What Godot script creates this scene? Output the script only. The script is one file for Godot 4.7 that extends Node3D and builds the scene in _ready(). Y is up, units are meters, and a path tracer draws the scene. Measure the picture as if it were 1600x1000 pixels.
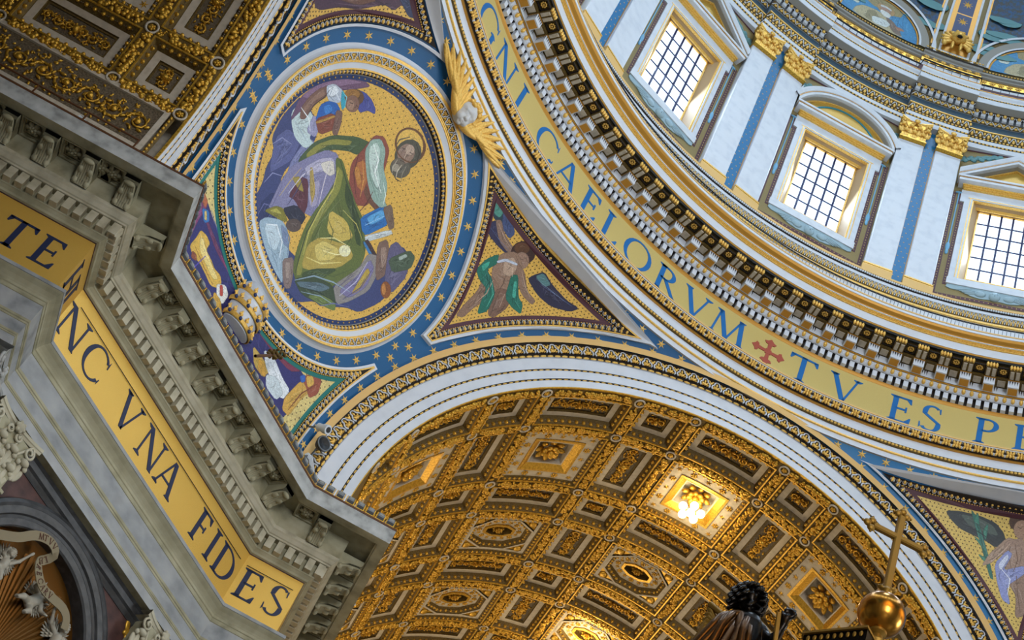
extends Node3D
# Interior of a domed basilica seen from the floor: a pendentive between two arches, the inscribed ring,
# the drum with its windows, a coffered barrel vault, a pier entablature and the top of a canopy.
# Frame: y up, metres, dome axis at x = z = 0, floor at y = 0.
const HS := 34.756      # springing of the arches
const DK := -0.275      # the arches are a little flatter than circles
const RI := 11.80       # inner edge of the arch
const RF := 20.70       # frieze of the ring
const TH0 := -78.75     # azimuth of a pilaster pair
var M := {}
var rng := RandomNumberGenerator.new()
var taken := {}

func _ready() -> void:
	# ---- camera, sky, lights, exposure
	var cam := Camera3D.new()
	cam.name = "camera"
	cam.fov = rad_to_deg(2.0 * atan(500.0 / 2551.28))
	cam.near = 0.1
	cam.far = 400.0
	cam.transform = Transform3D(Basis(Vector3(0.87677265, 0.32194429, 0.35724165), Vector3(-0.48061631, 0.61234761, 0.62772475), Vector3(-0.01666367, -0.72206806, 0.69162132)), Vector3(-10.8715, 1.7, 21.1006))
	add_child(cam)
	cam.current = true
	var env := Environment.new()
	env.background_mode = Environment.BG_SKY
	var skm := ProceduralSkyMaterial.new()
	skm.sky_top_color = Color(0.55, 0.7, 0.95)
	skm.sky_horizon_color = Color(0.85, 0.9, 1.0)
	skm.ground_horizon_color = Color(0.6, 0.6, 0.6)
	skm.ground_bottom_color = Color(0.4, 0.4, 0.4)
	skm.sky_energy_multiplier = 1.0
	env.sky = Sky.new()
	env.sky.sky_material = skm
	env.tonemap_mode = Environment.TONE_MAPPER_LINEAR
	env.tonemap_exposure = 2.5
	env.sdfgi_enabled = true
	env.ssao_enabled = true
	env.ssil_enabled = true
	var we := WorldEnvironment.new()
	we.name = "world_environment"
	we.environment = env
	add_child(we)
	lights()
	materials()
	# ---- large structure
	shell()
	pendentives()
	archivolts()
	ring()
	drum()
	dome()
	pier()
	vaults()
	# ---- things
	niche()
	cherub()
	mosaics()
	tiara()
	ledge_things()
	canopy()

# area light of size s at p, shining along dir
func area(called: String, p: Vector3, dir: Vector3, s: Vector2, energy: float, col: Color) -> void:
	var l := AreaLight3D.new()
	l.name = called
	l.area_size = s
	l.area_normalize_energy = true
	l.light_energy = energy
	l.light_color = col
	l.area_range = 200.0
	l.shadow_enabled = true
	var up := Vector3.UP if absf(dir.normalized().y) < 0.95 else Vector3.RIGHT
	l.transform = Transform3D(Basis.looking_at(dir, up), p)
	add_child(l, true)

func lights() -> void:
	var day := Color(0.80, 0.90, 1.0)
	for k in 16:
		var a := deg_to_rad(-90.0 + 22.5 * k)
		var o := Vector3(cos(a), 0, sin(a))
		area("drum_window_light", o * 22.2 + Vector3(0, 65.1, 0), -o + Vector3(0, -0.25, 0), Vector2(2.6, 5.0), E_WIN, day)
	area("lantern_light", Vector3(0, 96, 0), Vector3.DOWN, Vector2(9, 9), E_LAN, day)
	area("nave_window_light", Vector3(0, 24, 62), Vector3(0, 0.12, -1), Vector2(16, 26), E_NAVE, Color(0.93, 0.96, 1.0))
	area("transept_window_light", Vector3(58, 26, 0), Vector3(-1, 0.1, 0), Vector2(14, 20), E_TRA, Color(0.90, 0.95, 1.0))
	for k in 3:
		area("ledge_floodlight", Vector3(-10.6, 33.6, -24.5 - 6.0 * k), Vector3(0.55, 1, 0), Vector2(3.0, 0.4), E_LEDGE, Color(1.0, 0.92, 0.76))
		area("ledge_floodlight", Vector3(10.6, 33.6, -24.5 - 6.0 * k), Vector3(-0.55, 1, 0), Vector2(3.0, 0.4), E_LEDGE, Color(1.0, 0.92, 0.76))
	area("apse_window_light", Vector3(0, 22, -58), Vector3(0, 0.25, 1), Vector2(14, 16), E_APS, Color(1.0, 0.90, 0.72))

const E_LEDGE := 5.5
const E_WIN := 34.0
const E_LAN := 240.0
const E_NAVE := 1100.0
const E_TRA := 700.0
const E_APS := 200.0

# ---- naming and nodes
func numbered(called: String) -> String:
	var k: int = taken.get(called, 0)
	taken[called] = k + 1
	return called if k == 0 else "%s_%03d" % [called, k]

func thing(called: String, label: String, category: String, group := "") -> Node3D:
	var o := Node3D.new()
	o.name = numbered(called)
	add_child(o)
	if label != "": o.set_meta("label", label)
	if category != "": o.set_meta("category", category)
	if group != "": o.set_meta("group", group)
	return o

func struct(called: String, label := "", category := "") -> Node3D:
	var o := thing(called, label, category)
	o.set_meta("kind", "structure")
	return o

func node(called: String, parent: Node3D, t := Transform3D()) -> Node3D:
	var o := Node3D.new()
	o.name = called
	o.transform = t
	parent.add_child(o, true)
	return o

func part(called: String, parent: Node3D, mesh: Mesh, m: String, t := Transform3D()) -> MeshInstance3D:
	var o := MeshInstance3D.new()
	o.name = called
	o.mesh = mesh
	if m != "": o.material_override = M[m]
	o.transform = t
	parent.add_child(o, true)
	return o

func stuff(called: String, parent: Node3D, mesh: Mesh, m: String, ts: Array) -> Node3D:
	var mm := MultiMesh.new()
	mm.transform_format = MultiMesh.TRANSFORM_3D
	mm.mesh = mesh
	mm.instance_count = ts.size()
	for i in ts.size():
		mm.set_instance_transform(i, ts[i])
	var o := MultiMeshInstance3D.new()
	o.name = called
	o.multimesh = mm
	o.material_override = M[m]
	o.set_meta("kind", "stuff")
	parent.add_child(o, true)
	return o

# ---- mesh builder
class MB:
	var v := PackedVector3Array()
	var n := PackedVector3Array()
	var ix := PackedInt32Array()
	var col := PackedColorArray()
	var tint := Color.WHITE
	var tinted := false

	func vert(p: Vector3, nn: Vector3) -> int:
		v.append(p)
		n.append(nn)
		col.append(tint)
		return v.size() - 1

	func tri_i(a: int, b: int, c: int) -> void:
		if (v[c] - v[a]).cross(v[b] - v[a]).dot(n[a] + n[b] + n[c]) >= 0.0:
			ix.append_array([a, b, c])
		else:
			ix.append_array([a, c, b])

	func tri(a: Vector3, b: Vector3, c: Vector3, nn: Vector3) -> void:
		var i := vert(a, nn)
		vert(b, nn)
		vert(c, nn)
		tri_i(i, i + 1, i + 2)

	func quad(a: Vector3, b: Vector3, c: Vector3, d: Vector3, nn: Vector3) -> void:
		var i := vert(a, nn)
		vert(b, nn)
		vert(c, nn)
		vert(d, nn)
		tri_i(i, i + 1, i + 2)
		tri_i(i, i + 2, i + 3)

	# rows x cols points with normals; wrap joins the last column to the first
	func grid(rows: int, cols: int, p: PackedVector3Array, nn: PackedVector3Array, wrap := false) -> void:
		var s := v.size()
		v.append_array(p)
		n.append_array(nn)
		for k in p.size(): col.append(tint)
		for r in rows - 1:
			for c in (cols if wrap else cols - 1):
				var c2 := (c + 1) % cols
				var a := s + r * cols + c
				var b := s + r * cols + c2
				var d := s + (r + 1) * cols + c
				var e := s + (r + 1) * cols + c2
				tri_i(a, b, e)
				tri_i(a, e, d)

	# box with its faces, size s, at t
	func box(t: Transform3D, s: Vector3) -> void:
		var h := s * 0.5
		for ax in 3:
			for sg in [-1.0, 1.0]:
				var u := Vector3.ZERO
				var w := Vector3.ZERO
				var nn := Vector3.ZERO
				nn[ax] = sg
				u[(ax + 1) % 3] = h[(ax + 1) % 3]
				w[(ax + 2) % 3] = h[(ax + 2) % 3]
				var c: Vector3 = nn * h[ax]
				quad(t * (c - u - w), t * (c + u - w), t * (c + u + w), t * (c - u + w), (t.basis * nn).normalized())

	# box whose far (+z) face is smaller by bev all round
	func bevbox(t: Transform3D, s: Vector3, bev: float) -> void:
		var x := s.x * 0.5
		var y := s.y * 0.5
		var z := s.z
		var lo := [Vector3(-x, -y, 0), Vector3(x, -y, 0), Vector3(x, y, 0), Vector3(-x, y, 0)]
		var mid := [Vector3(-x, -y, z - bev), Vector3(x, -y, z - bev), Vector3(x, y, z - bev), Vector3(-x, y, z - bev)]
		var hi := [Vector3(-x + bev, -y + bev, z), Vector3(x - bev, -y + bev, z), Vector3(x - bev, y - bev, z), Vector3(-x + bev, y - bev, z)]
		var ns := [Vector3(0, -1, 0), Vector3(1, 0, 0), Vector3(0, 1, 0), Vector3(-1, 0, 0)]
		quad(t * hi[0], t * hi[1], t * hi[2], t * hi[3], (t.basis * Vector3(0, 0, 1)).normalized())
		for k in 4:
			var j := (k + 1) % 4
			quad(t * lo[k], t * lo[j], t * mid[j], t * mid[k], (t.basis * ns[k]).normalized())
			quad(t * mid[k], t * mid[j], t * hi[j], t * hi[k], (t.basis * (ns[k] + Vector3(0, 0, 1))).normalized())

	# ellipsoid
	func blob(c: Vector3, r: Vector3, b := Basis(), rings := 5, segs := 7) -> void:
		var p := PackedVector3Array()
		var nn := PackedVector3Array()
		for i in rings + 1:
			var th := PI * i / rings
			for j in segs:
				var ph := TAU * j / segs
				var d := Vector3(sin(th) * cos(ph), cos(th), sin(th) * sin(ph))
				p.append(c + b * (d * r))
				nn.append((b * (d / r)).normalized())
		grid(rings + 1, segs, p, nn, true)

	# round bar through points with radii
	func tube(pts: Array, rad: Array, segs := 6, closed := false) -> void:
		var p := PackedVector3Array()
		var nn := PackedVector3Array()
		var cnt := pts.size()
		var up := Vector3(0.123, 0.456, 0.88).normalized()
		for i in (cnt + 1 if closed else cnt):
			var k := i % cnt
			var a: Vector3 = pts[(k - 1 + cnt) % cnt] if closed or k > 0 else pts[0]
			var b: Vector3 = pts[(k + 1) % cnt] if closed or k < cnt - 1 else pts[cnt - 1]
			var d := (b - a).normalized()
			var x := up.cross(d)
			if x.length() < 0.05: x = Vector3(1, 0, 0).cross(d)
			x = x.normalized()
			var y := d.cross(x)
			up = y
			for j in segs:
				var f := TAU * j / segs
				var o := x * cos(f) + y * sin(f)
				p.append(pts[k] + o * rad[k % rad.size()])
				nn.append(o)
		grid(cnt + 1 if closed else cnt, segs, p, nn, true)

	# profile of (radius, height) turned about y, placed by t
	func lathe(prof: Array, t := Transform3D(), segs := 24) -> void:
		for k in prof.size() - 1:
			var p0: Vector2 = prof[k]
			var p1: Vector2 = prof[k + 1]
			var m := Vector2(p1.y - p0.y, p0.x - p1.x).normalized()
			var p := PackedVector3Array()
			var nn := PackedVector3Array()
			for q in [p0, p1]:
				for j in segs:
					var f := TAU * j / segs
					p.append(t * Vector3(q.x * cos(f), q.y, q.x * sin(f)))
					nn.append((t.basis * Vector3(m.x * cos(f), m.y, m.x * sin(f))).normalized())
			grid(2, segs, p, nn, true)

	# profile (x across, y out) carried along frames (z along the path)
	func sweep(fr: Array, prof: Array, closed := false) -> void:
		var cnt := fr.size() + (1 if closed else 0)
		for k in prof.size() - 1:
			var p0: Vector2 = prof[k]
			var p1: Vector2 = prof[k + 1]
			var m := Vector2(p0.y - p1.y, p1.x - p0.x).normalized()
			var p := PackedVector3Array()
			var nn := PackedVector3Array()
			for q in [p0, p1]:
				for i in cnt:
					var f: Transform3D = fr[i % fr.size()]
					p.append(f.origin + f.basis.x * q.x + f.basis.y * q.y)
					nn.append((f.basis.x.normalized() * m.x + f.basis.y.normalized() * m.y).normalized())
			grid(2, cnt, p, nn)

	# flat outline in xy, from z0 up to z1, placed by t
	func plate(poly: PackedVector2Array, z0: float, z1: float, t := Transform3D(), back := false) -> void:
		var pl := poly
		if Geometry2D.is_polygon_clockwise(pl):
			pl.reverse()
		var tr := Geometry2D.triangulate_polygon(pl)
		var nz := t.basis.z.normalized()
		var s := v.size()
		for q in pl: vert(t * Vector3(q.x, q.y, z1), nz)
		for k in range(0, tr.size(), 3): tri_i(s + tr[k], s + tr[k + 1], s + tr[k + 2])
		for k in pl.size():
			var a := pl[k]
			var b := pl[(k + 1) % pl.size()]
			var d := (b - a).normalized()
			quad(t * Vector3(a.x, a.y, z0), t * Vector3(b.x, b.y, z0), t * Vector3(b.x, b.y, z1), t * Vector3(a.x, a.y, z1), (t.basis * Vector3(d.y, -d.x, 0)).normalized())

	# outline rising to a point over its centre c
	func cone(poly: PackedVector2Array, c: Vector3, t := Transform3D()) -> void:
		for k in poly.size():
			var a := t * Vector3(poly[k].x, poly[k].y, 0)
			var q := poly[(k + 1) % poly.size()]
			var b := t * Vector3(q.x, q.y, 0)
			var tip := t * c
			var nn := (b - a).cross(tip - a).normalized()
			if nn.dot(t.basis.z) < 0: nn = -nn
			tri(a, b, tip, nn)

	func merge(o: MB, t: Transform3D) -> void:
		var s := v.size()
		for k in o.v.size():
			v.append(t * o.v[k])
			n.append((t.basis * o.n[k]).normalized())
			col.append(o.col[k])
		for k in o.ix: ix.append(s + k)

	# bends the mesh round the vault: x runs along the arc of radius r, z points to its axis
	func bend(r: float) -> void:
		for k in v.size():
			var d := v[k].x / r
			var rr := r - v[k].z
			v[k] = Vector3(rr * sin(d), v[k].y, r - rr * cos(d))
			n[k] = n[k].rotated(Vector3.UP, -d)

	func done(onto: ArrayMesh = null, m: Material = null) -> ArrayMesh:
		var am := onto if onto else ArrayMesh.new()
		if v.size() == 0: return am
		var arr := []
		arr.resize(Mesh.ARRAY_MAX)
		arr[Mesh.ARRAY_VERTEX] = v
		arr[Mesh.ARRAY_NORMAL] = n
		if tinted: arr[Mesh.ARRAY_COLOR] = col
		arr[Mesh.ARRAY_INDEX] = ix
		am.add_surface_from_arrays(Mesh.PRIMITIVE_TRIANGLES, arr)
		if m: am.surface_set_material(am.get_surface_count() - 1, m)
		return am

func two(a: MB, ma: String, b: MB, mb: String) -> ArrayMesh:
	var m := a.done(null, M[ma])
	return b.done(m, M[mb])

# a bend of one transform, as in MB.bend
func bent(t: Transform3D, r: float) -> Transform3D:
	var d := t.origin.x / r
	var rr := r - t.origin.z
	return Transform3D(Basis(Vector3.UP, -d) * t.basis, Vector3(rr * sin(d), t.origin.y, r - rr * cos(d)))

# ---- materials
func mat(called: String, c: Color, rough := 0.8, metal := 0.0, spec := 0.5) -> StandardMaterial3D:
	var m := StandardMaterial3D.new()
	m.resource_name = called
	m.albedo_color = c
	m.roughness = rough
	m.metallic = metal
	m.metallic_specular = spec
	M[called] = m
	return m

func noise_tex(seed_: int, freq: float, ramp: Array, octaves := 4, size := 256, kind := FastNoiseLite.TYPE_SIMPLEX_SMOOTH) -> NoiseTexture2D:
	var nz := FastNoiseLite.new()
	nz.seed = seed_
	nz.noise_type = kind
	nz.frequency = freq
	nz.fractal_octaves = octaves
	var t := NoiseTexture2D.new()
	t.width = size
	t.height = size
	t.seamless = true
	t.noise = nz
	var g := Gradient.new()
	g.offsets = PackedFloat32Array()
	g.colors = PackedColorArray()
	var os := PackedFloat32Array()
	var cs := PackedColorArray()
	for k in ramp.size():
		os.append(float(k) / (ramp.size() - 1))
		cs.append(ramp[k])
	g.offsets = os
	g.colors = cs
	t.color_ramp = g
	return t

# a material whose colour comes from a noise picture laid in world space, scale = repeats per metre
func noisy(called: String, tex: Texture2D, scale: float, rough := 0.8, metal := 0.0, bump: Texture2D = null, cm := 0.0) -> StandardMaterial3D:
	var m := mat(called, Color.WHITE, rough, metal)
	m.albedo_texture = tex
	m.uv1_triplanar = true
	m.uv1_world_triplanar = true
	m.uv1_scale = Vector3.ONE * scale
	if bump:
		m.heightmap_enabled = true
		m.heightmap_texture = bump
		m.heightmap_scale = cm
	return m

func materials() -> void:
	var g8 := func(v: float) -> Color: return Color(v, v, v)
	var rough_n := noise_tex(5, 0.05, [g8.call(0.2), g8.call(0.8)], 3, 256)
	var tess := noise_tex(9, 0.35, [g8.call(0.1), g8.call(0.9)], 1, 256, FastNoiseLite.TYPE_CELLULAR)
	# white stucco and marble
	noisy("white", noise_tex(1, 0.02, [Color(0.80, 0.81, 0.83), Color(0.835, 0.845, 0.86), Color(0.85, 0.855, 0.87)]), 0.25, 0.7)
	noisy("marble", noise_tex(2, 0.015, [Color(0.76, 0.775, 0.80), Color(0.825, 0.835, 0.85), Color(0.84, 0.85, 0.865)], 5), 0.35, 0.55)
	noisy("taupe", noise_tex(3, 0.03, [Color(0.66, 0.61, 0.53), Color(0.74, 0.69, 0.61), Color(0.77, 0.72, 0.64)]), 0.5, 0.75)
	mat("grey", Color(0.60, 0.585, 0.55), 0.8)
	mat("darkgap", Color(0.13, 0.085, 0.04), 0.8)
	# gilding
	noisy("gold", noise_tex(4, 0.06, [Color(0.80, 0.58, 0.22), Color(0.94, 0.75, 0.36), Color(0.98, 0.83, 0.48)]), 0.8, 0.45, 0.3)
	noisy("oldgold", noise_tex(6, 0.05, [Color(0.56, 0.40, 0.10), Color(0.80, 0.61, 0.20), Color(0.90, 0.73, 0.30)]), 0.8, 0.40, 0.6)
	mat("palegold", Color(0.87, 0.70, 0.42), 0.6, 0.1)
	mat("bronzegold", Color(0.78, 0.56, 0.20), 0.45, 0.35)
	mat("stargold", Color(0.95, 0.78, 0.42), 0.5, 0.1)
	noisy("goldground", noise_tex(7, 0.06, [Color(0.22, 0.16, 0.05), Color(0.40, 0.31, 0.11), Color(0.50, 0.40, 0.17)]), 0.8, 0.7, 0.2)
	# mosaics
	noisy("blue", noise_tex(8, 0.3, [Color(0.0, 0.20, 0.36), Color(0.0, 0.33, 0.52), Color(0.10, 0.48, 0.68)], 2), 1.2, 0.5, 0.0, tess, 0.5)
	noisy("brightblue", noise_tex(18, 0.25, [Color(0.0, 0.33, 0.52), Color(0.0, 0.43, 0.64), Color(0.07, 0.53, 0.72)], 2), 1.2, 0.5)
	noisy("darkblue", noise_tex(28, 0.25, [Color(0.02, 0.08, 0.24), Color(0.03, 0.15, 0.36), Color(0.08, 0.22, 0.44)], 2), 1.2, 0.5)
	noisy("goldmosaic", noise_tex(10, 0.2, [Color(0.62, 0.47, 0.17), Color(0.80, 0.64, 0.28), Color(0.86, 0.72, 0.38)], 3), 1.2, 0.45, 0.35, tess, 0.4)
	noisy("friezegold", noise_tex(11, 0.2, [Color(0.68, 0.57, 0.28), Color(0.82, 0.72, 0.42), Color(0.86, 0.78, 0.52)], 3), 1.0, 0.55, 0.1)
	noisy("piergold", noise_tex(12, 0.22, [Color(0.74, 0.54, 0.18), Color(0.93, 0.74, 0.33), Color(0.98, 0.85, 0.50)], 3), 1.0, 0.38, 0.5, tess, 0.5)
	noisy("purple", noise_tex(13, 0.2, [Color(0.22, 0.10, 0.14), Color(0.32, 0.16, 0.20), Color(0.40, 0.22, 0.26)], 2), 1.2, 0.6)
	noisy("walldrum", noise_tex(14, 0.2, [Color(0.42, 0.36, 0.22), Color(0.56, 0.49, 0.30), Color(0.64, 0.57, 0.38)], 3), 0.9, 0.7)
	mat("teal", Color(0.10, 0.45, 0.42), 0.6)
	mat("letterblue", Color(0.04, 0.40, 0.66), 0.5)
	mat("letterdark", Color(0.10, 0.14, 0.27), 0.5)
	mat("crossred", Color(0.66, 0.30, 0.22), 0.6)
	# pier stone
	noisy("stone", noise_tex(15, 0.02, [Color(0.46, 0.44, 0.34), Color(0.60, 0.575, 0.46), Color(0.68, 0.655, 0.55)], 5), 0.22, 0.75)
	noisy("greystone", noise_tex(16, 0.018, [Color(0.42, 0.43, 0.43), Color(0.58, 0.585, 0.58), Color(0.66, 0.655, 0.64)], 5), 0.22, 0.6)
	noisy("lightstone", noise_tex(17, 0.02, [Color(0.48, 0.48, 0.46), Color(0.66, 0.66, 0.64), Color(0.74, 0.74, 0.72)], 5), 0.3, 0.65)
	noisy("redmarble", noise_tex(19, 0.03, [Color(0.16, 0.09, 0.08), Color(0.30, 0.19, 0.17), Color(0.38, 0.26, 0.23)], 5), 0.3, 0.5)
	noisy("darkmarble", noise_tex(20, 0.03, [Color(0.12, 0.12, 0.12), Color(0.20, 0.20, 0.20), Color(0.30, 0.30, 0.30)], 5), 0.4, 0.5)
	noisy("floor", noise_tex(21, 0.02, [Color(0.42, 0.38, 0.33), Color(0.55, 0.51, 0.45)]), 0.1, 0.35)
	noisy("panelground", noise_tex(22, 0.06, [Color(0.22, 0.18, 0.12), Color(0.40, 0.34, 0.25), Color(0.50, 0.45, 0.36)]), 0.8, 0.75)
	noisy("lightstone2", noise_tex(23, 0.02, [Color(0.56, 0.53, 0.44), Color(0.70, 0.67, 0.57), Color(0.76, 0.73, 0.64)], 5), 0.25, 0.7)
	noisy("friezeblue", noise_tex(24, 0.09, [Color(0.05, 0.22, 0.40), Color(0.10, 0.34, 0.52), Color(0.38, 0.36, 0.28), Color(0.42, 0.38, 0.28)], 3), 0.9, 0.6)
	noisy("mosaicsky", noise_tex(25, 0.03, [Color(0.03, 0.12, 0.30), Color(0.04, 0.30, 0.50), Color(0.22, 0.20, 0.16), Color(0.30, 0.25, 0.13)], 3), 0.4, 0.6)
	mat("purplegrey", Color(0.62, 0.60, 0.70), 0.7)
	mat("paleblue", Color(0.45, 0.66, 0.78), 0.6)
	mat("paleblue2", Color(0.58, 0.67, 0.70), 0.6)
	mat("paleteal", Color(0.36, 0.55, 0.56), 0.6)
	mat("teal2", Color(0.16, 0.50, 0.56), 0.6)
	mat("darkgilt", Color(0.42, 0.27, 0.07), 0.42, 0.65)
	mat("scrollstone", Color(0.50, 0.45, 0.34), 0.7)
	mat("statue", Color(0.62, 0.59, 0.52), 0.6)
	mat("letterbrown", Color(0.30, 0.14, 0.06), 0.7)
	noisy("darkmarble2", noise_tex(26, 0.03, [Color(0.20, 0.20, 0.20), Color(0.30, 0.30, 0.30), Color(0.36, 0.36, 0.35)], 5), 0.4, 0.5)
	mat("lampglass", Color(0.55, 0.56, 0.54), 0.25)
	mat("bronzelight", Color(0.34, 0.22, 0.09), 0.28, 0.85)
	mat("iron", Color(0.05, 0.055, 0.07), 0.6, 0.3)
	mat("rail", Color(0.36, 0.21, 0.08), 0.6, 0.2)
	mat("railgrey", Color(0.45, 0.47, 0.48), 0.6, 0.2)
	mat("blueiron", Color(0.05, 0.10, 0.30), 0.6)
	mat("wood", Color(0.70, 0.58, 0.42), 0.6, 0.0)
	mat("bronze", Color(0.10, 0.075, 0.05), 0.28, 0.85)
	mat("gilt", Color(0.70, 0.48, 0.17), 0.22, 0.95)
	mat("giltrough", Color(0.56, 0.42, 0.15), 0.5, 0.7)
	mat("flesh", Color(0.80, 0.79, 0.77), 0.6)
	mat("metalgrey", Color(0.42, 0.44, 0.46), 0.5, 0.3)
	mat("lampwhite", Color(0.80, 0.82, 0.84), 0.4)
	mat("black", Color(0.02, 0.02, 0.025), 0.5)
	var gl := mat("daylight", Color(0.9, 0.95, 1.0), 0.6)
	gl.emission_enabled = true
	gl.emission = Color(0.86, 0.93, 1.0)
	gl.emission_energy_multiplier = 0.62
	var bu := mat("bulb", Color(1, 0.95, 0.8), 0.5)
	bu.emission_enabled = true
	bu.emission = Color(1.0, 0.93, 0.75)
	bu.emission_energy_multiplier = 8.0

# ---- surfaces that many things stand on
const D0 := 20.95
const RP := 13.85
const RV := 13.42
const MC := Vector2(-0.05, 42.45)   # centre of the roundel in (across, height)

func half(h: float) -> float:
	var t := clampf((h - HS) / RV, 0.0, 1.0)
	return RP * sqrt(1.0 - t * t)

# the pendentive in the corner (-x, -z): a runs across it, h is the height
func pend(a: float, h: float) -> Vector3:
	var x := half(h)
	var c := (D0 - x) / sqrt(2.0)
	var rc := (D0 + x) / sqrt(2.0)
	var tau := clampf((h - 33.0) / 15.16, 0.0, 1.0)
	var g := clampf(20.95 + 3.75 * (1.0 - pow(tau, 4.0)) - rc, 0.02, c * 0.99)
	var r := (c * c + g * g) / (2.0 * g)
	var rho := rc + sqrt(maxf(r * r - a * a, 0.0)) - (r - g)
	return Vector3(-rho + a, h * sqrt(2.0), -rho - a) / sqrt(2.0)

func pn(a: float, h: float) -> Vector3:
	var e := 0.04
	var hh := minf(h, 48.1)
	var u := pend(a + e, hh) - pend(a - e, hh)
	var w := pend(a, hh + e) - pend(a, hh - e)
	return u.cross(w).normalized()

# frame on the pendentive: x along d (in the a-h plane), z outwards
const DBG := false
func pfr(p: Vector2, d: Vector2, off := 0.0) -> Transform3D:
	var n := pn(p.x, p.y)
	var q := p + d.normalized() * 0.05
	var x := pend(q.x, q.y) - pend(p.x, p.y)
	x = (x - n * x.dot(n)).normalized()
	return Transform3D(Basis(x, n.cross(x), n), pend(p.x, p.y) + n * off)

func parm(k: int) -> Transform3D:
	return Transform3D(Basis(Vector3.UP, k * PI / 2.0), Vector3.ZERO)

# a point of an arch: t runs from the left foot over the crown, w is the place along the arm
func ap(t: float, r: float, w: float) -> Vector3:
	if t < 0.0: return Vector3(-r, HS + t * 12.0, w)
	if t > PI: return Vector3(r, HS - (t - PI) * 12.0, w)
	return Vector3(-r * cos(t), HS + (r + DK) * sin(t), w)

func arad(t: float) -> Vector3:
	var q := clampf(t, 0.0, PI)
	return Vector3(-cos(q), sin(q), 0)

func afr(t: float, r: float, w: float) -> Transform3D:
	var u := arad(t)
	return Transform3D(Basis(u.cross(Vector3.BACK), u, Vector3.BACK), ap(t, r, w))

func arch_band(prof: Array, n := 96, t0 := -0.15, t1 := PI + 0.15) -> MB:
	var m := MB.new()
	for k in prof.size() - 1:
		var p0: Vector2 = prof[k]
		var p1: Vector2 = prof[k + 1]
		var d := Vector2(p1.y - p0.y, p0.x - p1.x).normalized()
		var p := PackedVector3Array()
		var nn := PackedVector3Array()
		for q in [p0, p1]:
			for i in n + 1:
				var t := lerpf(t0, t1, float(i) / n)
				p.append(ap(t, q.x, q.y))
				nn.append((arad(t) * d.x + Vector3(0, 0, d.y)).normalized())
		m.grid(2, n + 1, p, nn)
	return m

# frame on a ring about the dome axis, seen from inside: x to the right, y up, z to the axis
func rfr(az: float, r: float, h: float) -> Transform3D:
	var a := deg_to_rad(az)
	var o := Vector3(cos(a), 0, sin(a))
	return Transform3D(Basis(Vector3(-o.z, 0, o.x), Vector3.UP, -o), o * r + Vector3(0, h, 0))

# profile of (radius, height) going up, turned about the dome axis
func ring_band(prof: Array, n := 240, a0 := -180.0, a1 := 180.0) -> MB:
	var m := MB.new()
	for k in prof.size() - 1:
		var p0: Vector2 = prof[k]
		var p1: Vector2 = prof[k + 1]
		var d := Vector2(p0.y - p1.y, p1.x - p0.x).normalized()
		var p := PackedVector3Array()
		var nn := PackedVector3Array()
		for q in [p0, p1]:
			for i in n + 1:
				var a := deg_to_rad(lerpf(a0, a1, float(i) / n))
				var o := Vector3(cos(a), 0, sin(a))
				p.append(o * q.x + Vector3(0, q.y, 0))
				nn.append((o * d.x + Vector3(0, d.y, 0)).normalized())
		m.grid(2, n + 1, p, nn)
	return m

func V(x: float, y: float) -> Vector2:
	return Vector2(x, y)

# ---- the closed shell: floor, piers, arms, ends
func shell() -> void:
	var f := struct("floor", "pale patterned marble floor far below the vaults", "floor")
	var m := MB.new()
	m.box(Transform3D(Basis(), Vector3(0, -0.2, 0)), Vector3(140, 0.4, 140))
	part("paving", f, m.done(), "floor")
	for k in range(1, 4):
		var w := struct("wall_" + ["west", "south", "east", "north"][k], "plain stone pier at another corner of the crossing", "wall")
		w.transform = parm(k)
		if k == 1: w.position = Vector3(-1.4, 0, 1.4)
		m = MB.new()
		var pl := [V(-64, -11.75), V(-20.87, -11.75), V(-20.87, -13.63), V(-13.63, -20.87), V(-11.75, -20.87), V(-11.75, -64)]
		for i in 5:
			var a: Vector2 = pl[i]
			var b: Vector2 = pl[i + 1]
			var d := (b - a).normalized()
			m.quad(Vector3(a.x, 0, a.y), Vector3(b.x, 0, b.y), Vector3(b.x, 35, b.y), Vector3(a.x, 35, a.y), Vector3(-d.y, 0, d.x))
		m.box(Transform3D(Basis(), Vector3(-42, 17.5, -42)), Vector3(56, 35, 56))
		part("pier_wall", w, m.done(), "greystone")
	for k in 4:
		var w := struct("wall_end_" + ["apse", "left", "nave", "right"][k], "plain wall at the far end of a vaulted arm", "wall")
		w.transform = parm(k)
		m = MB.new()
		m.box(Transform3D(Basis(), Vector3(0, 25, -66)), Vector3(30, 50, 1))
		part("end_wall", w, m.done(), "taupe")
		if k > 1:
			var c := struct("ceiling_" + ["", "", "nave", "right"][k], "plain barrel vault over another arm", "ceiling")
			c.transform = parm(k)
			part("barrel", c, arch_band([V(11.8, -21.2), V(11.8, -65.5)], 48).done(), "oldgold")
			part("arch_face", c, arch_band([V(13.9, -21.0), V(11.8, -21.2)], 64).done(), "white")
	# outside of everything: keeps the sky out of the rooms
	var o := struct("wall_outer", "rough outer masonry of the arms and the drum", "wall")
	for k in 4:
		part("vault_back", o, arch_band([V(12.8, -66.4), V(12.8, -21.25), V(14.6, -20.99)], 32).done(), "taupe", parm(k))
	part("drum_back", o, ring_band([V(24.2, 48.1), V(24.2, 80)], 96).done(), "taupe")
	part("crown_back", o, ring_band([V(24.2, 48.1), V(20.9, 48.15)], 96).done(), "taupe")

# ---- pendentives
const CORNERS := ["northwest", "southwest", "southeast", "northeast"]

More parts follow.
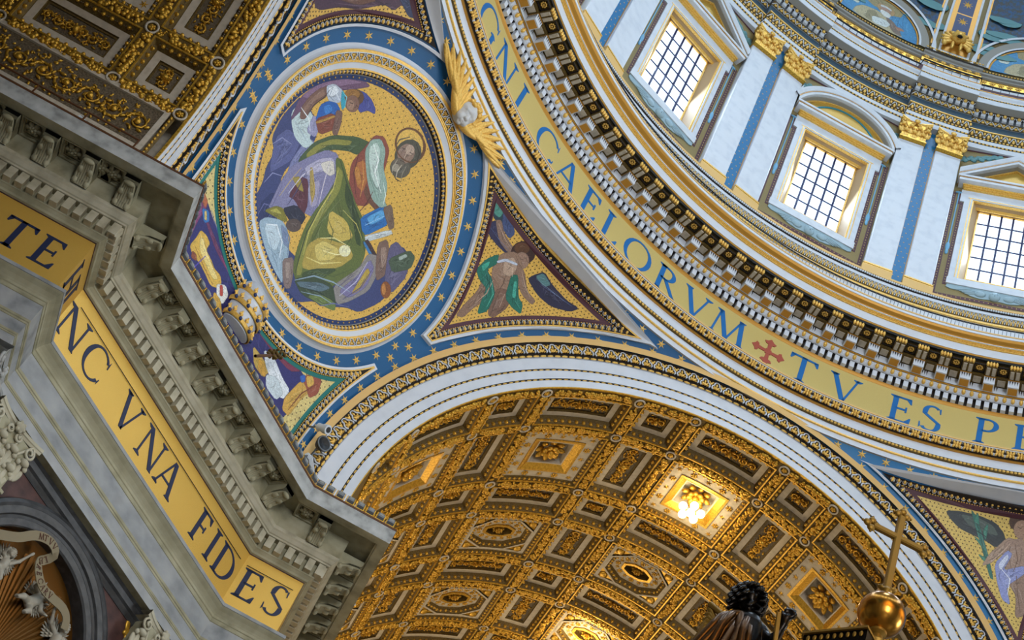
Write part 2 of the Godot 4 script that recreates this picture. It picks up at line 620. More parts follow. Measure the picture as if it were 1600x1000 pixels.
func circle_pts(r: float, n: int, a0 := 0.0, a1 := TAU) -> PackedVector2Array:
	var p := PackedVector2Array()
	for k in n:
		var a := lerpf(a0, a1, float(k) / n)
		p.append(MC + Vector2(cos(a) * r * 1.02, sin(a) * r))
	return p

# band between two loops of the a-h plane laid on the pendentive at heights y0 and y1
func loop_band(m: MB, lo: PackedVector2Array, y0: float, li: PackedVector2Array, y1: float) -> void:
	var best := 1e9
	var bi := 0
	var bj := 0
	for i in lo.size():
		for j in li.size():
			var d := lo[i].distance_squared_to(li[j])
			if d < best:
				best = d
				bi = i
				bj = j
	var pts := PackedVector2Array()
	var ys := PackedFloat32Array()
	for i in lo.size() + 1:
		pts.append(lo[(bi + i) % lo.size()])
		ys.append(y0)
	for j in li.size() + 1:
		pts.append(li[(bj - j + li.size() * 2) % li.size()])
		ys.append(y1)
	var eps := 1e-4
	pts[lo.size()] += Vector2(eps, -eps)
	pts[pts.size() - 1] += Vector2(-eps, eps)
	var tr := Geometry2D.triangulate_polygon(pts)
	for k in range(0, tr.size(), 3):
		var q := []
		var mid := Vector2.ZERO
		for j in 3:
			var i := tr[k + j]
			q.append(pend(pts[i].x, pts[i].y) + pn(pts[i].x, pts[i].y) * ys[i])
			mid += pts[i] / 3.0
		var nn: Vector3 = ((q[1] - q[0]) as Vector3).cross(q[2] - q[0]).normalized()
		if nn.dot(pn(mid.x, mid.y)) < 0: nn = -nn
		m.tri(q[0], q[1], q[2], nn)

func dense(poly: PackedVector2Array, step: float) -> PackedVector2Array:
	var o := PackedVector2Array()
	for k in poly.size():
		var a := poly[k]
		var b := poly[(k + 1) % poly.size()]
		var n := maxi(1, ceili(a.distance_to(b) / step))
		for i in n: o.append(a.lerp(b, float(i) / n))
	return o

func inset(poly: PackedVector2Array, d: float) -> PackedVector2Array:
	var r := Geometry2D.offset_polygon(poly, -d, Geometry2D.JOIN_MITER)
	var best := PackedVector2Array()
	for q in r:
		if best.is_empty() or q.size() > best.size(): best = q
	return dense(best, 0.35)

# fills a loop with small facets on the pendentive, with picture coordinates over rect
func loop_fill(poly: PackedVector2Array, y: float, rect: Rect2) -> ArrayMesh:
	var st := SurfaceTool.new()
	st.begin(Mesh.PRIMITIVE_TRIANGLES)
	var s := 0.5
	var lo := rect.position
	var hi := rect.end
	var a := lo.x
	while a < hi.x:
		var h := lo.y
		while h < hi.y:
			var cell := PackedVector2Array([V(a, h), V(a + s, h), V(a + s, h + s), V(a, h + s)])
			for q in Geometry2D.intersect_polygons(poly, cell):
				var tr := Geometry2D.triangulate_polygon(q)
				for k in range(0, tr.size(), 3):
					var tri := [q[tr[k]], q[tr[k + 1]], q[tr[k + 2]]]
					if (tri[1] - tri[0]).cross(tri[2] - tri[0]) > 0: tri.reverse()
					for c in tri:
						var nn := pn(c.x, c.y)
						st.set_normal(nn)
						st.set_uv(Vector2((c.x - lo.x) / rect.size.x, 1.0 - (c.y - lo.y) / rect.size.y))
						st.add_vertex(pend(c.x, c.y) + nn * y)
			h += s
		a += s
	return st.commit()

func walk(poly: PackedVector2Array, step: float, closed := true) -> Array:
	# evenly spaced (point, direction) along a loop
	var o := []
	var n := poly.size()
	var total := 0.0
	for k in (n if closed else n - 1): total += poly[k].distance_to(poly[(k + 1) % n])
	var cnt := maxi(1, roundi(total / step))
	var st := total / cnt
	var want := st * 0.5
	var at := 0.0
	for k in (n if closed else n - 1):
		var a := poly[k]
		var b := poly[(k + 1) % n]
		var l := a.distance_to(b)
		while want < at + l and o.size() < cnt:
			o.append([a.lerp(b, (want - at) / l), (b - a).normalized()])
			want += st
		at += l
	return o

var U := {}    # unit meshes

func units() -> void:
	# egg in its white shell, 1 wide; x along, y up, z out
	var e := MB.new()
	e.blob(Vector3(0, 0, 0.10), Vector3(0.27, 0.40, 0.26), Basis(), 6, 8)
	U.egg = e.done()
	var s := MB.new()
	var pts := []
	for k in 11:
		var a := lerpf(-0.25, PI + 0.25, k / 10.0)
		pts.append(Vector3(cos(a) * 0.40, -sin(a) * 0.50 + 0.02, 0.08))
	s.tube(pts, [0.055], 5)
	U.shell = s.done()
	s = MB.new()
	s.blob(Vector3(0.5, -0.05, 0.06), Vector3(0.06, 0.42, 0.10), Basis(), 4, 5)
	U.dart = s.done()
	# star with six points
	var st := MB.new()
	var o := PackedVector2Array()
	for k in 12:
		var a := PI / 2 + TAU * k / 12.0
		o.append(Vector2(cos(a), sin(a)) * (1.0 if k % 2 == 0 else 0.36))
	st.cone(o, Vector3(0, 0, 0.22))
	st.blob(Vector3(0, 0, 0.2), Vector3(0.17, 0.17, 0.12), Basis(), 4, 7)
	U.star = st.done()
	# bead of a rope
	var b := MB.new()
	b.blob(Vector3(0, 0, 0), Vector3(0.38, 0.30, 0.30), Basis(), 5, 7)
	U.bead = b.done()
	# rosette, radius 1
	var r := MB.new()
	for ring_ in 2:
		for k in 8:
			var a := TAU * (k + ring_ * 0.5) / 8.0
			var rr := 0.66 - 0.28 * ring_
			r.blob(Vector3(cos(a) * rr, sin(a) * rr, 0.10 + 0.16 * ring_), Vector3(0.36 - 0.1 * ring_, 0.19, 0.13), Basis(Vector3.BACK, a) * Basis(Vector3.UP, -0.35), 4, 6)
	r.blob(Vector3(0, 0, 0.32), Vector3(0.2, 0.2, 0.16), Basis(), 4, 7)
	U.rosette = r.done()
	# small flower
	r = MB.new()
	for k in 6:
		var a := TAU * k / 6.0
		r.blob(Vector3(cos(a) * 0.6, sin(a) * 0.6, 0.1), Vector3(0.42, 0.26, 0.2), Basis(Vector3.BACK, a), 4, 5)
	r.blob(Vector3(0, 0, 0.2), Vector3(0.26, 0.26, 0.2), Basis(), 4, 6)
	U.flower = r.done()
	# fruit of a garland
	r = MB.new()
	r.blob(Vector3.ZERO, Vector3.ONE, Basis(), 4, 6)
	U.fruit = r.done()
	# trefoil leaf of the arch moulding: white outline, gilded palmette; 1 wide, 1 tall
	var wo := MB.new()
	var tp := []
	for q in [V(-0.34, -0.50), V(-0.41, -0.34), V(-0.40, -0.14), V(-0.30, 0.02), V(-0.21, 0.10), V(-0.21, 0.28), V(-0.13, 0.43), V(0, 0.48), V(0.13, 0.43), V(0.21, 0.28), V(0.21, 0.10), V(0.30, 0.02), V(0.40, -0.14), V(0.41, -0.34), V(0.34, -0.50)]:
		tp.append(Vector3(q.x, q.y, 0.10))
	wo.tube(tp, [0.066], 5)
	var go := MB.new()
	for q in [[0, 0.16, 0.10, 0.22, 0.0], [-0.14, -0.18, 0.10, 0.22, -0.5], [0.14, -0.18, 0.10, 0.22, 0.5], [0, -0.22, 0.08, 0.22, 0.0], [-0.24, -0.34, 0.06, 0.13, -1.0], [0.24, -0.34, 0.06, 0.13, 1.0]]:
		go.blob(Vector3(q[0], q[1], 0.05), Vector3(q[2], q[3], 0.10), Basis(Vector3.BACK, -q[4]), 5, 6)
	for sg in [-1.0, 1.0]:
		go.blob(Vector3(0.44 * sg, 0.20, 0.05), Vector3(0.10, 0.26, 0.09), Basis(Vector3.BACK, 0.35 * sg), 4, 5)
		go.blob(Vector3(0.33 * sg, 0.38, 0.05), Vector3(0.10, 0.09, 0.08), Basis(), 4, 5)
	U.trefoil = two(wo, "white", go, "gold")
	# curled leaf of the ring's lower moulding with white darts
	wo = MB.new()
	for sg in [-1.0, 1.0]:
		wo.blob(Vector3(0.47 * sg, -0.22, 0.02), Vector3(0.07, 0.26, 0.08), Basis(Vector3.BACK, 0.4 * sg), 4, 5)
	wo.blob(Vector3(0.5, 0.3, 0.05), Vector3(0.06, 0.16, 0.06), Basis(), 4, 5)
	go = MB.new()
	for k in 3:
		var x := (k - 1) * 0.26
		go.blob(Vector3(x, 0.16, 0.05), Vector3(0.15, 0.34, 0.16), Basis(Vector3.BACK, -0.25 * (k - 1)), 5, 6)
		go.blob(Vector3(x * 1.1, -0.22, 0.10 - 0.04 * absf(k - 1)), Vector3(0.14, 0.24, 0.12), Basis(Vector3.BACK, 0.3 * (k - 1)), 5, 6)
	U.curl = two(wo, "white", go, "gold")
	# chevron leaf
	wo = MB.new()
	wo.tube([Vector3(-0.5, -0.42, 0.06), Vector3(-0.1, 0.40, 0.06), Vector3(0.1, 0.40, 0.06), Vector3(0.5, -0.42, 0.06)], [0.075], 5)
	go = MB.new()
	go.blob(Vector3(0, -0.14, 0.05), Vector3(0.22, 0.30, 0.12), Basis(), 5, 6)
	go.blob(Vector3(0.5, 0.18, 0.05), Vector3(0.17, 0.26, 0.1), Basis(), 5, 6)
	U.chevron = two(wo, "white", go, "gold")

func egg_row(parent: Node3D, ts: Array, shells := true, gold := "gold") -> void:
	stuff("egg", parent, U.egg, gold, ts)
	if shells: stuff("egg_shell", parent, U.shell, "white", ts)

# transforms along a loop of the pendentive, units of size s
func on_loop(poly: PackedVector2Array, s: float, off: float, closed := true, high := 1.0) -> Array:
	var o := []
	for w in walk(poly, s, closed):
		var t := pfr(w[0], w[1], off)
		o.append(t * Transform3D(Basis().scaled(Vector3(s, s * high, s)), Vector3.ZERO))
	return o

func pendentives() -> void:
	units()
	for c in [0, 3]:
		pendentive(c)
	for c in [1, 2]:
		var w := struct("wall_" + CORNERS[c] + "_pendentive", "plain curved pendentive at another corner of the crossing", "wall")
		w.transform = parm(c)
		part("surface", w, pend_surface(18).done(), "blue")

func pend_surface(rows: int) -> MB:
	var m := MB.new()
	var p := PackedVector3Array()
	var nn := PackedVector3Array()
	for r in rows + 1:
		var f := float(r) / rows
		var h := lerpf(32.9, 48.16, 1.0 - pow(1.0 - f, 1.4))
		var c := (D0 - half(h)) / sqrt(2.0)
		for i in rows + 1:
			var a := lerpf(-c, c, float(i) / rows)
			p.append(pend(a, h))
			nn.append(pn(a * 0.98, h))
	m.grid(rows + 1, rows + 1, p, nn)
	return m

func edge_curve(off: float, h0: float, h1: float, n: int) -> PackedVector2Array:
	# curve at distance off inside the right-hand edge of the pendentive
	var o := PackedVector2Array()
	for k in n + 1:
		var h := lerpf(h0, h1, float(k) / n)
		var e := 0.01
		var c := (D0 - half(h)) / sqrt(2.0)
		var c2 := (D0 - half(h + e)) / sqrt(2.0)
		var d := V(c2 - c, e).normalized()
		o.append(V(c, h) + V(-d.y, d.x) * off)
	return o

func side_panel() -> PackedVector2Array:
	var p := PackedVector2Array()
	for q in circle_pts(5.6, 26, deg_to_rad(74.6), deg_to_rad(-6.0)): p.append(q)
	for q in edge_curve(0.45, 41.95, 47.35, 30):
		if q.y < 47.85: p.append(q)
	p.append(V(11.85, 47.85))
	return p

func low_panel() -> PackedVector2Array:
	var p := PackedVector2Array()
	for q in circle_pts(5.55, 40, deg_to_rad(203.5), deg_to_rad(336.5)): p.append(q)
	var e := edge_curve(0.45, 39.75, 32.95, 20)
	for k in e.size():
		var q := e[k]
		p.append(q)
	e.reverse()
	for q in e: p.append(V(-q.x - 0.1, q.y))
	return p

func frame_panel(w: Node3D, poly: PackedVector2Array, border: String, pic: Material, called: String) -> void:
	var f := node(called, w)
	poly = dense(poly, 0.35)
	if Geometry2D.is_polygon_clockwise(poly): poly.reverse()
	var l := [poly]
	var ds := [0.03, 0.12, 0.17, 0.34, 0.38, 0.53]
	for d in ds: l.append(inset(poly, d))
	var m := MB.new()
	loop_band(m, l[0], 0.0, l[1], 0.12)
	loop_band(m, l[1], 0.12, l[2], 0.13)
	part("white_edge", f, m.done(), "white")
	m = MB.new()
	loop_band(m, l[2], 0.15, l[3], 0.15)
	part("gold_fillet", f, m.done(), "gold")
	m = MB.new()
	loop_band(m, l[3], 0.13, l[4], 0.04)
	loop_band(m, l[4], 0.04, l[5], 0.04)
	part("egg_bed", f, m.done(), "darkgap")
	var mid := inset(poly, 0.25)
	var ts := on_loop(mid, 0.20, 0.09)
	for k in ts.size(): ts[k] = (ts[k] as Transform3D) * Transform3D(Basis(Vector3.BACK, PI), Vector3.ZERO)
	egg_row(f, ts)
	stuff("bead", f, U.bead, "gold", on_loop(inset(poly, 0.365), 0.09, 0.05))
	m = MB.new()
	loop_band(m, l[5], 0.025, l[6], 0.025)
	part("border", f, m.done(), border)
	var rect := Rect2(l[6][0], Vector2.ZERO)
	for q in l[6]: rect = rect.expand(q)
	if DBG: print("RECT ", poly.size(), rect)
	var o := part("picture", f, loop_fill(l[6], 0.02, rect), "")
	o.material_override = pic

func roundel(w: Node3D, pic: Material) -> void:
	var f := node("roundel", w)
	var band := func(called: String, m: String, prof: Array) -> void:
		var b := MB.new()
		for k in prof.size() - 1:
			var p := PackedVector3Array()
			var nn := PackedVector3Array()
			var d: Vector2 = (prof[k + 1] - prof[k]).normalized()
			for q in [prof[k], prof[k + 1]]:
				for i in 97:
					var a := TAU * i / 96.0
					var c: Vector2 = MC + Vector2(cos(a) * 1.02, sin(a)) * q.x
					var n := pn(c.x, c.y)
					var c2: Vector2 = MC + Vector2(cos(a) * 1.02, sin(a)) * (q.x + 0.05)
					var rd := (pend(c2.x, c2.y) - pend(c.x, c.y)).normalized()
					p.append(pend(c.x, c.y) + n * q.y)
					nn.append((n * d.x - rd * d.y).normalized())
			b.grid(2, 97, p, nn)
		part(called, f, b.done(), m)
	band.call("blue_border", "darkblue", [V(3.98, 0.02), V(4.15, 0.02)])
	band.call("inner_cove", "grey", [V(4.14, 0.02), V(4.17, 0.05)])
	band.call("egg_bed", "darkgap", [V(4.17, 0.05), V(4.32, 0.16)])
	band.call("gold_fillet", "gold", [V(4.315, 0.16), V(4.32, 0.19), V(4.37, 0.19)])
	band.call("white_band", "white", [V(4.37, 0.185), V(4.55, 0.185)])
	band.call("gold_step", "gold", [V(4.55, 0.185), V(4.56, 0.22), V(4.60, 0.22), V(4.61, 0.25), V(4.64, 0.25)])
	band.call("leaf_bed", "darkgap", [V(4.64, 0.24), V(4.70, 0.22), V(4.80, 0.22), V(4.86, 0.25)])
	band.call("white_line", "white", [V(4.855, 0.26), V(4.89, 0.26)])
	band.call("gold_rim", "gold", [V(4.89, 0.265), V(4.97, 0.265), V(4.98, 0.24)])
	band.call("outer_cove", "white", [V(4.98, 0.24), V(5.0, 0.15), V(5.04, 0.08), V(5.09, 0.03), V(5.12, 0.0)])
	var ts := on_loop(circle_pts(4.245, 120), 0.165, 0.12)
	egg_row(f, ts)
	var k := 0
	for t in on_loop(circle_pts(4.745, 120), 0.33, 0.235, true, 0.75):
		part("leaf", f, U.trefoil, "", t)
	stuff("dot", f, U.fruit, "gold", on_loop(circle_pts(4.065, 120), 0.26, 0.03).map(func(t): return t * Transform3D(Basis().scaled(Vector3.ONE * 0.11), Vector3.ZERO)))
	# picture: polar facets
	var st := SurfaceTool.new()
	st.begin(Mesh.PRIMITIVE_TRIANGLES)
	for i in 15:
		for j in 64:
			var q := []
			for c in [[i, j], [i, j + 1], [i + 1, j + 1], [i, j], [i + 1, j + 1], [i + 1, j]]:
				var r: float = 3.99 * c[0] / 15.0
				var a: float = TAU * c[1] / 64.0
				q.append(Vector2(cos(a), sin(a)) * r)
			for c in q:
				var pt := MC + Vector2(c.x * 1.02, c.y)
				st.set_normal(pn(pt.x, pt.y))
				st.set_uv(Vector2(0.5 + c.x / 8.0, 0.5 - c.y / 8.0))
				st.add_vertex(pend(pt.x, pt.y) + pn(pt.x, pt.y) * 0.02)
	var o := part("picture", f, st.commit(), "")
	o.material_override = pic

func pendentive(c: int) -> void:
	var w := struct("wall_" + CORNERS[c], "blue starred pendentive with the big round mosaic of a seated bearded man" if c == 0 else "blue starred pendentive at the right edge with a winged child holding a palm", "wall")
	w.transform = parm(c)
	part("surface", w, pend_surface(56).done(), "blue" if c == 0 else "brightblue")
	var pics := [pic_saint(), pic_child(), pic_dark(), pic_keys()]
	if c == 0:
		roundel(w, pics[0])
	var sp := side_panel()
	var mp := PackedVector2Array()
	for q in sp: mp.append(V(-q.x - 0.1, q.y))
	if c == 0:
		frame_panel(w, sp, "purple", pics[1], "framed_panel")
	frame_panel(w, mp, "purple", pics[2] if c == 0 else pic_palm(), "framed_panel")
	if c == 0:
		frame_panel(w, low_panel(), "teal", pics[3], "framed_panel")
	# stars, each a raised gilded boss
	var spots := []
	for k in 37: spots.append(MC + Vector2(cos(deg_to_rad(4.9 + 9.73 * k)) * 1.02, sin(deg_to_rad(4.9 + 9.73 * k))) * 5.355)
	for s in [-1.0, 1.0]:
		for q in walk(edge_curve(0.235, 33.4, 47.6, 60), 0.84, false): spots.append(V(q[0].x * s, q[0].y))
		for k in 17:
			if k > 1: spots.append(V(s * (0.12 + 0.81 * k), 48.02))
	spots.append_array([V(5.62, 41.49), V(5.38, 40.64), V(-5.62, 41.49), V(-5.38, 40.64), V(-5.78, 41.1)])
	for q in spots:
		if absf(q.x) > 12.6: continue
		part("star", w, U.star, "stargold", pfr(q, Vector2(1, 0.12), 0.01) * Transform3D(Basis().scaled(Vector3.ONE * 0.19), Vector3.ZERO))

# ---- archivolts of the two arches in view
func archivolts() -> void:
	for k in 2:
		var s := struct("trim_%d" % (k + 1), "white and gilded archivolt of the big arch in the lower right" if k == 0 else "white and gilded archivolt of the arch at the upper left", "arch")
		s.transform = parm(k)
		var b := func(called: String, m: String, prof: Array) -> void:
			part(called, s, arch_band(prof).done(), m)
		b.call("outer_cove", "white", [V(14.0, -21.0), V(13.92, -20.9), V(13.9, -20.78)])
		b.call("gold_fillet", "palegold", [V(13.9, -20.78), V(13.64, -20.82)])
		b.call("leaf_bed", "darkgap", [V(13.65, -20.9), V(13.58, -21.02), V(13.36, -21.06), V(13.24, -21.10)])
		b.call("bead_bed", "darkgap", [V(13.25, -21.12), V(13.12, -21.12)])
		b.call("fascia", "white", [V(13.14, -21.10), V(13.125, -21.13), V(12.64, -21.14)])
		b.call("bead_bed", "darkgap", [V(12.64, -21.17), V(12.55, -21.17)])
		b.call("fascia", "white", [V(12.56, -21.15), V(12.21, -21.16)])
		b.call("bead_bed", "darkgap", [V(12.21, -21.19), V(12.12, -21.19)])
		b.call("fascia", "white", [V(12.13, -21.17), V(11.82, -21.18)])
		b.call("gold_edge", "oldgold", [V(11.83, -21.17), V(11.80, -21.18), V(11.80, -21.26)])
		var n := 86
		for i in n:
			var t := lerpf(0.0, PI, (i + 0.5) / n)
			part("leaf", s, U.trefoil, "", afr(t, 13.44, -21.0) * Transform3D(Basis().scaled(Vector3(0.485, 0.40, 0.45)), Vector3.ZERO))
		for row in [[13.185, -21.10, 0.30, 1.25, 0.36], [12.595, -21.16, 0.26, 1.0, 0.20], [12.165, -21.18, 0.26, 1.0, 0.20]]:
			var ts := []
			var cnt := roundi(PI * row[0] / row[2])
			for i in cnt:
				ts.append(afr(PI * (i + 0.5) / cnt, row[0], row[1]) * Transform3D(Basis().scaled(Vector3(row[2] * row[3], row[4] * 0.45, row[4] * 0.45)), Vector3.ZERO))
			stuff("bead", s, U.bead, "gold", ts)

# ---- the inscribed ring and its cornice
const A_LO := -188.0
const A_HI := -30.0

func ring() -> void:
	var s := struct("trim_3", "white and gilded ring under the drum with the blue lettered gold frieze", "cornice")
	var b := func(called: String, m: String, prof: Array) -> void:
		part(called, s, ring_band(prof).done(), m)
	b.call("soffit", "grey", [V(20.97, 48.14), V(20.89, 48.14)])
	b.call("fascia", "white", [V(20.89, 48.14), V(20.89, 48.40)])
	b.call("astragal", "gold", [V(20.89, 48.40), V(20.82, 48.41), V(20.80, 48.44), V(20.82, 48.47)])
	b.call("fascia", "white", [V(20.84, 48.46), V(20.84, 48.73)])
	b.call("bead_bed", "goldground", [V(20.83, 48.73), V(20.78, 48.74), V(20.78, 48.91), V(20.79, 48.92)])
	b.call("fascia", "white", [V(20.76, 48.90), V(20.76, 49.32)])
	b.call("gold_fillet", "bronzegold", [V(20.76, 49.32), V(20.68, 49.325), V(20.68, 49.38)])
	b.call("leaf_bed", "darkgap", [V(20.67, 49.38), V(20.56, 49.40), V(20.48, 49.50), V(20.43, 49.60)])
	b.call("white_line", "white", [V(20.43, 49.60), V(20.40, 49.60), V(20.40, 49.64)])
	b.call("gold_lip", "palegold", [V(20.40, 49.64), V(20.37, 49.645), V(20.37, 49.72)])
	b.call("top_ledge", "white", [V(20.37, 49.72), V(20.70, 49.72)])
	b.call("gold_frieze", "friezegold", [V(20.70, 49.70), V(20.70, 51.77)])
	b.call("bronze_cyma", "bronzegold", [V(20.70, 51.75), V(20.69, 51.80), V(20.66, 51.86), V(20.62, 51.90)])
	b.call("dentil_bed", "darkgap", [V(20.62, 51.90), V(20.62, 52.24), V(20.45, 52.24)])
	b.call("egg_bed", "white", [V(20.45, 52.24), V(20.40, 52.25), V(20.32, 52.32), V(20.26, 52.45)])
	b.call("gold_line", "bronzegold", [V(20.24, 52.45), V(20.22, 52.46), V(20.22, 52.52)])
	b.call("gap_wall", "white", [V(20.20, 52.52), V(20.20, 52.89)])
	b.call("gap_soffit", "goldground", [V(20.20, 52.90), V(19.74, 52.90)])
	b.call("cornice_soffit", "goldground", [V(19.75, 52.93), V(19.75, 53.08), V(19.22, 53.08)])
	b.call("dark_fillet", "black", [V(19.22, 53.24), V(19.21, 53.34)])
	b.call("gold_line", "bronzegold", [V(19.21, 53.34), V(19.19, 53.345), V(19.19, 53.43)])
	b.call("corona", "white", [V(19.18, 53.43), V(19.18, 53.86)])
	b.call("gold_lines", "gold", [V(19.18, 53.86), V(19.12, 53.865), V(19.12, 53.91), V(19.09, 53.915), V(19.09, 53.95), V(19.05, 53.955), V(19.05, 53.99)])
	b.call("white_line", "white", [V(19.05, 53.99), V(19.02, 53.995), V(19.02, 54.03)])
	b.call("gold_cyma", "bronzegold", [V(19.02, 54.03), V(18.99, 54.06), V(18.93, 54.09), V(18.86, 54.13), V(18.81, 54.19), V(18.80, 54.22)])
	b.call("white_line", "white", [V(18.80, 54.22), V(18.78, 54.225), V(18.78, 54.35)])
	b.call("cream_lip", "palegold", [V(18.78, 54.35), V(18.76, 54.355), V(18.76, 54.42)])
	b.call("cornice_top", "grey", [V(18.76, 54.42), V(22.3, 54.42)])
	# one module of the cornice: block, gap panel, modillion, rosette coffer
	var step := 360.0 / 134.0
	var first := -93.543 - 36 * step
	var hw := 0.215
	var blk := MB.new()
	blk.box(Transform3D(Basis(), Vector3(0, 0.185, 0.225)), Vector3(hw * 2, 0.37, 0.45))
	var flu := MB.new()
	for i in 4:
		var x := (i - 1.5) * 0.095
		flu.tri(Vector3(x - 0.028, 0.36, 0.452), Vector3(x + 0.028, 0.36, 0.452), Vector3(x, 0.12, 0.452), Vector3.BACK)
	for i in 6:
		for sg in [-1.0, 1.0]:
			var z := 0.03 + i * 0.07
			flu.tri(Vector3(sg * (hw + 0.002), 0.36, z), Vector3(sg * (hw + 0.002), 0.36, z + 0.05), Vector3(sg * (hw + 0.002), 0.10, z + 0.025), Vector3(sg, 0, 0))
	for i in 6:
		var x := hw + 0.05 + i * 0.088
		flu.tri(Vector3(x - 0.03, 0.37, 0.006), Vector3(x + 0.03, 0.37, 0.006), Vector3(x, 0.10, 0.006), Vector3.BACK)
	var blockmesh := two(blk, "white", flu, "darkgap")
	var sofg := MB.new()
	sofg.box(Transform3D(Basis(), Vector3(0, -0.006, 0.225)), Vector3(hw * 1.62, 0.012, 0.33))
	var capg := MB.new()
	capg.box(Transform3D(Basis(), Vector3(0, 0.385, 0.235)), Vector3(hw * 2 + 0.03, 0.03, 0.49))
	sofg.merge(capg, Transform3D())
	var gapf := MB.new()
	gapf.box(Transform3D(Basis(), Vector3(0, 0, 0.23)), Vector3(0.30, 0.03, 0.30))
	var modb := MB.new()
	modb.box(Transform3D(Basis(), Vector3(0, 0.13, 0.25)), Vector3(0.44, 0.26, 0.46))
	var modw := MB.new()
	for sg in [-1.0, 1.0]:
		modw.bevbox(Transform3D(Basis(Vector3.RIGHT, PI / 2), Vector3(0.11 * sg, 0.0, 0.24)), Vector3(0.15, 0.40, 0.035), 0.02)
	var modg := MB.new()
	for i in 4:
		modg.blob(Vector3((i - 1.5) * 0.115, 0.15, 0.50), Vector3(0.065, 0.13, 0.085), Basis(), 5, 6)
	var modmesh := modb.done(null, M["goldground"])
	modw.done(modmesh, M["taupe"])
	modg.done(modmesh, M["gold"])
	var rosg := MB.new()
	var fr := MB.new()
	for sg in [-1.0, 1.0]:
		fr.box(Transform3D(Basis(), Vector3(sg * 0.205, 0.04, 0.24)), Vector3(0.04, 0.10, 0.44))
		fr.box(Transform3D(Basis(), Vector3(0, 0.04, 0.24 + sg * 0.20)), Vector3(0.44, 0.10, 0.04))
	for k in 8:
		var a := TAU * k / 8.0
		rosg.blob(Vector3(cos(a) * 0.10, 0.02, 0.24 + sin(a) * 0.10), Vector3(0.045, 0.04, 0.04), Basis(), 4, 5)
	rosg.blob(Vector3(0, 0.0, 0.24), Vector3(0.04, 0.04, 0.04), Basis(), 4, 5)
	var rosm := two(fr, "darkgap", rosg, "gold")
	var sofmesh := sofg.done()
	var gapmesh := gapf.done()
	var dent := MB.new()
	dent.box(Transform3D(Basis(), Vector3(0, 0.165, 0.085)), Vector3(0.19, 0.33, 0.17))
	var dentmesh := dent.done()
	var cnt := 0
	var eggs := []
	while first + cnt * step < A_HI:
		var az := first + cnt * step
		cnt += 1
		part("block", s, blockmesh, "", rfr(az, 20.20, 52.52))
		part("block_panel", s, sofmesh, "bronzegold", rfr(az, 20.20, 52.52))
		part("gap_panel", s, gapmesh, "taupe", rfr(az + step * 0.5, 20.20, 52.885))
		part("modillion", s, modmesh, "", rfr(az, 19.75, 52.95))
		part("rosette_coffer", s, rosm, "", rfr(az + step * 0.5, 19.72, 53.02))
		for j in 3:
			var a2 := az + step * (j + 0.25) / 3.0
			part("dentil", s, dentmesh, "white", rfr(a2, 20.62, 51.90))
			eggs.append(rfr(a2, 20.33, 52.36) * Transform3D(Basis(Vector3.RIGHT, 0.6) * Basis.from_scale(Vector3(0.30, 0.30, 0.34)), Vector3.ZERO))
	egg_row(s, eggs)
	# carved leaves, beads, inscription
	var n := 322
	for i in n:
		var az := -180.0 + 360.0 * (i + 0.5) / n
		if az > A_HI and az < 172.0: continue
		part("leaf", s, U.curl, "", rfr(az, 20.52, 49.50) * Transform3D(Basis(Vector3.RIGHT, 0.5) * Basis.from_scale(Vector3(0.40, 0.31, 0.40)), Vector3.ZERO))
	var ts := []
	for i in 900:
		var az := -180.0 + 360.0 * i / 900.0
		if az > A_HI and az < 172.0: continue
		ts.append(rfr(az, 20.77, 48.825) * Transform3D(Basis.from_scale(Vector3(0.17, 0.20, 0.16)), Vector3.ZERO))
	stuff("bead", s, U.bead, "gold", ts)
	var text := [["E", -144.6], ["G", -139.84], ["N", -134.9], ["I", -130.9], ["C", -125.1], ["A", -120.9], ["E", -116.9], ["L", -113.3], ["O", -109.04], ["R", -104.6], ["V", -100.5], ["M", -96.0], ["T", -86.7], ["V", -81.7], ["E", -75.4], ["S", -71.9], ["P", -66.0], ["E", -62.0], ["T", -57.8], ["R", -53.4], ["V", -49.0], ["S", -45.0]]
	for q in text:
		var w := glyph_width(q[0]) * 1.45
		part("letter", s, glyph(q[0], 0.02), "letterblue", rfr(q[1], 20.70, 50.05) * Transform3D(Basis.from_scale(Vector3(1.45, 1.45, 1.0)), Vector3(-w / 2, 0, 0)))
	var cr := MB.new()
	var arm := PackedVector2Array([V(-0.07, 0.1), V(-0.09, 0.42), V(-0.2, 0.45), V(-0.26, 0.56), V(-0.14, 0.60), V(0, 0.74), V(0.14, 0.60), V(0.26, 0.56), V(0.2, 0.45), V(0.09, 0.42), V(0.07, 0.1)])
	for k in 4:
		cr.plate(arm, 0, 0.03, Transform3D(Basis(Vector3.BACK, k * PI / 2), Vector3.ZERO))
	cr.plate(PackedVector2Array([V(-0.13, -0.13), V(0.13, -0.13), V(0.13, 0.13), V(-0.13, 0.13)]), 0, 0.035)
	part("red_cross", s, cr.done(), "crossred", rfr(-90.9, 20.70, 50.76))
	# low iron railing along the edge of the cornice
	var r := thing("cornice_railing", "thin dark iron railing along the edge of the ring cornice below the windows", "railing")
	var pts := []
	for i in 181: pts.append(rfr(lerpf(-185, -30, i / 180.0), 19.3, 55.43).origin)
	var m := MB.new()
	m.tube(pts, [0.035], 6)
	part("handrail", r, m.done(), "black")
	var bars := []
	for i in 330:
		bars.append(rfr(lerpf(-185, -30, i / 330.0), 19.3, 54.92))
	m = MB.new()
	m.box(Transform3D(), Vector3(0.025, 1.02, 0.025))
	var bm := m.done()
	for i in bars.size(): 
		if i % 1 == 0 and i > 30: part("baluster", r, bm, "railgrey", bars[i])

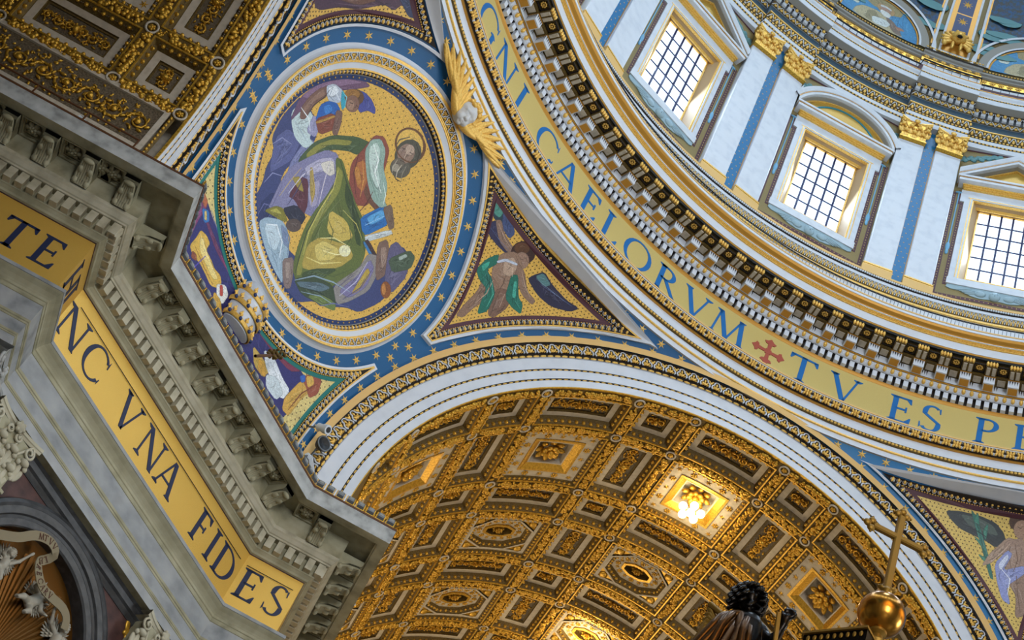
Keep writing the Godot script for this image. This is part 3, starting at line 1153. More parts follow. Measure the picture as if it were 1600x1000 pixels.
# ---- roman capitals, cap height 1, built of strokes
func glyph_width(c: String) -> float:
	return {"I": 0.30, "E": 0.62, "F": 0.60, "L": 0.62, "S": 0.62, "P": 0.66, "R": 0.80, "T": 0.82, "D": 0.88, "H": 0.92, "N": 0.98, "M": 1.12, "O": 1.0, "C": 0.86, "G": 0.94, "A": 0.94, "V": 0.94, "X": 0.9, "B": 0.7}.get(c, 0.8)

var glyphs := {}
func glyph(c: String, thick: float) -> ArrayMesh:
	if glyphs.has(c + str(thick)): return glyphs[c + str(thick)]
	var m := MB.new()
	var w := glyph_width(c)
	var K := 0.15   # heavy stroke
	var k := 0.065  # light stroke
	var bar := func(x0: float, y0: float, x1: float, y1: float, t: float) -> void:
		# stroke with level ends
		if absf(y1 - y0) > 0.2:
			m.plate(PackedVector2Array([V(x0 - t / 2, y0), V(x0 + t / 2, y0), V(x1 + t / 2, y1), V(x1 - t / 2, y1)]), 0, thick)
		else:
			m.plate(PackedVector2Array([V(x0, y0 - t / 2), V(x1, y1 - t / 2), V(x1, y1 + t / 2), V(x0, y0 + t / 2)]), 0, thick)
	var serif := func(x: float, y: float, l: float, r: float) -> void:
		var up := 1.0 if y < 0.5 else -1.0
		m.plate(PackedVector2Array([V(x - l, y), V(x + r, y), V(x + r, y + 0.03 * up), V(x + r * 0.35, y + 0.09 * up), V(x - l * 0.35, y + 0.09 * up), V(x - l, y + 0.03 * up)]), 0, thick)
	var arc := func(cx: float, cy: float, rx: float, ry: float, a0: float, a1: float) -> void:
		# broad where it runs upright, thin where it runs level
		var o := PackedVector2Array()
		var i := PackedVector2Array()
		var n := 22
		for j in n + 1:
			var a := deg_to_rad(lerpf(a0, a1, float(j) / n))
			var t := lerpf(k, K, pow(absf(cos(a + 0.25)), 1.3))
			o.append(V(cx + cos(a) * rx, cy + sin(a) * ry))
			i.append(V(cx + cos(a) * (rx - t), cy + sin(a) * (ry - k * 0.9)))
		for j in n:
			m.plate(PackedVector2Array([o[j], o[j + 1], i[j + 1], i[j]]), 0, thick)
	match c:
		"I":
			bar.call(w / 2, 0, w / 2, 1, K)
			serif.call(w / 2, 0, 0.16, 0.16)
			serif.call(w / 2, 1, 0.16, 0.16)
		"E", "F", "L":
			bar.call(0.17, 0, 0.17, 1, K)
			serif.call(0.17, 0, 0.16, 0.16)
			serif.call(0.17, 1, 0.16, 0.16)
			if c != "F":
				bar.call(0.17, 0.033, w, 0.033, k)
				m.plate(PackedVector2Array([V(w - 0.14, 0.05), V(w + 0.02, 0.0), V(w + 0.04, 0.23), V(w - 0.0, 0.23)]), 0, thick)
			if c != "L":
				bar.call(0.17, 0.967, w - 0.03, 0.967, k)
				m.plate(PackedVector2Array([V(w - 0.16, 0.95), V(w - 0.02, 1.0), V(w + 0.0, 0.79), V(w - 0.04, 0.79)]), 0, thick)
				bar.call(0.17, 0.52, w - 0.13, 0.52, k)
				bar.call(w - 0.13, 0.42, w - 0.13, 0.63, k * 0.8)
		"T":
			bar.call(w / 2, 0, w / 2, 1, K)
			serif.call(w / 2, 0, 0.17, 0.17)
			bar.call(0.02, 0.965, w - 0.02, 0.965, 0.07)
			m.plate(PackedVector2Array([V(0.0, 1.0), V(0.14, 0.95), V(0.03, 0.78), V(-0.01, 0.80)]), 0, thick)
			m.plate(PackedVector2Array([V(w, 1.0), V(w - 0.14, 0.95), V(w - 0.03, 0.78), V(w + 0.01, 0.80)]), 0, thick)
		"H":
			for x in [0.17, w - 0.17]:
				bar.call(x, 0, x, 1, K)
				serif.call(x, 0, 0.16, 0.16)
				serif.call(x, 1, 0.16, 0.16)
			bar.call(0.17, 0.5, w - 0.17, 0.5, k)
		"N":
			bar.call(0.14, 0, 0.14, 1, k)
			bar.call(w - 0.13, 0, w - 0.13, 1, k)
			bar.call(0.14, 1, w - 0.14, 0, K * 1.15)
			serif.call(0.14, 0, 0.14, 0.14)
			serif.call(0.10, 1, 0.13, 0.05)
			serif.call(w - 0.13, 1, 0.14, 0.14)
		"M":
			bar.call(0.10, 0, 0.22, 1, k)
			bar.call(w - 0.12, 0, w - 0.24, 1, K)
			bar.call(0.22, 1, w / 2, 0.0, K)
			bar.call(w - 0.24, 1, w / 2, 0.0, k)
			serif.call(0.10, 0, 0.12, 0.12)
			serif.call(w - 0.12, 0, 0.15, 0.15)
			serif.call(0.22, 1, 0.14, 0.06)
			serif.call(w - 0.24, 1, 0.06, 0.14)
		"V", "A":
			var f := V(0, 0)
			if c == "V":
				bar.call(0.13, 1, w / 2 + 0.02, 0, K)
				bar.call(w - 0.13, 1, w / 2 + 0.04, 0, k)
				serif.call(0.13, 1, 0.13, 0.13)
				serif.call(w - 0.13, 1, 0.13, 0.13)
			else:
				bar.call(0.11, 0, w / 2 - 0.03, 1, k)
				bar.call(w - 0.13, 0, w / 2, 1, K)
				bar.call(0.22, 0.34, w - 0.25, 0.34, k)
				serif.call(0.11, 0, 0.12, 0.13)
				serif.call(w - 0.13, 0, 0.14, 0.13)
		"O":
			arc.call(w / 2, 0.5, w / 2, 0.52, 0, 360)
		"C", "G":
			arc.call(w * 0.56, 0.5, w * 0.56, 0.52, 38, 322)
			m.plate(PackedVector2Array([V(w * 0.98, 0.83), V(w * 1.0, 0.70), V(w * 1.04, 0.70), V(w * 1.02, 0.96)]), 0, thick)
			if c == "G":
				bar.call(w * 0.93, 0.06, w * 0.93, 0.42, K)
				serif.call(w * 0.93, 0.42, 0.15, 0.12)
			else:
				m.plate(PackedVector2Array([V(w * 0.97, 0.19), V(w * 1.0, 0.28), V(w * 1.03, 0.27), V(w * 1.0, 0.1)]), 0, thick)
		"D":
			bar.call(0.17, 0, 0.17, 1, K)
			serif.call(0.17, 0, 0.16, 0.1)
			serif.call(0.17, 1, 0.16, 0.1)
			arc.call(0.30, 0.5, w - 0.30, 0.5, -90, 90)
			bar.call(0.17, 0.967, 0.32, 0.967, k)
			bar.call(0.17, 0.033, 0.32, 0.033, k)
		"P", "R", "B":
			bar.call(0.17, 0, 0.17, 1, K)
			serif.call(0.17, 0, 0.16, 0.16)
			serif.call(0.17, 1, 0.16, 0.1)
			arc.call(0.30, 0.74, 0.34, 0.26, -90, 90)
			bar.call(0.17, 0.967, 0.32, 0.967, k)
			bar.call(0.17, 0.51, 0.32, 0.51, k)
			if c == "R":
				bar.call(0.34, 0.52, w - 0.08, 0.04, K)
				m.plate(PackedVector2Array([V(w - 0.16, 0.04), V(w - 0.04, 0.09), V(w + 0.10, 0.0), V(w - 0.05, 0.0)]), 0, thick)
		"S":
			arc.call(w * 0.5, 0.75, w * 0.42, 0.265, 40, 200)
			arc.call(w * 0.5, 0.25, w * 0.46, 0.265, -150, 20)
			m.plate(PackedVector2Array([V(w * 0.08, 0.66), V(w * 0.30, 0.66), V(w * 0.96, 0.34), V(w * 0.74, 0.34)]), 0, thick)
			m.plate(PackedVector2Array([V(w * 0.80, 0.90), V(w * 0.84, 0.74), V(w * 0.89, 0.74), V(w * 0.88, 0.96)]), 0, thick)
			m.plate(PackedVector2Array([V(w * 0.10, 0.12), V(w * 0.06, 0.28), V(w * 0.01, 0.28), V(w * 0.02, 0.04)]), 0, thick)
	glyphs[c + str(thick)] = m.done()
	return glyphs[c + str(thick)]

# ---- drum: podium, window bays, pilasters, entablature, attic
func box_between(m: MB, a: Vector3, b: Vector3) -> void:
	m.box(Transform3D(Basis(), (a + b) * 0.5), (b - a).abs())

# plan of the breaks: forward over the pilaster pairs
func fwd(az: float) -> float:
	var d := absf(fposmod(az - TH0 + 11.25, 22.5) - 11.25)
	return 0.35 if d < 4.25 else 0.0

func broken_band(prof: Array, a0: float, a1: float, depth := 1.0) -> MB:
	var azs := []
	var sh := []
	var k0 := floori((a0 - TH0) / 22.5) - 1
	var k1 := ceili((a1 - TH0) / 22.5) + 1
	for k in range(k0, k1):
		var c := TH0 + 22.5 * k
		for q in [[-4.25, 0.0], [-4.25, 0.35], [-2.1, 0.35], [0, 0.35], [2.1, 0.35], [4.25, 0.35], [4.25, 0.0], [7.0, 0.0], [9.5, 0.0], [11.25, 0.0], [13.0, 0.0], [15.5, 0.0]]:
			azs.append(c + q[0])
			sh.append(q[1] * depth)
	var m := MB.new()
	for k in prof.size() - 1:
		var p0: Vector2 = prof[k]
		var p1: Vector2 = prof[k + 1]
		var d := Vector2(p0.y - p1.y, p1.x - p0.x).normalized()
		for i in azs.size() - 1:
			var q := []
			var f0 := rfr(azs[i], 1.0, 0)
			var f1 := rfr(azs[i + 1], 1.0, 0)
			var nn := ((f0.basis.z + f1.basis.z) * -d.x * 0.5 + Vector3(0, d.y, 0)).normalized()
			if azs[i] == azs[i + 1]: nn = f0.basis.x * (-1.0 if sh[i + 1] > sh[i] else 1.0)
			m.quad(rfr(azs[i], p0.x - sh[i], p0.y).origin, rfr(azs[i + 1], p0.x - sh[i + 1], p0.y).origin, rfr(azs[i + 1], p1.x - sh[i + 1], p1.y).origin, rfr(azs[i], p1.x - sh[i], p1.y).origin, nn)
	return m

func row_on_breaks(r: float, h: float, step_m: float, a0: float, a1: float) -> Array:
	# transforms along the broken plan, with unit spacing about step_m
	var o := []
	for k in range(floori((a0 - TH0) / 22.5), ceili((a1 - TH0) / 22.5)):
		var c := TH0 + 22.5 * k
		for seg in [[-4.25, 4.25, 0.35], [4.25, 18.25, 0.0]]:
			var rr: float = r - seg[2]
			var n := roundi(deg_to_rad(seg[1] - seg[0]) * rr / step_m)
			for i in n:
				o.append(rfr(c + lerpf(seg[0], seg[1], (i + 0.5) / n), rr, h))
	return o

func scaled(ts: Array, s: Vector3, tilt := 0.0) -> Array:
	return ts.map(func(t): return t * Transform3D(Basis(Vector3.RIGHT, tilt) * Basis.from_scale(s), Vector3.ZERO))

const DA := -150.0
const DB := -40.0

func drum() -> void:
	var s := struct("wall_drum", "bright white and gilded drum wall with pilasters between the tall windows", "wall")
	var b := func(called: String, m: String, prof: Array) -> void:
		part(called, s, ring_band(prof, 160).done(), m)
	b.call("podium_wall", "marble", [V(21.62, 54.42), V(21.62, 58.36)])
	b.call("gold_fillet", "gold", [V(21.62, 58.36), V(21.52, 58.37), V(21.52, 58.48)])
	b.call("chevron_bed", "goldground", [V(21.52, 58.49), V(21.45, 58.60), V(21.42, 58.84)])
	b.call("white_fascia", "white", [V(21.42, 58.84), V(21.39, 58.85), V(21.39, 59.02)])
	b.call("dot_bed", "darkgap", [V(21.38, 59.02), V(21.34, 59.04), V(21.34, 59.20)])
	b.call("cream_step", "palegold", [V(21.34, 59.20), V(21.32, 59.21), V(21.32, 59.34), V(21.94, 59.40)])
	var ts := []
	for i in 330:
		var az := lerpf(-185.0, -30.0, i / 330.0)
		ts.append(rfr(az, 21.46, 58.67))
	for t in ts: part("leaf", s, U.chevron, "", t * Transform3D(Basis(Vector3.RIGHT, 0.25) * Basis.from_scale(Vector3(0.177, 0.36, 0.25)), Vector3.ZERO))
	ts = []
	for i in 560: ts.append(rfr(lerpf(-185.0, -30.0, i / 560.0), 21.33, 59.12) * Transform3D(Basis.from_scale(Vector3(0.13, 0.2, 0.14)), Vector3.ZERO))
	stuff("bead", s, U.bead, "white", ts)
	# painted cartouches on the podium
	for k in range(-3, 3):
		for q in [[-3.2, 0.5, "friezegold"], [0.0, 0.8, "goldmosaic"], [3.2, 0.5, "friezegold"], [-6.5, 0.7, "purplegrey"], [6.5, 0.7, "purplegrey"]]:
			var pm := MB.new()
			var oval := PackedVector2Array()
			for i in 20: oval.append(V(cos(TAU * i / 20) * q[1], sin(TAU * i / 20) * 0.42))
			pm.plate(oval, 0, 0.02)
			part("cartouche", s, pm.done(), q[2], rfr(-90.0 + 22.5 * k + q[0], 21.60, 57.45))
	# entablature
	var e := struct("trim_4", "gilded entablature breaking forward over the pilasters at the top of the drum", "cornice")
	var bb := func(called: String, m: String, prof: Array) -> void:
		part(called, e, broken_band(prof, DA, DB).done(), m)
	bb.call("under", "white", [V(22.2, 72.1), V(21.86, 72.1)])
	bb.call("fascia", "white", [V(21.86, 72.1), V(21.86, 72.48)])
	bb.call("bead_bed", "darkgap", [V(21.85, 72.48), V(21.85, 72.60)])
	bb.call("fascia", "white", [V(21.82, 72.58), V(21.82, 72.84)])
	bb.call("bead_bed", "darkgap", [V(21.81, 72.84), V(21.81, 72.97)])
	bb.call("chevron_bed", "goldground", [V(21.79, 72.97), V(21.70, 73.05), V(21.60, 73.27)])
	bb.call("gold_line", "gold", [V(21.60, 73.27), V(21.56, 73.28), V(21.56, 73.33), V(21.85, 73.34)])
	bb.call("frieze", "friezeblue", [V(21.85, 73.33), V(21.85, 74.25)])
	bb.call("chevron_bed", "goldground", [V(21.80, 74.24), V(21.72, 74.30), V(21.64, 74.44)])
	bb.call("dentil_bed", "metalgrey", [V(21.64, 74.44), V(21.60, 74.44), V(21.60, 74.66), V(21.50, 74.66)])
	bb.call("egg_bed", "darkgap", [V(21.50, 74.66), V(21.44, 74.70), V(21.36, 74.80)])
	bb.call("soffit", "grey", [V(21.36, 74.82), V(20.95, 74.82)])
	bb.call("corona", "white", [V(20.95, 74.82), V(20.93, 74.84), V(20.93, 75.20)])
	bb.call("bead_bed", "darkgap", [V(20.92, 75.20), V(20.92, 75.28)])
	bb.call("cyma", "white", [V(20.91, 75.28), V(20.89, 75.36), V(20.82, 75.46), V(20.80, 75.60)])
	bb.call("gold_edge", "bronzegold", [V(20.80, 75.60), V(20.78, 75.605), V(20.78, 75.66), V(22.2, 75.67)])
	var ru := func(called: String, mesh: Mesh, m: String, ts2: Array) -> void:
		stuff(called, e, mesh, m, ts2)
	ru.call("bead", U.bead, "gold", scaled(row_on_breaks(21.84, 72.54, 0.19, DA, DB), Vector3(0.2, 0.2, 0.14)))
	ru.call("bead", U.bead, "gold", scaled(row_on_breaks(21.80, 72.905, 0.19, DA, DB), Vector3(0.2, 0.2, 0.14)))
	for t in scaled(row_on_breaks(21.70, 73.12, 0.40, DA, DB), Vector3(0.40, 0.34, 0.3), 0.55): part("leaf", e, U.chevron, "", t)
	for t in scaled(row_on_breaks(21.72, 74.33, 0.40, DA, DB), Vector3(0.40, 0.22, 0.3), 0.6): part("leaf", e, U.chevron, "", t)
	var dm := MB.new()
	dm.box(Transform3D(Basis(), Vector3(0, 0.11, 0.06)), Vector3(0.22, 0.22, 0.12))
	ru.call("dentil", dm.done(), "white", row_on_breaks(21.60, 74.44, 0.36, DA, DB))
	var er := scaled(row_on_breaks(21.43, 74.74, 0.34, DA, DB), Vector3(0.34, 0.22, 0.3), 0.6)
	egg_row(e, er)
	ru.call("bead", U.bead, "gold", scaled(row_on_breaks(20.91, 75.24, 0.14, DA, DB), Vector3(0.14, 0.14, 0.12)))
	# upper railing
	var r := thing("gallery_railing", "dark iron railing on top of the drum entablature", "railing")
	var pts := []
	for k in range(-4, 3):
		var c := TH0 + 22.5 * k
		for q in [[-4.2, 0.35], [-2, 0.35], [0, 0.35], [2, 0.35], [4.2, 0.35], [4.3, 0.0], [7.5, 0.0], [11.25, 0.0], [15, 0.0], [18.2, 0.0]]:
			pts.append(rfr(c + q[0], 21.1 - q[1], 76.72).origin)
	var m := MB.new()
	m.tube(pts, [0.05], 5)
	part("handrail", r, m.done(), "black")
	m = MB.new()
	m.box(Transform3D(), Vector3(0.03, 1.05, 0.03))
	var bm := m.done()
	for t in row_on_breaks(21.1, 76.19, 0.42, -130.0, DB): part("baluster", r, bm, "black", t)
	# attic
	var at := struct("trim_5", "gilded attic mouldings between the gallery railing and the dome mosaics", "cornice")
	var ab := func(called: String, mm: String, prof: Array) -> void:
		part(called, at, broken_band(prof, DA, DB, 0.6).done(), mm)
	ab.call("base_wall", "marble", [V(21.75, 75.67), V(21.75, 76.9)])
	ab.call("purple_band", "purple", [V(21.74, 76.9), V(21.74, 77.5)])
	ab.call("base_wall", "marble", [V(21.75, 77.5), V(21.75, 77.85)])
	ab.call("gold_bed", "oldgold", [V(21.70, 77.85), V(21.66, 78.2)])
	ab.call("grey_step", "grey", [V(21.66, 78.2), V(21.55, 78.22), V(21.55, 78.36), V(21.45, 78.38), V(21.45, 78.55)])
	ab.call("bead_bed", "darkgap", [V(21.44, 78.55), V(21.42, 78.68)])
	ab.call("top", "grey", [V(21.42, 78.68), V(22.3, 78.70)])
	for t in scaled(row_on_breaks(21.68, 78.02, 0.46, DA, DB), Vector3(0.17, 0.15, 0.14)): part("flower", at, U.flower, "gold", t)
	stuff("bead", at, U.bead, "gold", scaled(row_on_breaks(21.42, 78.615, 0.16, DA, DB), Vector3(0.17, 0.17, 0.12)))
	# bays
	for k in 16:
		var az := -90.0 + 22.5 * k
		var near_ := absf(wrapf(az + 90.0, -180, 180)) < 50.0
		window_bay(k, az, near_)
	for k in range(-3, 3):
		pilasters(TH0 + 22.5 * k, k)

func rect_frame(m: MB, x0: float, x1: float, y0: float, y1: float, t: float, z0: float, z1: float) -> void:
	box_between(m, Vector3(x0, y0, z0), Vector3(x0 + t, y1, z1))
	box_between(m, Vector3(x1 - t, y0, z0), Vector3(x1, y1, z1))
	box_between(m, Vector3(x0 + t, y0, z0), Vector3(x1 - t, y0 + t, z1))
	box_between(m, Vector3(x0 + t, y1 - t, z0), Vector3(x1 - t, y1, z1))

func window_bay(k: int, az: float, detailed: bool) -> void:
	var names := {0: "tall gridded drum window under the curved pediment", 1: "tall gridded drum window under a pointed pediment at the right edge", 15: "tall gridded drum window under a pointed pediment, nearest the gilded cherub"}
	var w := struct("window_%d" % (k + 1), names.get(k, "another tall window of the drum"), "window")
	w.transform = rfr(az, 21.95, 0)
	var wide := 2.95 if detailed else 4.5
	var m := MB.new()
	for q in [[-wide, 59.2, -1.72, 73.6], [1.72, 59.2, wide, 73.6], [-1.72, 59.2, 1.72, 61.62], [-1.72, 67.85, 1.72, 73.6]]:
		m.quad(Vector3(q[0], q[1], 0), Vector3(q[2], q[1], 0), Vector3(q[2], q[3], 0), Vector3(q[0], q[3], 0), Vector3.BACK)
	part("bay_wall", w, m.done(), "walldrum" if detailed else "white")
	# reveals
	var o := [Vector3(-1.72, 61.62, 0), Vector3(1.72, 61.62, 0), Vector3(1.72, 67.85, 0), Vector3(-1.72, 67.85, 0)]
	var i := [Vector3(-1.36, 62.42, -0.56), Vector3(1.36, 62.42, -0.56), Vector3(1.36, 67.74, -0.56), Vector3(-1.36, 67.74, -0.56)]
	for q in [[0, "white"], [1, "wood"], [2, "wood"], [3, "wood"]]:
		m = MB.new()
		var a: int = q[0]
		var b := (a + 1) % 4
		var nn: Vector3 = [Vector3.UP, Vector3.LEFT, Vector3.DOWN, Vector3.RIGHT][a]
		m.quad(o[a], o[b], i[b], i[a], (nn + Vector3.BACK * 0.4).normalized())
		part("sill" if a == 0 else "reveal", w, m.done(), q[1])
	if not detailed:
		m = MB.new()
		m.quad(i[0], i[1], i[2], i[3], Vector3.BACK)
		part("window_pane", w, m.done(), "daylight")
		return
	# panes and bars
	var pw := 2.72 / 5.0
	var ph := 5.32 / 6.0
	m = MB.new()
	m.quad(Vector3(-pw / 2, -ph / 2, 0), Vector3(pw / 2, -ph / 2, 0), Vector3(pw / 2, ph / 2, 0), Vector3(-pw / 2, ph / 2, 0), Vector3.BACK)
	var pane := m.done()
	for x in 5:
		for y in 6:
			part("window_pane", w, pane, "daylight", Transform3D(Basis(), Vector3(-1.36 + pw * (x + 0.5), 62.42 + ph * (y + 0.5), -0.56)))
	m = MB.new()
	for x in range(1, 5): box_between(m, Vector3(-1.36 + pw * x - 0.045, 62.42, -0.56), Vector3(-1.36 + pw * x + 0.045, 67.74, -0.50))
	part("upright_bars", w, m.done(), "blueiron")
	m = MB.new()
	for y in range(1, 6): box_between(m, Vector3(-1.36, 62.42 + ph * y - 0.03, -0.56), Vector3(1.36, 62.42 + ph * y + 0.03, -0.52))
	part("cross_bars", w, m.done(), "blueiron")
	m = MB.new()
	rect_frame(m, -1.40, 1.40, 62.38, 67.80, 0.07, -0.56, -0.48)
	rect_frame(m, -1.74, 1.74, 61.60, 67.87, 0.06, -0.10, 0.02)
	box_between(m, Vector3(-1.55, 67.62, -0.34), Vector3(1.55, 67.8, -0.28))
	part("gold_bead", w, m.done(), "gold")
	# white frame with ears
	m = MB.new()
	for sg in [-1.0, 1.0]:
		box_between(m, Vector3(1.74 * sg, 61.15, 0), Vector3(2.12 * sg, 67.6, 0.06))
		box_between(m, Vector3(1.74 * sg, 67.6, 0), Vector3(2.32 * sg, 68.55, 0.06))
	box_between(m, Vector3(-1.74, 67.87, 0), Vector3(1.74, 68.55, 0.06))
	box_between(m, Vector3(-2.16, 61.15, 0), Vector3(2.16, 61.60, 0.10))
	part("stone_frame", w, m.done(), "marble")
	m = MB.new()
	for sg in [-1.0, 1.0]:
		box_between(m, Vector3(1.82 * sg, 61.7, 0.05), Vector3(1.86 * sg, 67.95, 0.075))
	box_between(m, Vector3(-1.95, 67.93, 0.05), Vector3(1.95, 67.98, 0.075))
	part("gold_line", w, m.done(), "gold")
	# purple dotted borders
	m = MB.new()
	for sg in [-1.0, 1.0]:
		box_between(m, Vector3(2.54 * sg, 60.3, 0), Vector3(2.72 * sg, 68.4, 0.015))
		box_between(m, Vector3(2.14 * sg, 61.1, 0), Vector3(2.30 * sg, 67.55, 0.015))
		box_between(m, Vector3(2.30 * sg, 67.40, 0), Vector3(2.44 * sg, 68.5, 0.015))
	box_between(m, Vector3(-2.54, 60.25, 0), Vector3(2.54, 60.43, 0.015))
	box_between(m, Vector3(-2.9, 72.0, 0), Vector3(2.9, 72.1, 0.015))
	part("purple_border", w, m.done(), "purple")
	var dots := []
	for sg in [-1.0, 1.0]:
		for j in 40:
			dots.append(Transform3D(Basis.from_scale(Vector3(0.028, 0.028, 0.02)), Vector3(2.63 * sg, 60.5 + j * 0.2, 0.015)))
			if j < 31: dots.append(Transform3D(Basis.from_scale(Vector3(0.028, 0.028, 0.02)), Vector3(2.22 * sg, 61.25 + j * 0.2, 0.015)))
	for j in 25: dots.append(Transform3D(Basis.from_scale(Vector3(0.028, 0.028, 0.02)), Vector3(-2.4 + j * 0.2, 60.34, 0.015)))
	stuff("border_dot", w, U.fruit, "friezegold", dots)
	# pale cords with tassels
	for sg in [-1.0, 1.0]:
		m = MB.new()
		m.tube([Vector3(2.42 * sg, 68.3, 0.02), Vector3(2.42 * sg, 64.2, 0.02)], [0.035], 5)
		m.blob(Vector3(2.42 * sg, 63.9, 0.03), Vector3(0.11, 0.34, 0.05), Basis(), 5, 7)
		m.blob(Vector3(2.42 * sg, 63.5, 0.03), Vector3(0.08, 0.20, 0.05), Basis(), 5, 7)
		m.blob(Vector3(2.42 * sg, 68.3, 0.03), Vector3(0.2, 0.07, 0.05), Basis(), 5, 7)
		part("cord", w, m.done(), "paleblue")
	# apron with a winged head
	m = MB.new()
	m.plate(PackedVector2Array([V(-2.1, 61.15), V(-2.12, 60.95), V(-1.95, 60.85), V(-1.5, 60.83), V(-1.0, 60.58), V(-0.6, 60.50), V(-0.3, 60.55), V(0.3, 60.55), V(0.6, 60.50), V(1.0, 60.58), V(1.5, 60.83), V(1.95, 60.85), V(2.12, 60.95), V(2.1, 61.15)]), 0.0, 0.05)
	m.blob(Vector3(0, 60.78, 0.06), Vector3(0.26, 0.30, 0.16), Basis(), 7, 9)
	m.blob(Vector3(0, 60.74, 0.2), Vector3(0.04, 0.07, 0.05), Basis(), 4, 5)
	for sg in [-1.0, 1.0]:
		m.blob(Vector3(0.10 * sg, 60.84, 0.19), Vector3(0.05, 0.03, 0.03), Basis(), 4, 5)
		m.blob(Vector3(0.62 * sg, 60.80, 0.06), Vector3(0.26, 0.20, 0.09), Basis(), 5, 7)
		for j in 4:
			m.blob(Vector3((0.95 + 0.12 * j) * sg, 60.74 + 0.07 * j, 0.05), Vector3(0.42, 0.05, 0.05), Basis(Vector3.BACK, -0.25 * sg), 4, 5)
	part("apron", w, m.done(), "paleblue2")
	# gilded lintel and pediment
	m = MB.new()
	box_between(m, Vector3(-2.25, 68.52, 0.06), Vector3(2.25, 68.58, 0.16))
	box_between(m, Vector3(-2.29, 68.58, 0.06), Vector3(2.29, 68.66, 0.24))
	box_between(m, Vector3(-2.33, 68.66, 0.06), Vector3(2.33, 68.74, 0.30))
	part("gilded_lintel", w, m.done(), "gold")
	m = MB.new()
	box_between(m, Vector3(-2.55, 68.74, 0.0), Vector3(2.55, 68.93, 0.52))
	box_between(m, Vector3(-2.62, 68.96, 0.0), Vector3(2.62, 69.10, 0.58))
	part("cornice", w, m.done(), "marble")
	m = MB.new()
	box_between(m, Vector3(-2.57, 68.925, 0.0), Vector3(2.57, 68.965, 0.55))
	part("gold_line", w, m.done(), "bronzegold")
	# raking part
	var path := []
	var seg: bool = k % 2 == 0
	if seg:
		var rr := (2.62 * 2.62 + 1.95 * 1.95) / (2.0 * 1.95)
		for j in 33:
			var a := lerpf(-1.0, 1.0, j / 32.0) * asin(2.62 / rr)
			path.append(Vector3(sin(a) * rr, 69.15 + cos(a) * rr - (rr - 1.95), 0))
	else:
		path = [Vector3(-2.62, 69.15, 0), Vector3(0, 71.0, 0), Vector3(2.62, 69.15, 0)]
	var bands := [["rake_cyma", "marble", [V(0.36, 0.0), V(0.36, 0.62), V(0.28, 0.60), V(0.14, 0.54), V(0.12, 0.50)]], ["gold_line", "bronzegold", [V(0.12, 0.51), V(0.08, 0.51)]], ["rake_fascia", "marble", [V(0.08, 0.49), V(-0.06, 0.47), V(-0.06, 0.34)]], ["rake_soffit", "grey", [V(-0.06, 0.34), V(-0.10, 0.32), V(-0.10, 0.02)]], ["gold_inner", "gold", [V(-0.10, 0.10), V(-0.18, 0.10), V(-0.18, 0.0)]]]
	for bd in bands:
		m = MB.new()
		for j in path.size() - 1:
			# each stretch has ends cut on the bisector
			var fr := []
			for e in [j, j + 1]:
				var d0: Vector3 = (path[maxi(e, 1)] - path[maxi(e, 1) - 1]).normalized()
				var d1: Vector3 = (path[mini(e + 1, path.size() - 1)] - path[mini(e, path.size() - 2)]).normalized()
				var n0 := Vector3(-d0.y, d0.x, 0)
				var n1 := Vector3(-d1.y, d1.x, 0)
				var bis := (n0 + n1).normalized()
				if e == 0 or e == path.size() - 1: bis = Vector3.UP
				var f := bis / maxf(0.3, bis.dot(n0 if e > 0 else n1))
				fr.append(Transform3D(Basis(f, Vector3.BACK, Vector3.RIGHT), path[e]))
			m.sweep(fr, bd[2])
		part(bd[0], w, m.done(), bd[1])
	m = MB.new()
	var poly := PackedVector2Array()
	for p in path: poly.append(V(p.x * 0.9, p.y - 0.1))
	m.plate(poly, 0.0, 0.03)
	part("tympanum", w, m.done(), "goldmosaic")
	m = MB.new()
	for j in path.size() - 1:
		var a: Vector3 = path[j] * Vector3(0.78, 1, 1) + Vector3(0, -0.36, 0.04)
		var b: Vector3 = path[j + 1] * Vector3(0.78, 1, 1) + Vector3(0, -0.36, 0.04)
		if a.y > 69.2 and b.y > 69.2: m.tube([a, b], [0.05], 5)
	if m.v.size(): part("teal_line", w, m.done(), "teal2")
	# pale festoons above
	m = MB.new()
	for sg in [-1.0, 1.0]:
		for j in 16:
			var f := j / 15.0
			m.blob(Vector3(sg * lerpf(2.75, 0.9, f), 71.1 + 0.75 * f + 0.1 * sin(j * 2.1), 0.02), Vector3(0.20 + 0.06 * sin(j * 1.7), 0.15, 0.05), Basis(Vector3.BACK, j * 1.1), 4, 5)
		for j in 3:
			m.blob(Vector3(sg * (1.2 + 0.28 * j), 71.75 - 0.08 * j, 0.03), Vector3(0.5, 0.07, 0.04), Basis(Vector3.BACK, -0.5 * sg), 4, 6)
	part("festoon", w, m.done(), "paleteal")

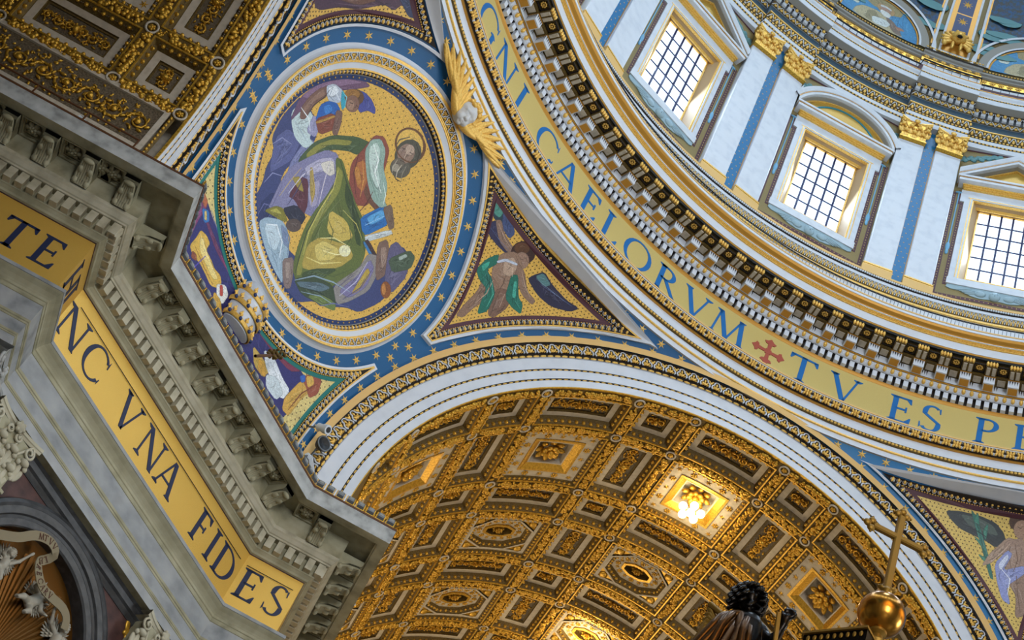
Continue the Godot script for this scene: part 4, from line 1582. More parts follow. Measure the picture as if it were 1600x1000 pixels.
func pilasters(az: float, k: int) -> void:
	var w := struct("pilaster_pair", "pair of white pilasters with gilded leafy capitals and a blue strip between them, " + ["at the far left by the top edge", "left of the cherub-side window", "left of the curved-pediment window", "right of the curved-pediment window", "beyond the right edge", "outside the picture"][clampi(k + 3, 0, 5)], "pilaster")
	w.transform = rfr(az, 21.594, 0)
	var m := MB.new()
	box_between(m, Vector3(-0.33, 59.6, -0.6), Vector3(0.33, 72.2, -0.22))
	part("blue_strip", w, m.done(), "brightblue")
	var dots := []
	for i in 30:
		for j in 2: dots.append(Transform3D(Basis.from_scale(Vector3(0.035, 0.035, 0.02)), Vector3((j - 0.5) * 0.26 + (0.06 if i % 2 else -0.06), 60.3 + i * 0.36, -0.22)))
	stuff("gold_dot", w, U.fruit, "palegold", dots)
	m = MB.new()
	for x in [-0.29, 0.29]: box_between(m, Vector3(x - 0.03, 60.2, -0.4), Vector3(x + 0.03, 70.5, -0.19))
	part("gold_edge", w, m.done(), "bronzegold")
	for sg in [-1.0, 1.0]:
		m = MB.new()
		m.bevbox(Transform3D(Basis(), Vector3(0.923 * sg, 65.35, -0.5)), Vector3(1.264, 10.24, 0.5), 0.03)
		part("shaft", w, m.done(), "marble")
		m = MB.new()
		box_between(m, Vector3(0.25 * sg, 59.55, -0.5), Vector3(1.62 * sg, 59.98, 0.10))
		part("plinth", w, m.done(), "palegold")
		m = MB.new()
		box_between(m, Vector3(0.25 * sg, 60.0, -0.5), Vector3(1.60 * sg, 60.06, 0.08))
		box_between(m, Vector3(0.25 * sg, 60.07, -0.5), Vector3(1.60 * sg, 60.13, 0.10))
		box_between(m, Vector3(0.27 * sg, 60.15, -0.5), Vector3(1.58 * sg, 60.23, 0.05))
		part("base_moulding", w, m.done(), "gold")
		var c := node("capital", w, Transform3D(Basis(), Vector3(0.923 * sg, 70.46, 0)))
		capital(c, 1.26, 1.72, 0.5, "gold", "oldgold")

# a leafy capital on a flat pilaster, foot at the origin, w wide and h tall
func capital(c: Node3D, w: float, h: float, d: float, m1: String, m2: String) -> void:
	var b := MB.new()
	b.box(Transform3D(Basis(), Vector3(0, h * 0.03, -d * 0.25 + 0.03)), Vector3(w * 1.06, h * 0.05, d + 0.08))
	b.box(Transform3D(Basis(), Vector3(0, h * 0.45, -d * 0.3)), Vector3(w * 0.96, h * 0.85, d))
	part("bell", c, b.done(), m2)
	b = MB.new()
	# two rows of leaves, each with a curling tip and lobes
	for row in 2:
		var n := 3 if row == 0 else 4
		for i in n:
			var x := (i - (n - 1) / 2.0) * w * (0.34 if row == 0 else 0.33)
			var y := h * (0.05 if row == 0 else 0.28)
			var lh := h * 0.36
			var z := 0.02 + 0.04 * row
			for q in [[0.0, 0.45, 0.10, 0.5], [-0.5, 0.40, 0.07, 0.36], [0.5, 0.40, 0.07, 0.36]]:
				b.blob(Vector3(x + q[0] * w * 0.16, y + lh * q[1], z + q[2] * 0.4), Vector3(w * 0.07, lh * q[3], 0.07), Basis(Vector3.BACK, -q[0] * 0.5), 5, 6)
			b.blob(Vector3(x, y + lh * 0.95, z + 0.14), Vector3(w * 0.11, lh * 0.16, 0.10), Basis(), 5, 6)
			for sg in [-1.0, 1.0]: b.blob(Vector3(x + sg * w * 0.10, y + lh * 0.82, z + 0.09), Vector3(w * 0.06, lh * 0.13, 0.07), Basis(Vector3.BACK, sg * 0.5), 4, 5)
	part("leaves", c, b.done(), m1)
	b = MB.new()
	for sg in [-1.0, 1.0]:
		for s2 in [0.0, 1.0]:
			var pts := []
			var rad := []
			var cx: float = sg * w * (0.47 if s2 == 0.0 else 0.13)
			var cy: float = h * 0.80
			var r0: float = w * (0.13 if s2 == 0.0 else 0.08)
			pts.append(Vector3(sg * w * 0.22, h * 0.5, 0.08))
			rad.append(w * 0.03)
			for j in 18:
				var a := PI * 0.5 + j * 0.55
				var rr := r0 * (1.0 - j / 20.0)
				pts.append(Vector3(cx - sg * cos(a) * rr * (1.0 if s2 == 0.0 else -1.0), cy + sin(a) * rr, 0.14 + 0.004 * j))
				rad.append(w * 0.028)
			b.tube(pts, rad, 5)
	b.blob(Vector3(0, h * 0.92, 0.22), Vector3(w * 0.10, w * 0.10, 0.07), Basis(), 5, 7)
	for k in 6: b.blob(Vector3(cos(k * TAU / 6) * w * 0.08, h * 0.92 + sin(k * TAU / 6) * w * 0.08, 0.22), Vector3(w * 0.045, w * 0.045, 0.06), Basis(), 4, 5)
	part("volutes", c, b.done(), m1)
	b = MB.new()
	# concave abacus
	var top := []
	for j in 13:
		var f := j / 6.0 - 1.0
		top.append(Transform3D(Basis(Vector3.BACK, Vector3.UP, Vector3.RIGHT), Vector3(f * w * 0.62, h * 0.90, 0.02 + 0.20 * f * f)))
	b.sweep(top, [V(-d, 0), V(0.0, 0.0), V(0.03, h * 0.04), V(0.06, h * 0.05), V(0.06, h * 0.10), V(-d, h * 0.10)])
	part("abacus", c, b.done(), m1)

# ---- dome: the foot of its mosaics and the inner shell
func dp(az: float, v: float, off := 0.0) -> Vector3:
	var f := v / 23.0
	var r := 21.9 * cos(f) - off
	return rfr(az, r, 78.7 + 23.0 * sin(f)).origin

func dome_patch(m: MB, a0: float, a1: float, v0: float, v1: float, off: float, n := 6) -> void:
	var p := PackedVector3Array()
	var nn := PackedVector3Array()
	for i in n + 1:
		for j in n + 1:
			var az := lerpf(a0, a1, float(i) / n)
			var v := lerpf(v0, v1, float(j) / n)
			p.append(dp(az, v, off))
			nn.append((rfr(az, 1, 0).basis.z * cos(v / 23.0) + Vector3(0, -sin(v / 23.0), 0)).normalized())
	m.grid(n + 1, n + 1, p, nn)

func dome() -> void:
	var s := struct("ceiling_dome", "foot of the painted dome with lunettes and starred blue ribs", "ceiling")
	var prof := []
	for i in 25:
		var f := i / 24.0 * 1.36
		prof.append(V(21.95 * cos(f), 78.7 + 23.0 * sin(f)))
	part("shell", s, ring_band(prof, 96).done(), "walldrum")
	var lan := MB.new()
	lan.lathe([V(4.7, 101.0), V(4.7, 101.2), V(0.05, 101.2)], Transform3D(), 32)
	part("lantern_opening_light", s, lan.done(), "daylight")
	for k in range(-2, 2):
		var az := TH0 + 22.5 * k
		var r := node("rib", s)
		for q in [["white_frame", "marble", 2.2, 1.2, 0.06], ["gold_panel", "bronzegold", 1.85, 1.35, 0.09], ["blue_strip", "darkblue", 1.15, 3.0, 0.11]]:
			var m := MB.new()
			dome_patch(m, az - q[2], az + q[2], q[3], 14.0, q[4])
			part(q[0], r, m.done(), q[1])
		for j in 6:
			var t := rfr(az, 1, 0)
			var v := 4.2 + j * 1.45
			t.origin = dp(az, v, 0.12)
			var sm := MB.new()
			var o := PackedVector2Array()
			for i in 16:
				var a := TAU * i / 16.0
				o.append(V(cos(a), sin(a)) * (1.0 if i % 2 == 0 else 0.36))
			sm.cone(o, Vector3(0, 0, 0.15))
			part("star", r, sm.done(), "gold", t * Transform3D(Basis(Vector3.RIGHT, v / 23.0) * Basis.from_scale(Vector3.ONE * 0.36), Vector3.ZERO))
		lion(r, az)
	for k in range(-2, 3):
		var az := -90.0 + 22.5 * k
		var l := node("lunette", s)
		var deg := rad_to_deg(1.0 / 21.9)
		var arc := func(called: String, m: String, r0: float, r1: float, off: float) -> void:
			var b := MB.new()
			var p := PackedVector3Array()
			var nn := PackedVector3Array()
			for r in [r0, r1]:
				for i in 33:
					var a := PI * i / 32.0
					p.append(dp(az + cos(a) * r * deg, 0.9 + sin(a) * r * 1.05, off))
					nn.append(rfr(az, 1, 0).basis.z)
			b.grid(2, 33, p, nn)
			part(called, l, b.done(), m)
		arc.call("outer_line", "white", 3.35, 3.2, 0.12)
		arc.call("brown_band", "goldground", 3.2, 2.95, 0.06)
		arc.call("grey_band", "grey", 2.95, 2.5, 0.12)
		arc.call("white_line", "white", 2.5, 2.38, 0.14)
		arc.call("gold_line", "bronzegold", 2.38, 2.28, 0.08)
		var st := SurfaceTool.new()
		st.begin(Mesh.PRIMITIVE_TRIANGLES)
		for i in 16:
			for j in 8:
				for c in [[i, j], [i + 1, j], [i + 1, j + 1], [i, j], [i + 1, j + 1], [i, j + 1]]:
					var a: float = PI * c[0] / 16.0
					var r: float = 2.3 * c[1] / 8.0
					st.set_normal(rfr(az, 1, 0).basis.z)
					st.set_uv(V(0.5 + cos(a) * r / 4.6, 1.0 - sin(a) * r / 2.3))
					st.add_vertex(dp(az + cos(a) * r * deg, 0.9 + sin(a) * r * 1.05, 0.05))
		var o := part("picture", l, st.commit(), "")
		o.material_override = pic_bishop()
		# tall picture above the lunette
		var u := node("upper_picture", s)
		var m := MB.new()
		dome_patch(m, az - 8.0, az + 8.0, 1.2, 14.0, 0.03, 10)
		part("sky", u, m.done(), "mosaicsky")
		m = MB.new()
		for q in [[-8.35, -8.0], [8.0, 8.35]]: dome_patch(m, az + q[0], az + q[1], 1.2, 14.0, 0.10)
		part("white_edge", u, m.done(), "white")
		m = MB.new()
		for q in [[-8.0, -7.75], [7.75, 8.0]]: dome_patch(m, az + q[0], az + q[1], 1.6, 14.0, 0.06)
		part("gold_edge", u, m.done(), "bronzegold")
		m = MB.new()
		var cl := [[-5.6, 2.6, 1.5, 0.62], [-6.4, 4.0, 0.9, 0.62], [-5.3, 4.3, 1.1, 0.5], [-5.9, 5.5, 0.8, 0.5], [-4.8, 5.4, 0.7, 0.6], [-6.8, 3.0, 0.6, 0.5], [5.5, 3.4, 1.5, 0.6], [6.2, 5.0, 1.0, 0.7], [-3.2, 4.0, 1.0, 0.5]]
		for q in cl:
			var t := rfr(az + q[0], 1, 0)
			t.origin = dp(az + q[0], q[1], 0.04)
			m.merge(disc(q[2], q[3], 0.02), t)
		part("cloud", u, m.done(), "paleteal")

func disc(rx: float, ry: float, z: float) -> MB:
	var m := MB.new()
	m.blob(Vector3(0, 0, 0), Vector3(rx, ry, z), Basis(Vector3.RIGHT, 0.0), 8, 16)
	return m

func lion(p: Node3D, az: float) -> void:
	var t := rfr(az, 1, 0)
	t.origin = dp(az, 2.3, 0.12)
	var m := MB.new()
	m.blob(Vector3(0, 0.15, 0.25), Vector3(0.42, 0.45, 0.35), Basis(), 7, 9)
	m.blob(Vector3(0, -0.12, 0.50), Vector3(0.22, 0.2, 0.22), Basis(), 6, 8)
	for sg in [-1.0, 1.0]:
		m.blob(Vector3(0.17 * sg, 0.32, 0.52), Vector3(0.10, 0.07, 0.07), Basis(), 4, 6)
		m.blob(Vector3(0.36 * sg, 0.55, 0.2), Vector3(0.13, 0.16, 0.1), Basis(), 5, 6)
		for j in 7:
			var a := -0.7 + j * 0.42
			m.blob(Vector3(sg * cos(a) * 0.62, 0.05 + sin(a) * 0.58, 0.12), Vector3(0.34, 0.12, 0.12), Basis(Vector3.BACK, a if sg > 0 else PI - a), 4, 6)
		m.blob(Vector3(sg * 0.22, -0.66, 0.22), Vector3(0.10, 0.4, 0.1), Basis(), 4, 6)
		m.blob(Vector3(sg * 0.66, -0.55, 0.15), Vector3(0.18, 0.22, 0.14), Basis(), 4, 6)
	part("lion_head", p, m.done(), "gold", t)
	m = MB.new()
	m.blob(Vector3(0, -0.27, 0.58), Vector3(0.16, 0.07, 0.12), Basis(), 5, 7)
	part("lion_mouth", p, m.done(), "darkgap", t)

# ---- pier entablature in the corner (-x, -z)
const PLAN := [Vector2(-46, -11.75), Vector2(-20.87, -11.75), Vector2(-20.87, -13.63), Vector2(-13.63, -20.87), Vector2(-11.75, -20.87), Vector2(-11.75, -46)]

func seg_n(i: int) -> Vector2:
	var d: Vector2 = ((PLAN[i + 1] as Vector2) - PLAN[i]).normalized()
	return V(-d.y, d.x)

func mitre(i: int) -> Vector2:
	if i == 0: return seg_n(0)
	if i == 5: return seg_n(4)
	var b := (seg_n(i - 1) + seg_n(i)).normalized()
	return b / b.dot(seg_n(i))

func pier_band(prof: Array) -> MB:
	var m := MB.new()
	for k in prof.size() - 1:
		var p0: Vector2 = prof[k]
		var p1: Vector2 = prof[k + 1]
		var d := Vector2(p1.y - p0.y, p0.x - p1.x).normalized()
		for i in 5:
			var nn := V(seg_n(i).x, seg_n(i).y) * d.x
			var q := []
			for e in [[i, p0], [i + 1, p0], [i + 1, p1], [i, p1]]:
				var v: Vector2 = PLAN[e[0]] + mitre(e[0]) * e[1].x
				q.append(Vector3(v.x, e[1].y, v.y))
			m.quad(q[0], q[1], q[2], q[3], Vector3(nn.x, d.y, nn.y).normalized())
	return m

# frame on face i of the pier: x along the face to the right, y up, z out; s metres from its start, p out of the frieze plane
func face(i: int, s: float, p: float, h: float) -> Transform3D:
	var n := seg_n(i)
	var d: Vector2 = ((PLAN[i + 1] as Vector2) - PLAN[i]).normalized()
	var o: Vector2 = PLAN[i] + d * s + n * p
	return Transform3D(Basis(Vector3(d.x, 0, d.y), Vector3.UP, Vector3(n.x, 0, n.y)), Vector3(o.x, h, o.y))

func face_len(i: int, p: float) -> Vector2:
	# usable stretch of face i at projection p, as (start, end) in metres from its start
	var d: Vector2 = ((PLAN[i + 1] as Vector2) - PLAN[i]).normalized()
	var l: float = (PLAN[i] as Vector2).distance_to(PLAN[i + 1])
	return V((mitre(i) * p).dot(d), l + (mitre(i + 1) * p).dot(d))

func pier() -> void:
	var s := struct("wall_north", "grey-green stone pier entablature with the gold inscription band", "wall")
	var b := func(called: String, m: String, prof: Array) -> void:
		part(called, s, pier_band(prof).done(), m)
	b.call("pier_wall", "greystone", [V(-1.3, 0.0), V(-1.3, 26.2)])
	b.call("dark_mouldings", "darkmarble", [V(-1.3, 26.12), V(-0.5, 26.12), V(-0.48, 26.15), V(-0.48, 26.3), V(-0.40, 26.35), V(-0.36, 26.5), V(-0.28, 26.57)])
	b.call("architrave_soffit", "stone", [V(-0.28, 26.57), V(0.0, 26.57)])
	b.call("fascia", "greystone", [V(0.0, 26.57), V(0.0, 26.85)])
	b.call("fillet", "stone", [V(0.0, 26.85), V(0.015, 26.86), V(0.015, 26.90), V(0.03, 26.91), V(0.03, 26.97)])
	b.call("fascia", "greystone", [V(0.03, 26.97), V(0.03, 27.33)])
	b.call("fillet", "stone", [V(0.03, 27.33), V(0.045, 27.34), V(0.045, 27.39), V(0.07, 27.41), V(0.07, 27.48)])
	b.call("fascia", "greystone", [V(0.07, 27.48), V(0.07, 28.06)])
	b.call("fillet", "stone", [V(0.07, 28.06), V(0.09, 28.07), V(0.09, 28.14), V(0.075, 28.15), V(0.075, 28.2), V(0.10, 28.22), V(0.10, 28.30)])
	b.call("cyma", "stone", [V(0.10, 28.30), V(0.13, 28.36), V(0.20, 28.46), V(0.27, 28.53), V(0.31, 28.58)])
	b.call("lip", "greystone", [V(0.31, 28.58), V(0.33, 28.585), V(0.33, 28.69), V(0.0, 28.70)])
	b.call("gold_frieze", "piergold", [V(0.0, 28.70), V(0.0, 30.86)])
	b.call("red_line", "redmarble", [V(0.005, 30.83), V(0.02, 30.835), V(0.02, 30.86)])
	b.call("bed_mould", "stone", [V(0.02, 30.86), V(0.08, 30.88), V(0.10, 30.95), V(0.17, 31.02), V(0.20, 31.04), V(0.20, 31.08)])
	b.call("dentil_bed", "stone", [V(0.20, 31.08), V(0.20, 31.50), V(0.42, 31.50)])
	b.call("fascia", "lightstone2", [V(0.42, 31.50), V(0.45, 31.505), V(0.45, 31.56), V(0.49, 31.58), V(0.56, 31.68), V(0.60, 31.72), V(0.60, 31.84)])
	b.call("bracket_wall", "stone", [V(0.60, 31.84), V(0.60, 32.62)])
	b.call("coffer_soffit", "stone", [V(0.60, 32.60), V(1.36, 32.60)])
	b.call("corona_soffit", "stone", [V(1.34, 32.60), V(1.34, 32.45), V(1.40, 32.45), V(1.40, 32.42), V(1.72, 32.42)])
	b.call("corona", "lightstone", [V(1.72, 32.42), V(1.72, 32.95)])
	b.call("brown_lip", "rail", [V(1.72, 32.95), V(1.735, 32.955), V(1.735, 33.02)])
	b.call("cornice_top", "stone", [V(1.735, 33.02), V(-2.0, 33.03)])
	# dentils
	var dm := MB.new()
	dm.box(Transform3D(Basis(), Vector3(0, 0.205, 0.11)), Vector3(0.225, 0.41, 0.22))
	var dent := dm.done()
	# brackets: a leaf-wrapped scroll; coffers with a flower
	var br := bracket()
	var fl := MB.new()
	for k in 6:
		var a := TAU * k / 6.0
		fl.blob(Vector3(cos(a) * 0.15, 0.0, sin(a) * 0.14), Vector3(0.12, 0.07, 0.09), Basis(Vector3.UP, -a), 5, 6)
		fl.blob(Vector3(cos(a + 0.5) * 0.08, -0.06, sin(a + 0.5) * 0.08), Vector3(0.07, 0.05, 0.05), Basis(Vector3.UP, -a), 4, 5)
	fl.blob(Vector3(0, -0.09, 0), Vector3(0.05, 0.06, 0.05), Basis(), 4, 6)
	var flower := fl.done()
	var cf := MB.new()
	for q in [[0.0, 0.16, 0.05], [0.05, 0.10, 0.05], [0.10, 0.05, 0.04]]:
		var hx: float = 0.36 - q[0]
		var hz: float = 0.36 - q[0]
		for sg in [-1.0, 1.0]:
			cf.box(Transform3D(Basis(), Vector3(sg * (hx - q[2] / 2), -q[1] / 2, 0)), Vector3(q[2], q[1], hz * 2))
			cf.box(Transform3D(Basis(), Vector3(0, -q[1] / 2, sg * (hz - q[2] / 2))), Vector3(hx * 2 - q[2] * 2, q[1], q[2]))
	var frame := cf.done()
	for i in 5:
		var fl2 := face_len(i, 0.42)
		var l := fl2.y - fl2.x
		var n := maxi(1, roundi((l - 0.1) / 0.348))
		for j in n:
			var at := fl2.x + l * (j + 0.5) / n
			if (i == 0 and at < 12.0) or (i == 4 and at > 14.0): continue
			part("dentil", s, dent, "lightstone2", face(i, at, 0.20, 31.08))
		var f3 := face_len(i, 1.38)
		var f4 := face_len(i, 0.62)
		var lo := maxf(f3.x, f4.x)
		var hi := minf(f3.y, f4.y)
		l = hi - lo
		n = maxi(1, roundi(l / 1.21))
		if i == 1 or i == 3: n = 1
		for j in n:
			var at := lo + l * (j + 0.5) / n
			if (i == 0 and at < 8.0) or (i == 4 and at > 18.0): continue
			part("bracket", s, br, "stone", face(i, at, 0.60, 31.86))
			var half_ := l / n * 0.5
			if j < n - 1:
				part("coffer_frame", s, frame, "stone", face(i, at + half_, 0.98, 32.60))
				part("coffer_flower", s, flower, "stone", face(i, at + half_, 0.98, 32.53))
	# corner coffers
	for q in [[0, 25.13 - 0.98, 0.98], [3, 1.88 - 0.98 + 0.0, 0.98]]:
		part("coffer_frame", s, frame, "stone", face(q[0], q[1], q[2], 32.60))
		part("coffer_flower", s, flower, "stone", face(q[0], q[1], q[2], 32.53))
	# inscription
	var diag0: float = (PLAN[2] as Vector2).distance_to(PLAN[3]) / 2.0
	var text := [["N", -4.57], ["C", -3.40], ["V", -1.48], ["N", -0.16], ["A", 0.92], ["F", 2.92], ["I", 3.66], ["D", 4.45]]
	for q in text:
		var w := glyph_width(q[0]) * 1.06
		part("letter", s, glyph(q[0], 0.015), "letterdark", face(2, diag0 + q[1] - w / 2, 0.0, 29.24) * Transform3D(Basis.from_scale(Vector3(1.06, 1.08, 1)), Vector3.ZERO))
	for q in [["E", 0.30], ["S", 1.28]]:
		part("letter", s, glyph(q[0], 0.015), "letterdark", face(3, q[1] - 0.2, 0.0, 29.27) * Transform3D(Basis.from_scale(Vector3(1.06, 1.09, 1)), Vector3.ZERO))
	for q in [["T", 20.87 - 22.66], ["E", 20.87 - 21.72], ["N", 20.87 - 24.0], ["V", 20.87 - 25.2]]:
		var w := glyph_width(q[0]) * 1.06
		part("letter", s, glyph(q[0], 0.015), "letterdark", face(0, 25.13 + q[1] - w / 2, 0.0, 29.28) * Transform3D(Basis.from_scale(Vector3(1.06, 1.06, 1)), Vector3.ZERO))
	for q in [["H", 0.55], ["I", 1.5]]:
		part("letter", s, glyph(q[0], 0.015), "letterdark", face(1, q[1] - 0.4, 0.0, 29.27) * Transform3D(Basis.from_scale(Vector3(1.06, 1.06, 1)), Vector3.ZERO))
	# thin wire with hooks along the top of the letters
	var wm := MB.new()
	wm.tube([face(2, 0.3, 0.03, 30.40).origin, face(2, 10.0, 0.03, 30.40).origin], [0.012], 4)
	wm.tube([face(3, 0.1, 0.03, 30.42).origin, face(3, 1.7, 0.03, 30.42).origin], [0.012], 4)
	part("wire", s, wm.done(), "black")
	# pilasters and capitals at the ends of the niche wall
	for sg in [-1.0, 1.0]:
		var m := MB.new()
		box_between(m, Vector3(-0.8, 0, -0.6), Vector3(0.8, 24.9, -0.12))
		part("pilaster", s, m.done(), "greystone", face(2, diag0 + 3.95 * sg, 0.0, 0.0))
		var c := node("capital", s, face(2, diag0 + 3.95 * sg, -0.12, 24.75))
		capital(c, 1.55, 1.8, 0.5, "lightstone2", "stone")
	var c2 := node("capital", s, face(1, 0.94, -0.1, 24.75))
	capital(c2, 1.6, 1.8, 0.5, "lightstone", "stone")

func bracket() -> ArrayMesh:
	# console: wide scroll at the wall top, sloping leaf underneath, 0.74 deep
	var m := MB.new()
	var w := 0.44
	var prof := PackedVector2Array()
	for q in [V(0.0, 0.0), V(0.06, -0.02), V(0.16, 0.06), V(0.22, 0.20), V(0.34, 0.30), V(0.54, 0.34), V(0.68, 0.36), V(0.74, 0.44), V(0.74, 0.58), V(0.0, 0.58)]: prof.append(q)
	m.plate(prof, -w / 2, w / 2, Transform3D(Basis(Vector3(0, 0, 1), Vector3.UP, Vector3(-1, 0, 0)), Vector3.ZERO))
	m.plate(prof, -w / 2, w / 2, Transform3D(Basis(Vector3(0, 0, 1), Vector3.UP, Vector3(1, 0, 0)), Vector3.ZERO))
	for i in 7:
		var x := (i - 3) * 0.066
		var pts := []
		for j in 7:
			var f := j / 6.0
			pts.append(Vector3(x * (1.05 - 0.45 * absf(f - 0.3)) , 0.02 + 0.34 * sqrt(f) - 0.05, 0.04 + 0.66 * f))
		m.tube(pts, [0.05, 0.055, 0.05, 0.045, 0.04, 0.04, 0.03], 5)
	for sg in [-1.0, 1.0]:
		m.blob(Vector3(0.17 * sg, 0.07, 0.10), Vector3(0.10, 0.13, 0.10), Basis(), 5, 6)
		m.blob(Vector3(0.14 * sg, 0.20, 0.40), Vector3(0.10, 0.07, 0.14), Basis(), 5, 6)
	m.blob(Vector3(0, 0.30, 0.70), Vector3(0.18, 0.08, 0.08), Basis(), 5, 7)
	return m.done()

# ---- coffered barrel vaults
const ANG := [9.75, 20.75, 39.2, 50.6, 69.35, 80.6, 99.4, 110.65, 129.4, 140.8, 159.25, 170.25]
const DEP := [21.47, 23.69, 27.47, 29.62, 32.92, 35.05, 38.4, 40.6, 44.2]
const RW := 0.2

func vfr(t: float, w: float) -> Transform3D:
	# frame on the vault: x along the arc, y towards the crossing, z to the axis
	var p := ap(t, RI, w)
	var b := RI + DK
	var n := Vector3(cos(t) / RI, -sin(t) / b, 0).normalized()
	var x := Vector3.BACK.cross(n) * -1.0
	x = Vector3(sin(t) * RI, cos(t) * b, 0).normalized()
	return Transform3D(Basis(x, n.cross(x), n), p)

var relief := {}

func scroll_mesh(lx: float, ly: float, r: RandomNumberGenerator) -> MB:
	# spiral foliage either side of a mask, filling lx by ly (half sizes), long way along x
	var m := MB.new()
	var n := maxi(1, roundi(lx / ly * 0.9))
	for sg in [-1.0, 1.0]:
		for i in n:
			var cx: float = sg * (lx * (i + 0.62) / n)
			var rad := minf(ly * 0.78, lx / n * 0.46)
			var dirn := 1.0 if i % 2 == 0 else -1.0
			var pts := []
			var rr := []
			for j in 15:
				var a := j * 0.62
				var q := rad * (1.0 - j / 16.0)
				pts.append(Vector3(cx - sg * cos(a) * q, dirn * sin(a) * q, 0.03 + 0.05 * j / 15.0))
				rr.append(0.05 * (1.0 - j / 24.0))
			m.tube(pts, rr, 5)
			m.blob(Vector3(cx, 0, 0.08), Vector3(rad * 0.30, rad * 0.30, 0.09), Basis(), 5, 6)
			for j in 7:
				var a := j * 0.9 + i
				m.blob(Vector3(cx + cos(a) * rad * 0.92, sin(a) * rad * 0.92, 0.05), Vector3(rad * 0.30, rad * 0.13, 0.06), Basis(Vector3.BACK, a + 0.9), 4, 5)
	m.blob(Vector3(0, 0, 0.08), Vector3(ly * 0.30, ly * 0.42, 0.14), Basis(), 6, 8)
	var cnt := int(lx * ly * 110.0)
	for i in cnt:
		var p := Vector3((r.randf() * 2 - 1) * lx * 0.97, (r.randf() * 2 - 1) * ly * 0.92, 0.02)
		m.blob(p, Vector3(0.05 + 0.05 * r.randf(), 0.025 + 0.02 * r.randf(), 0.05), Basis(Vector3.BACK, r.randf() * TAU), 4, 5)
	for k in 6:
		var a := TAU * k / 6.0
		m.blob(Vector3(cos(a) * ly * 0.42, sin(a) * ly * 0.55, 0.05), Vector3(ly * 0.22, ly * 0.13, 0.07), Basis(Vector3.BACK, a), 4, 5)
	return m

func rect_loop(m: MB, hx: float, hy: float, z0: float, i: float, z1: float) -> void:
	# sloped border from the rectangle hx,hy at z0 to the one i inside it at z1
	var a := [Vector3(-hx, -hy, z0), Vector3(hx, -hy, z0), Vector3(hx, hy, z0), Vector3(-hx, hy, z0)]
	var b := [Vector3(-hx + i, -hy + i, z1), Vector3(hx - i, -hy + i, z1), Vector3(hx - i, hy - i, z1), Vector3(-hx + i, hy - i, z1)]
	for k in 4:
		var j := (k + 1) % 4
		var n := 6
		for q in n:
			var f0 := float(q) / n
			var f1 := float(q + 1) / n
			var p0: Vector3 = (a[k] as Vector3).lerp(a[j], f0)
			var p1: Vector3 = (a[k] as Vector3).lerp(a[j], f1)
			var p2: Vector3 = (b[k] as Vector3).lerp(b[j], f1)
			var p3: Vector3 = (b[k] as Vector3).lerp(b[j], f0)
			var nn := (p1 - p0).cross(p3 - p0).normalized()
			if i < 0.001: nn = Vector3(0, 0, 1) if absf(z1 - z0) < 0.001 else nn
			if nn.z < -0.001: nn = -nn
			if absf(nn.z) < 0.001 and nn.dot(-(p0 + p1)) < 0: nn = -nn
			m.quad(p0, p1, p2, p3, nn)

func loop_units(hx: float, hy: float, z: float, s: float, tilt: float) -> Array:
	# units of width s round a rectangle, their feet outward
	var o := []
	for k in 4:
		var l := hx if k % 2 == 0 else hy
		var d := hy if k % 2 == 0 else hx
		var n := maxi(1, roundi((l * 2 - s * 0.6) / s))
		for i in n:
			var t := Transform3D(Basis(Vector3.BACK, k * PI / 2), Vector3.ZERO)
			var x := lerpf(-l + s * 0.3, l - s * 0.3, (i + 0.5) / n)
			o.append(t * Transform3D(Basis(Vector3.RIGHT, tilt) * Basis.from_scale(Vector3(s, s, s)), Vector3(x, -d, z)))
	return o

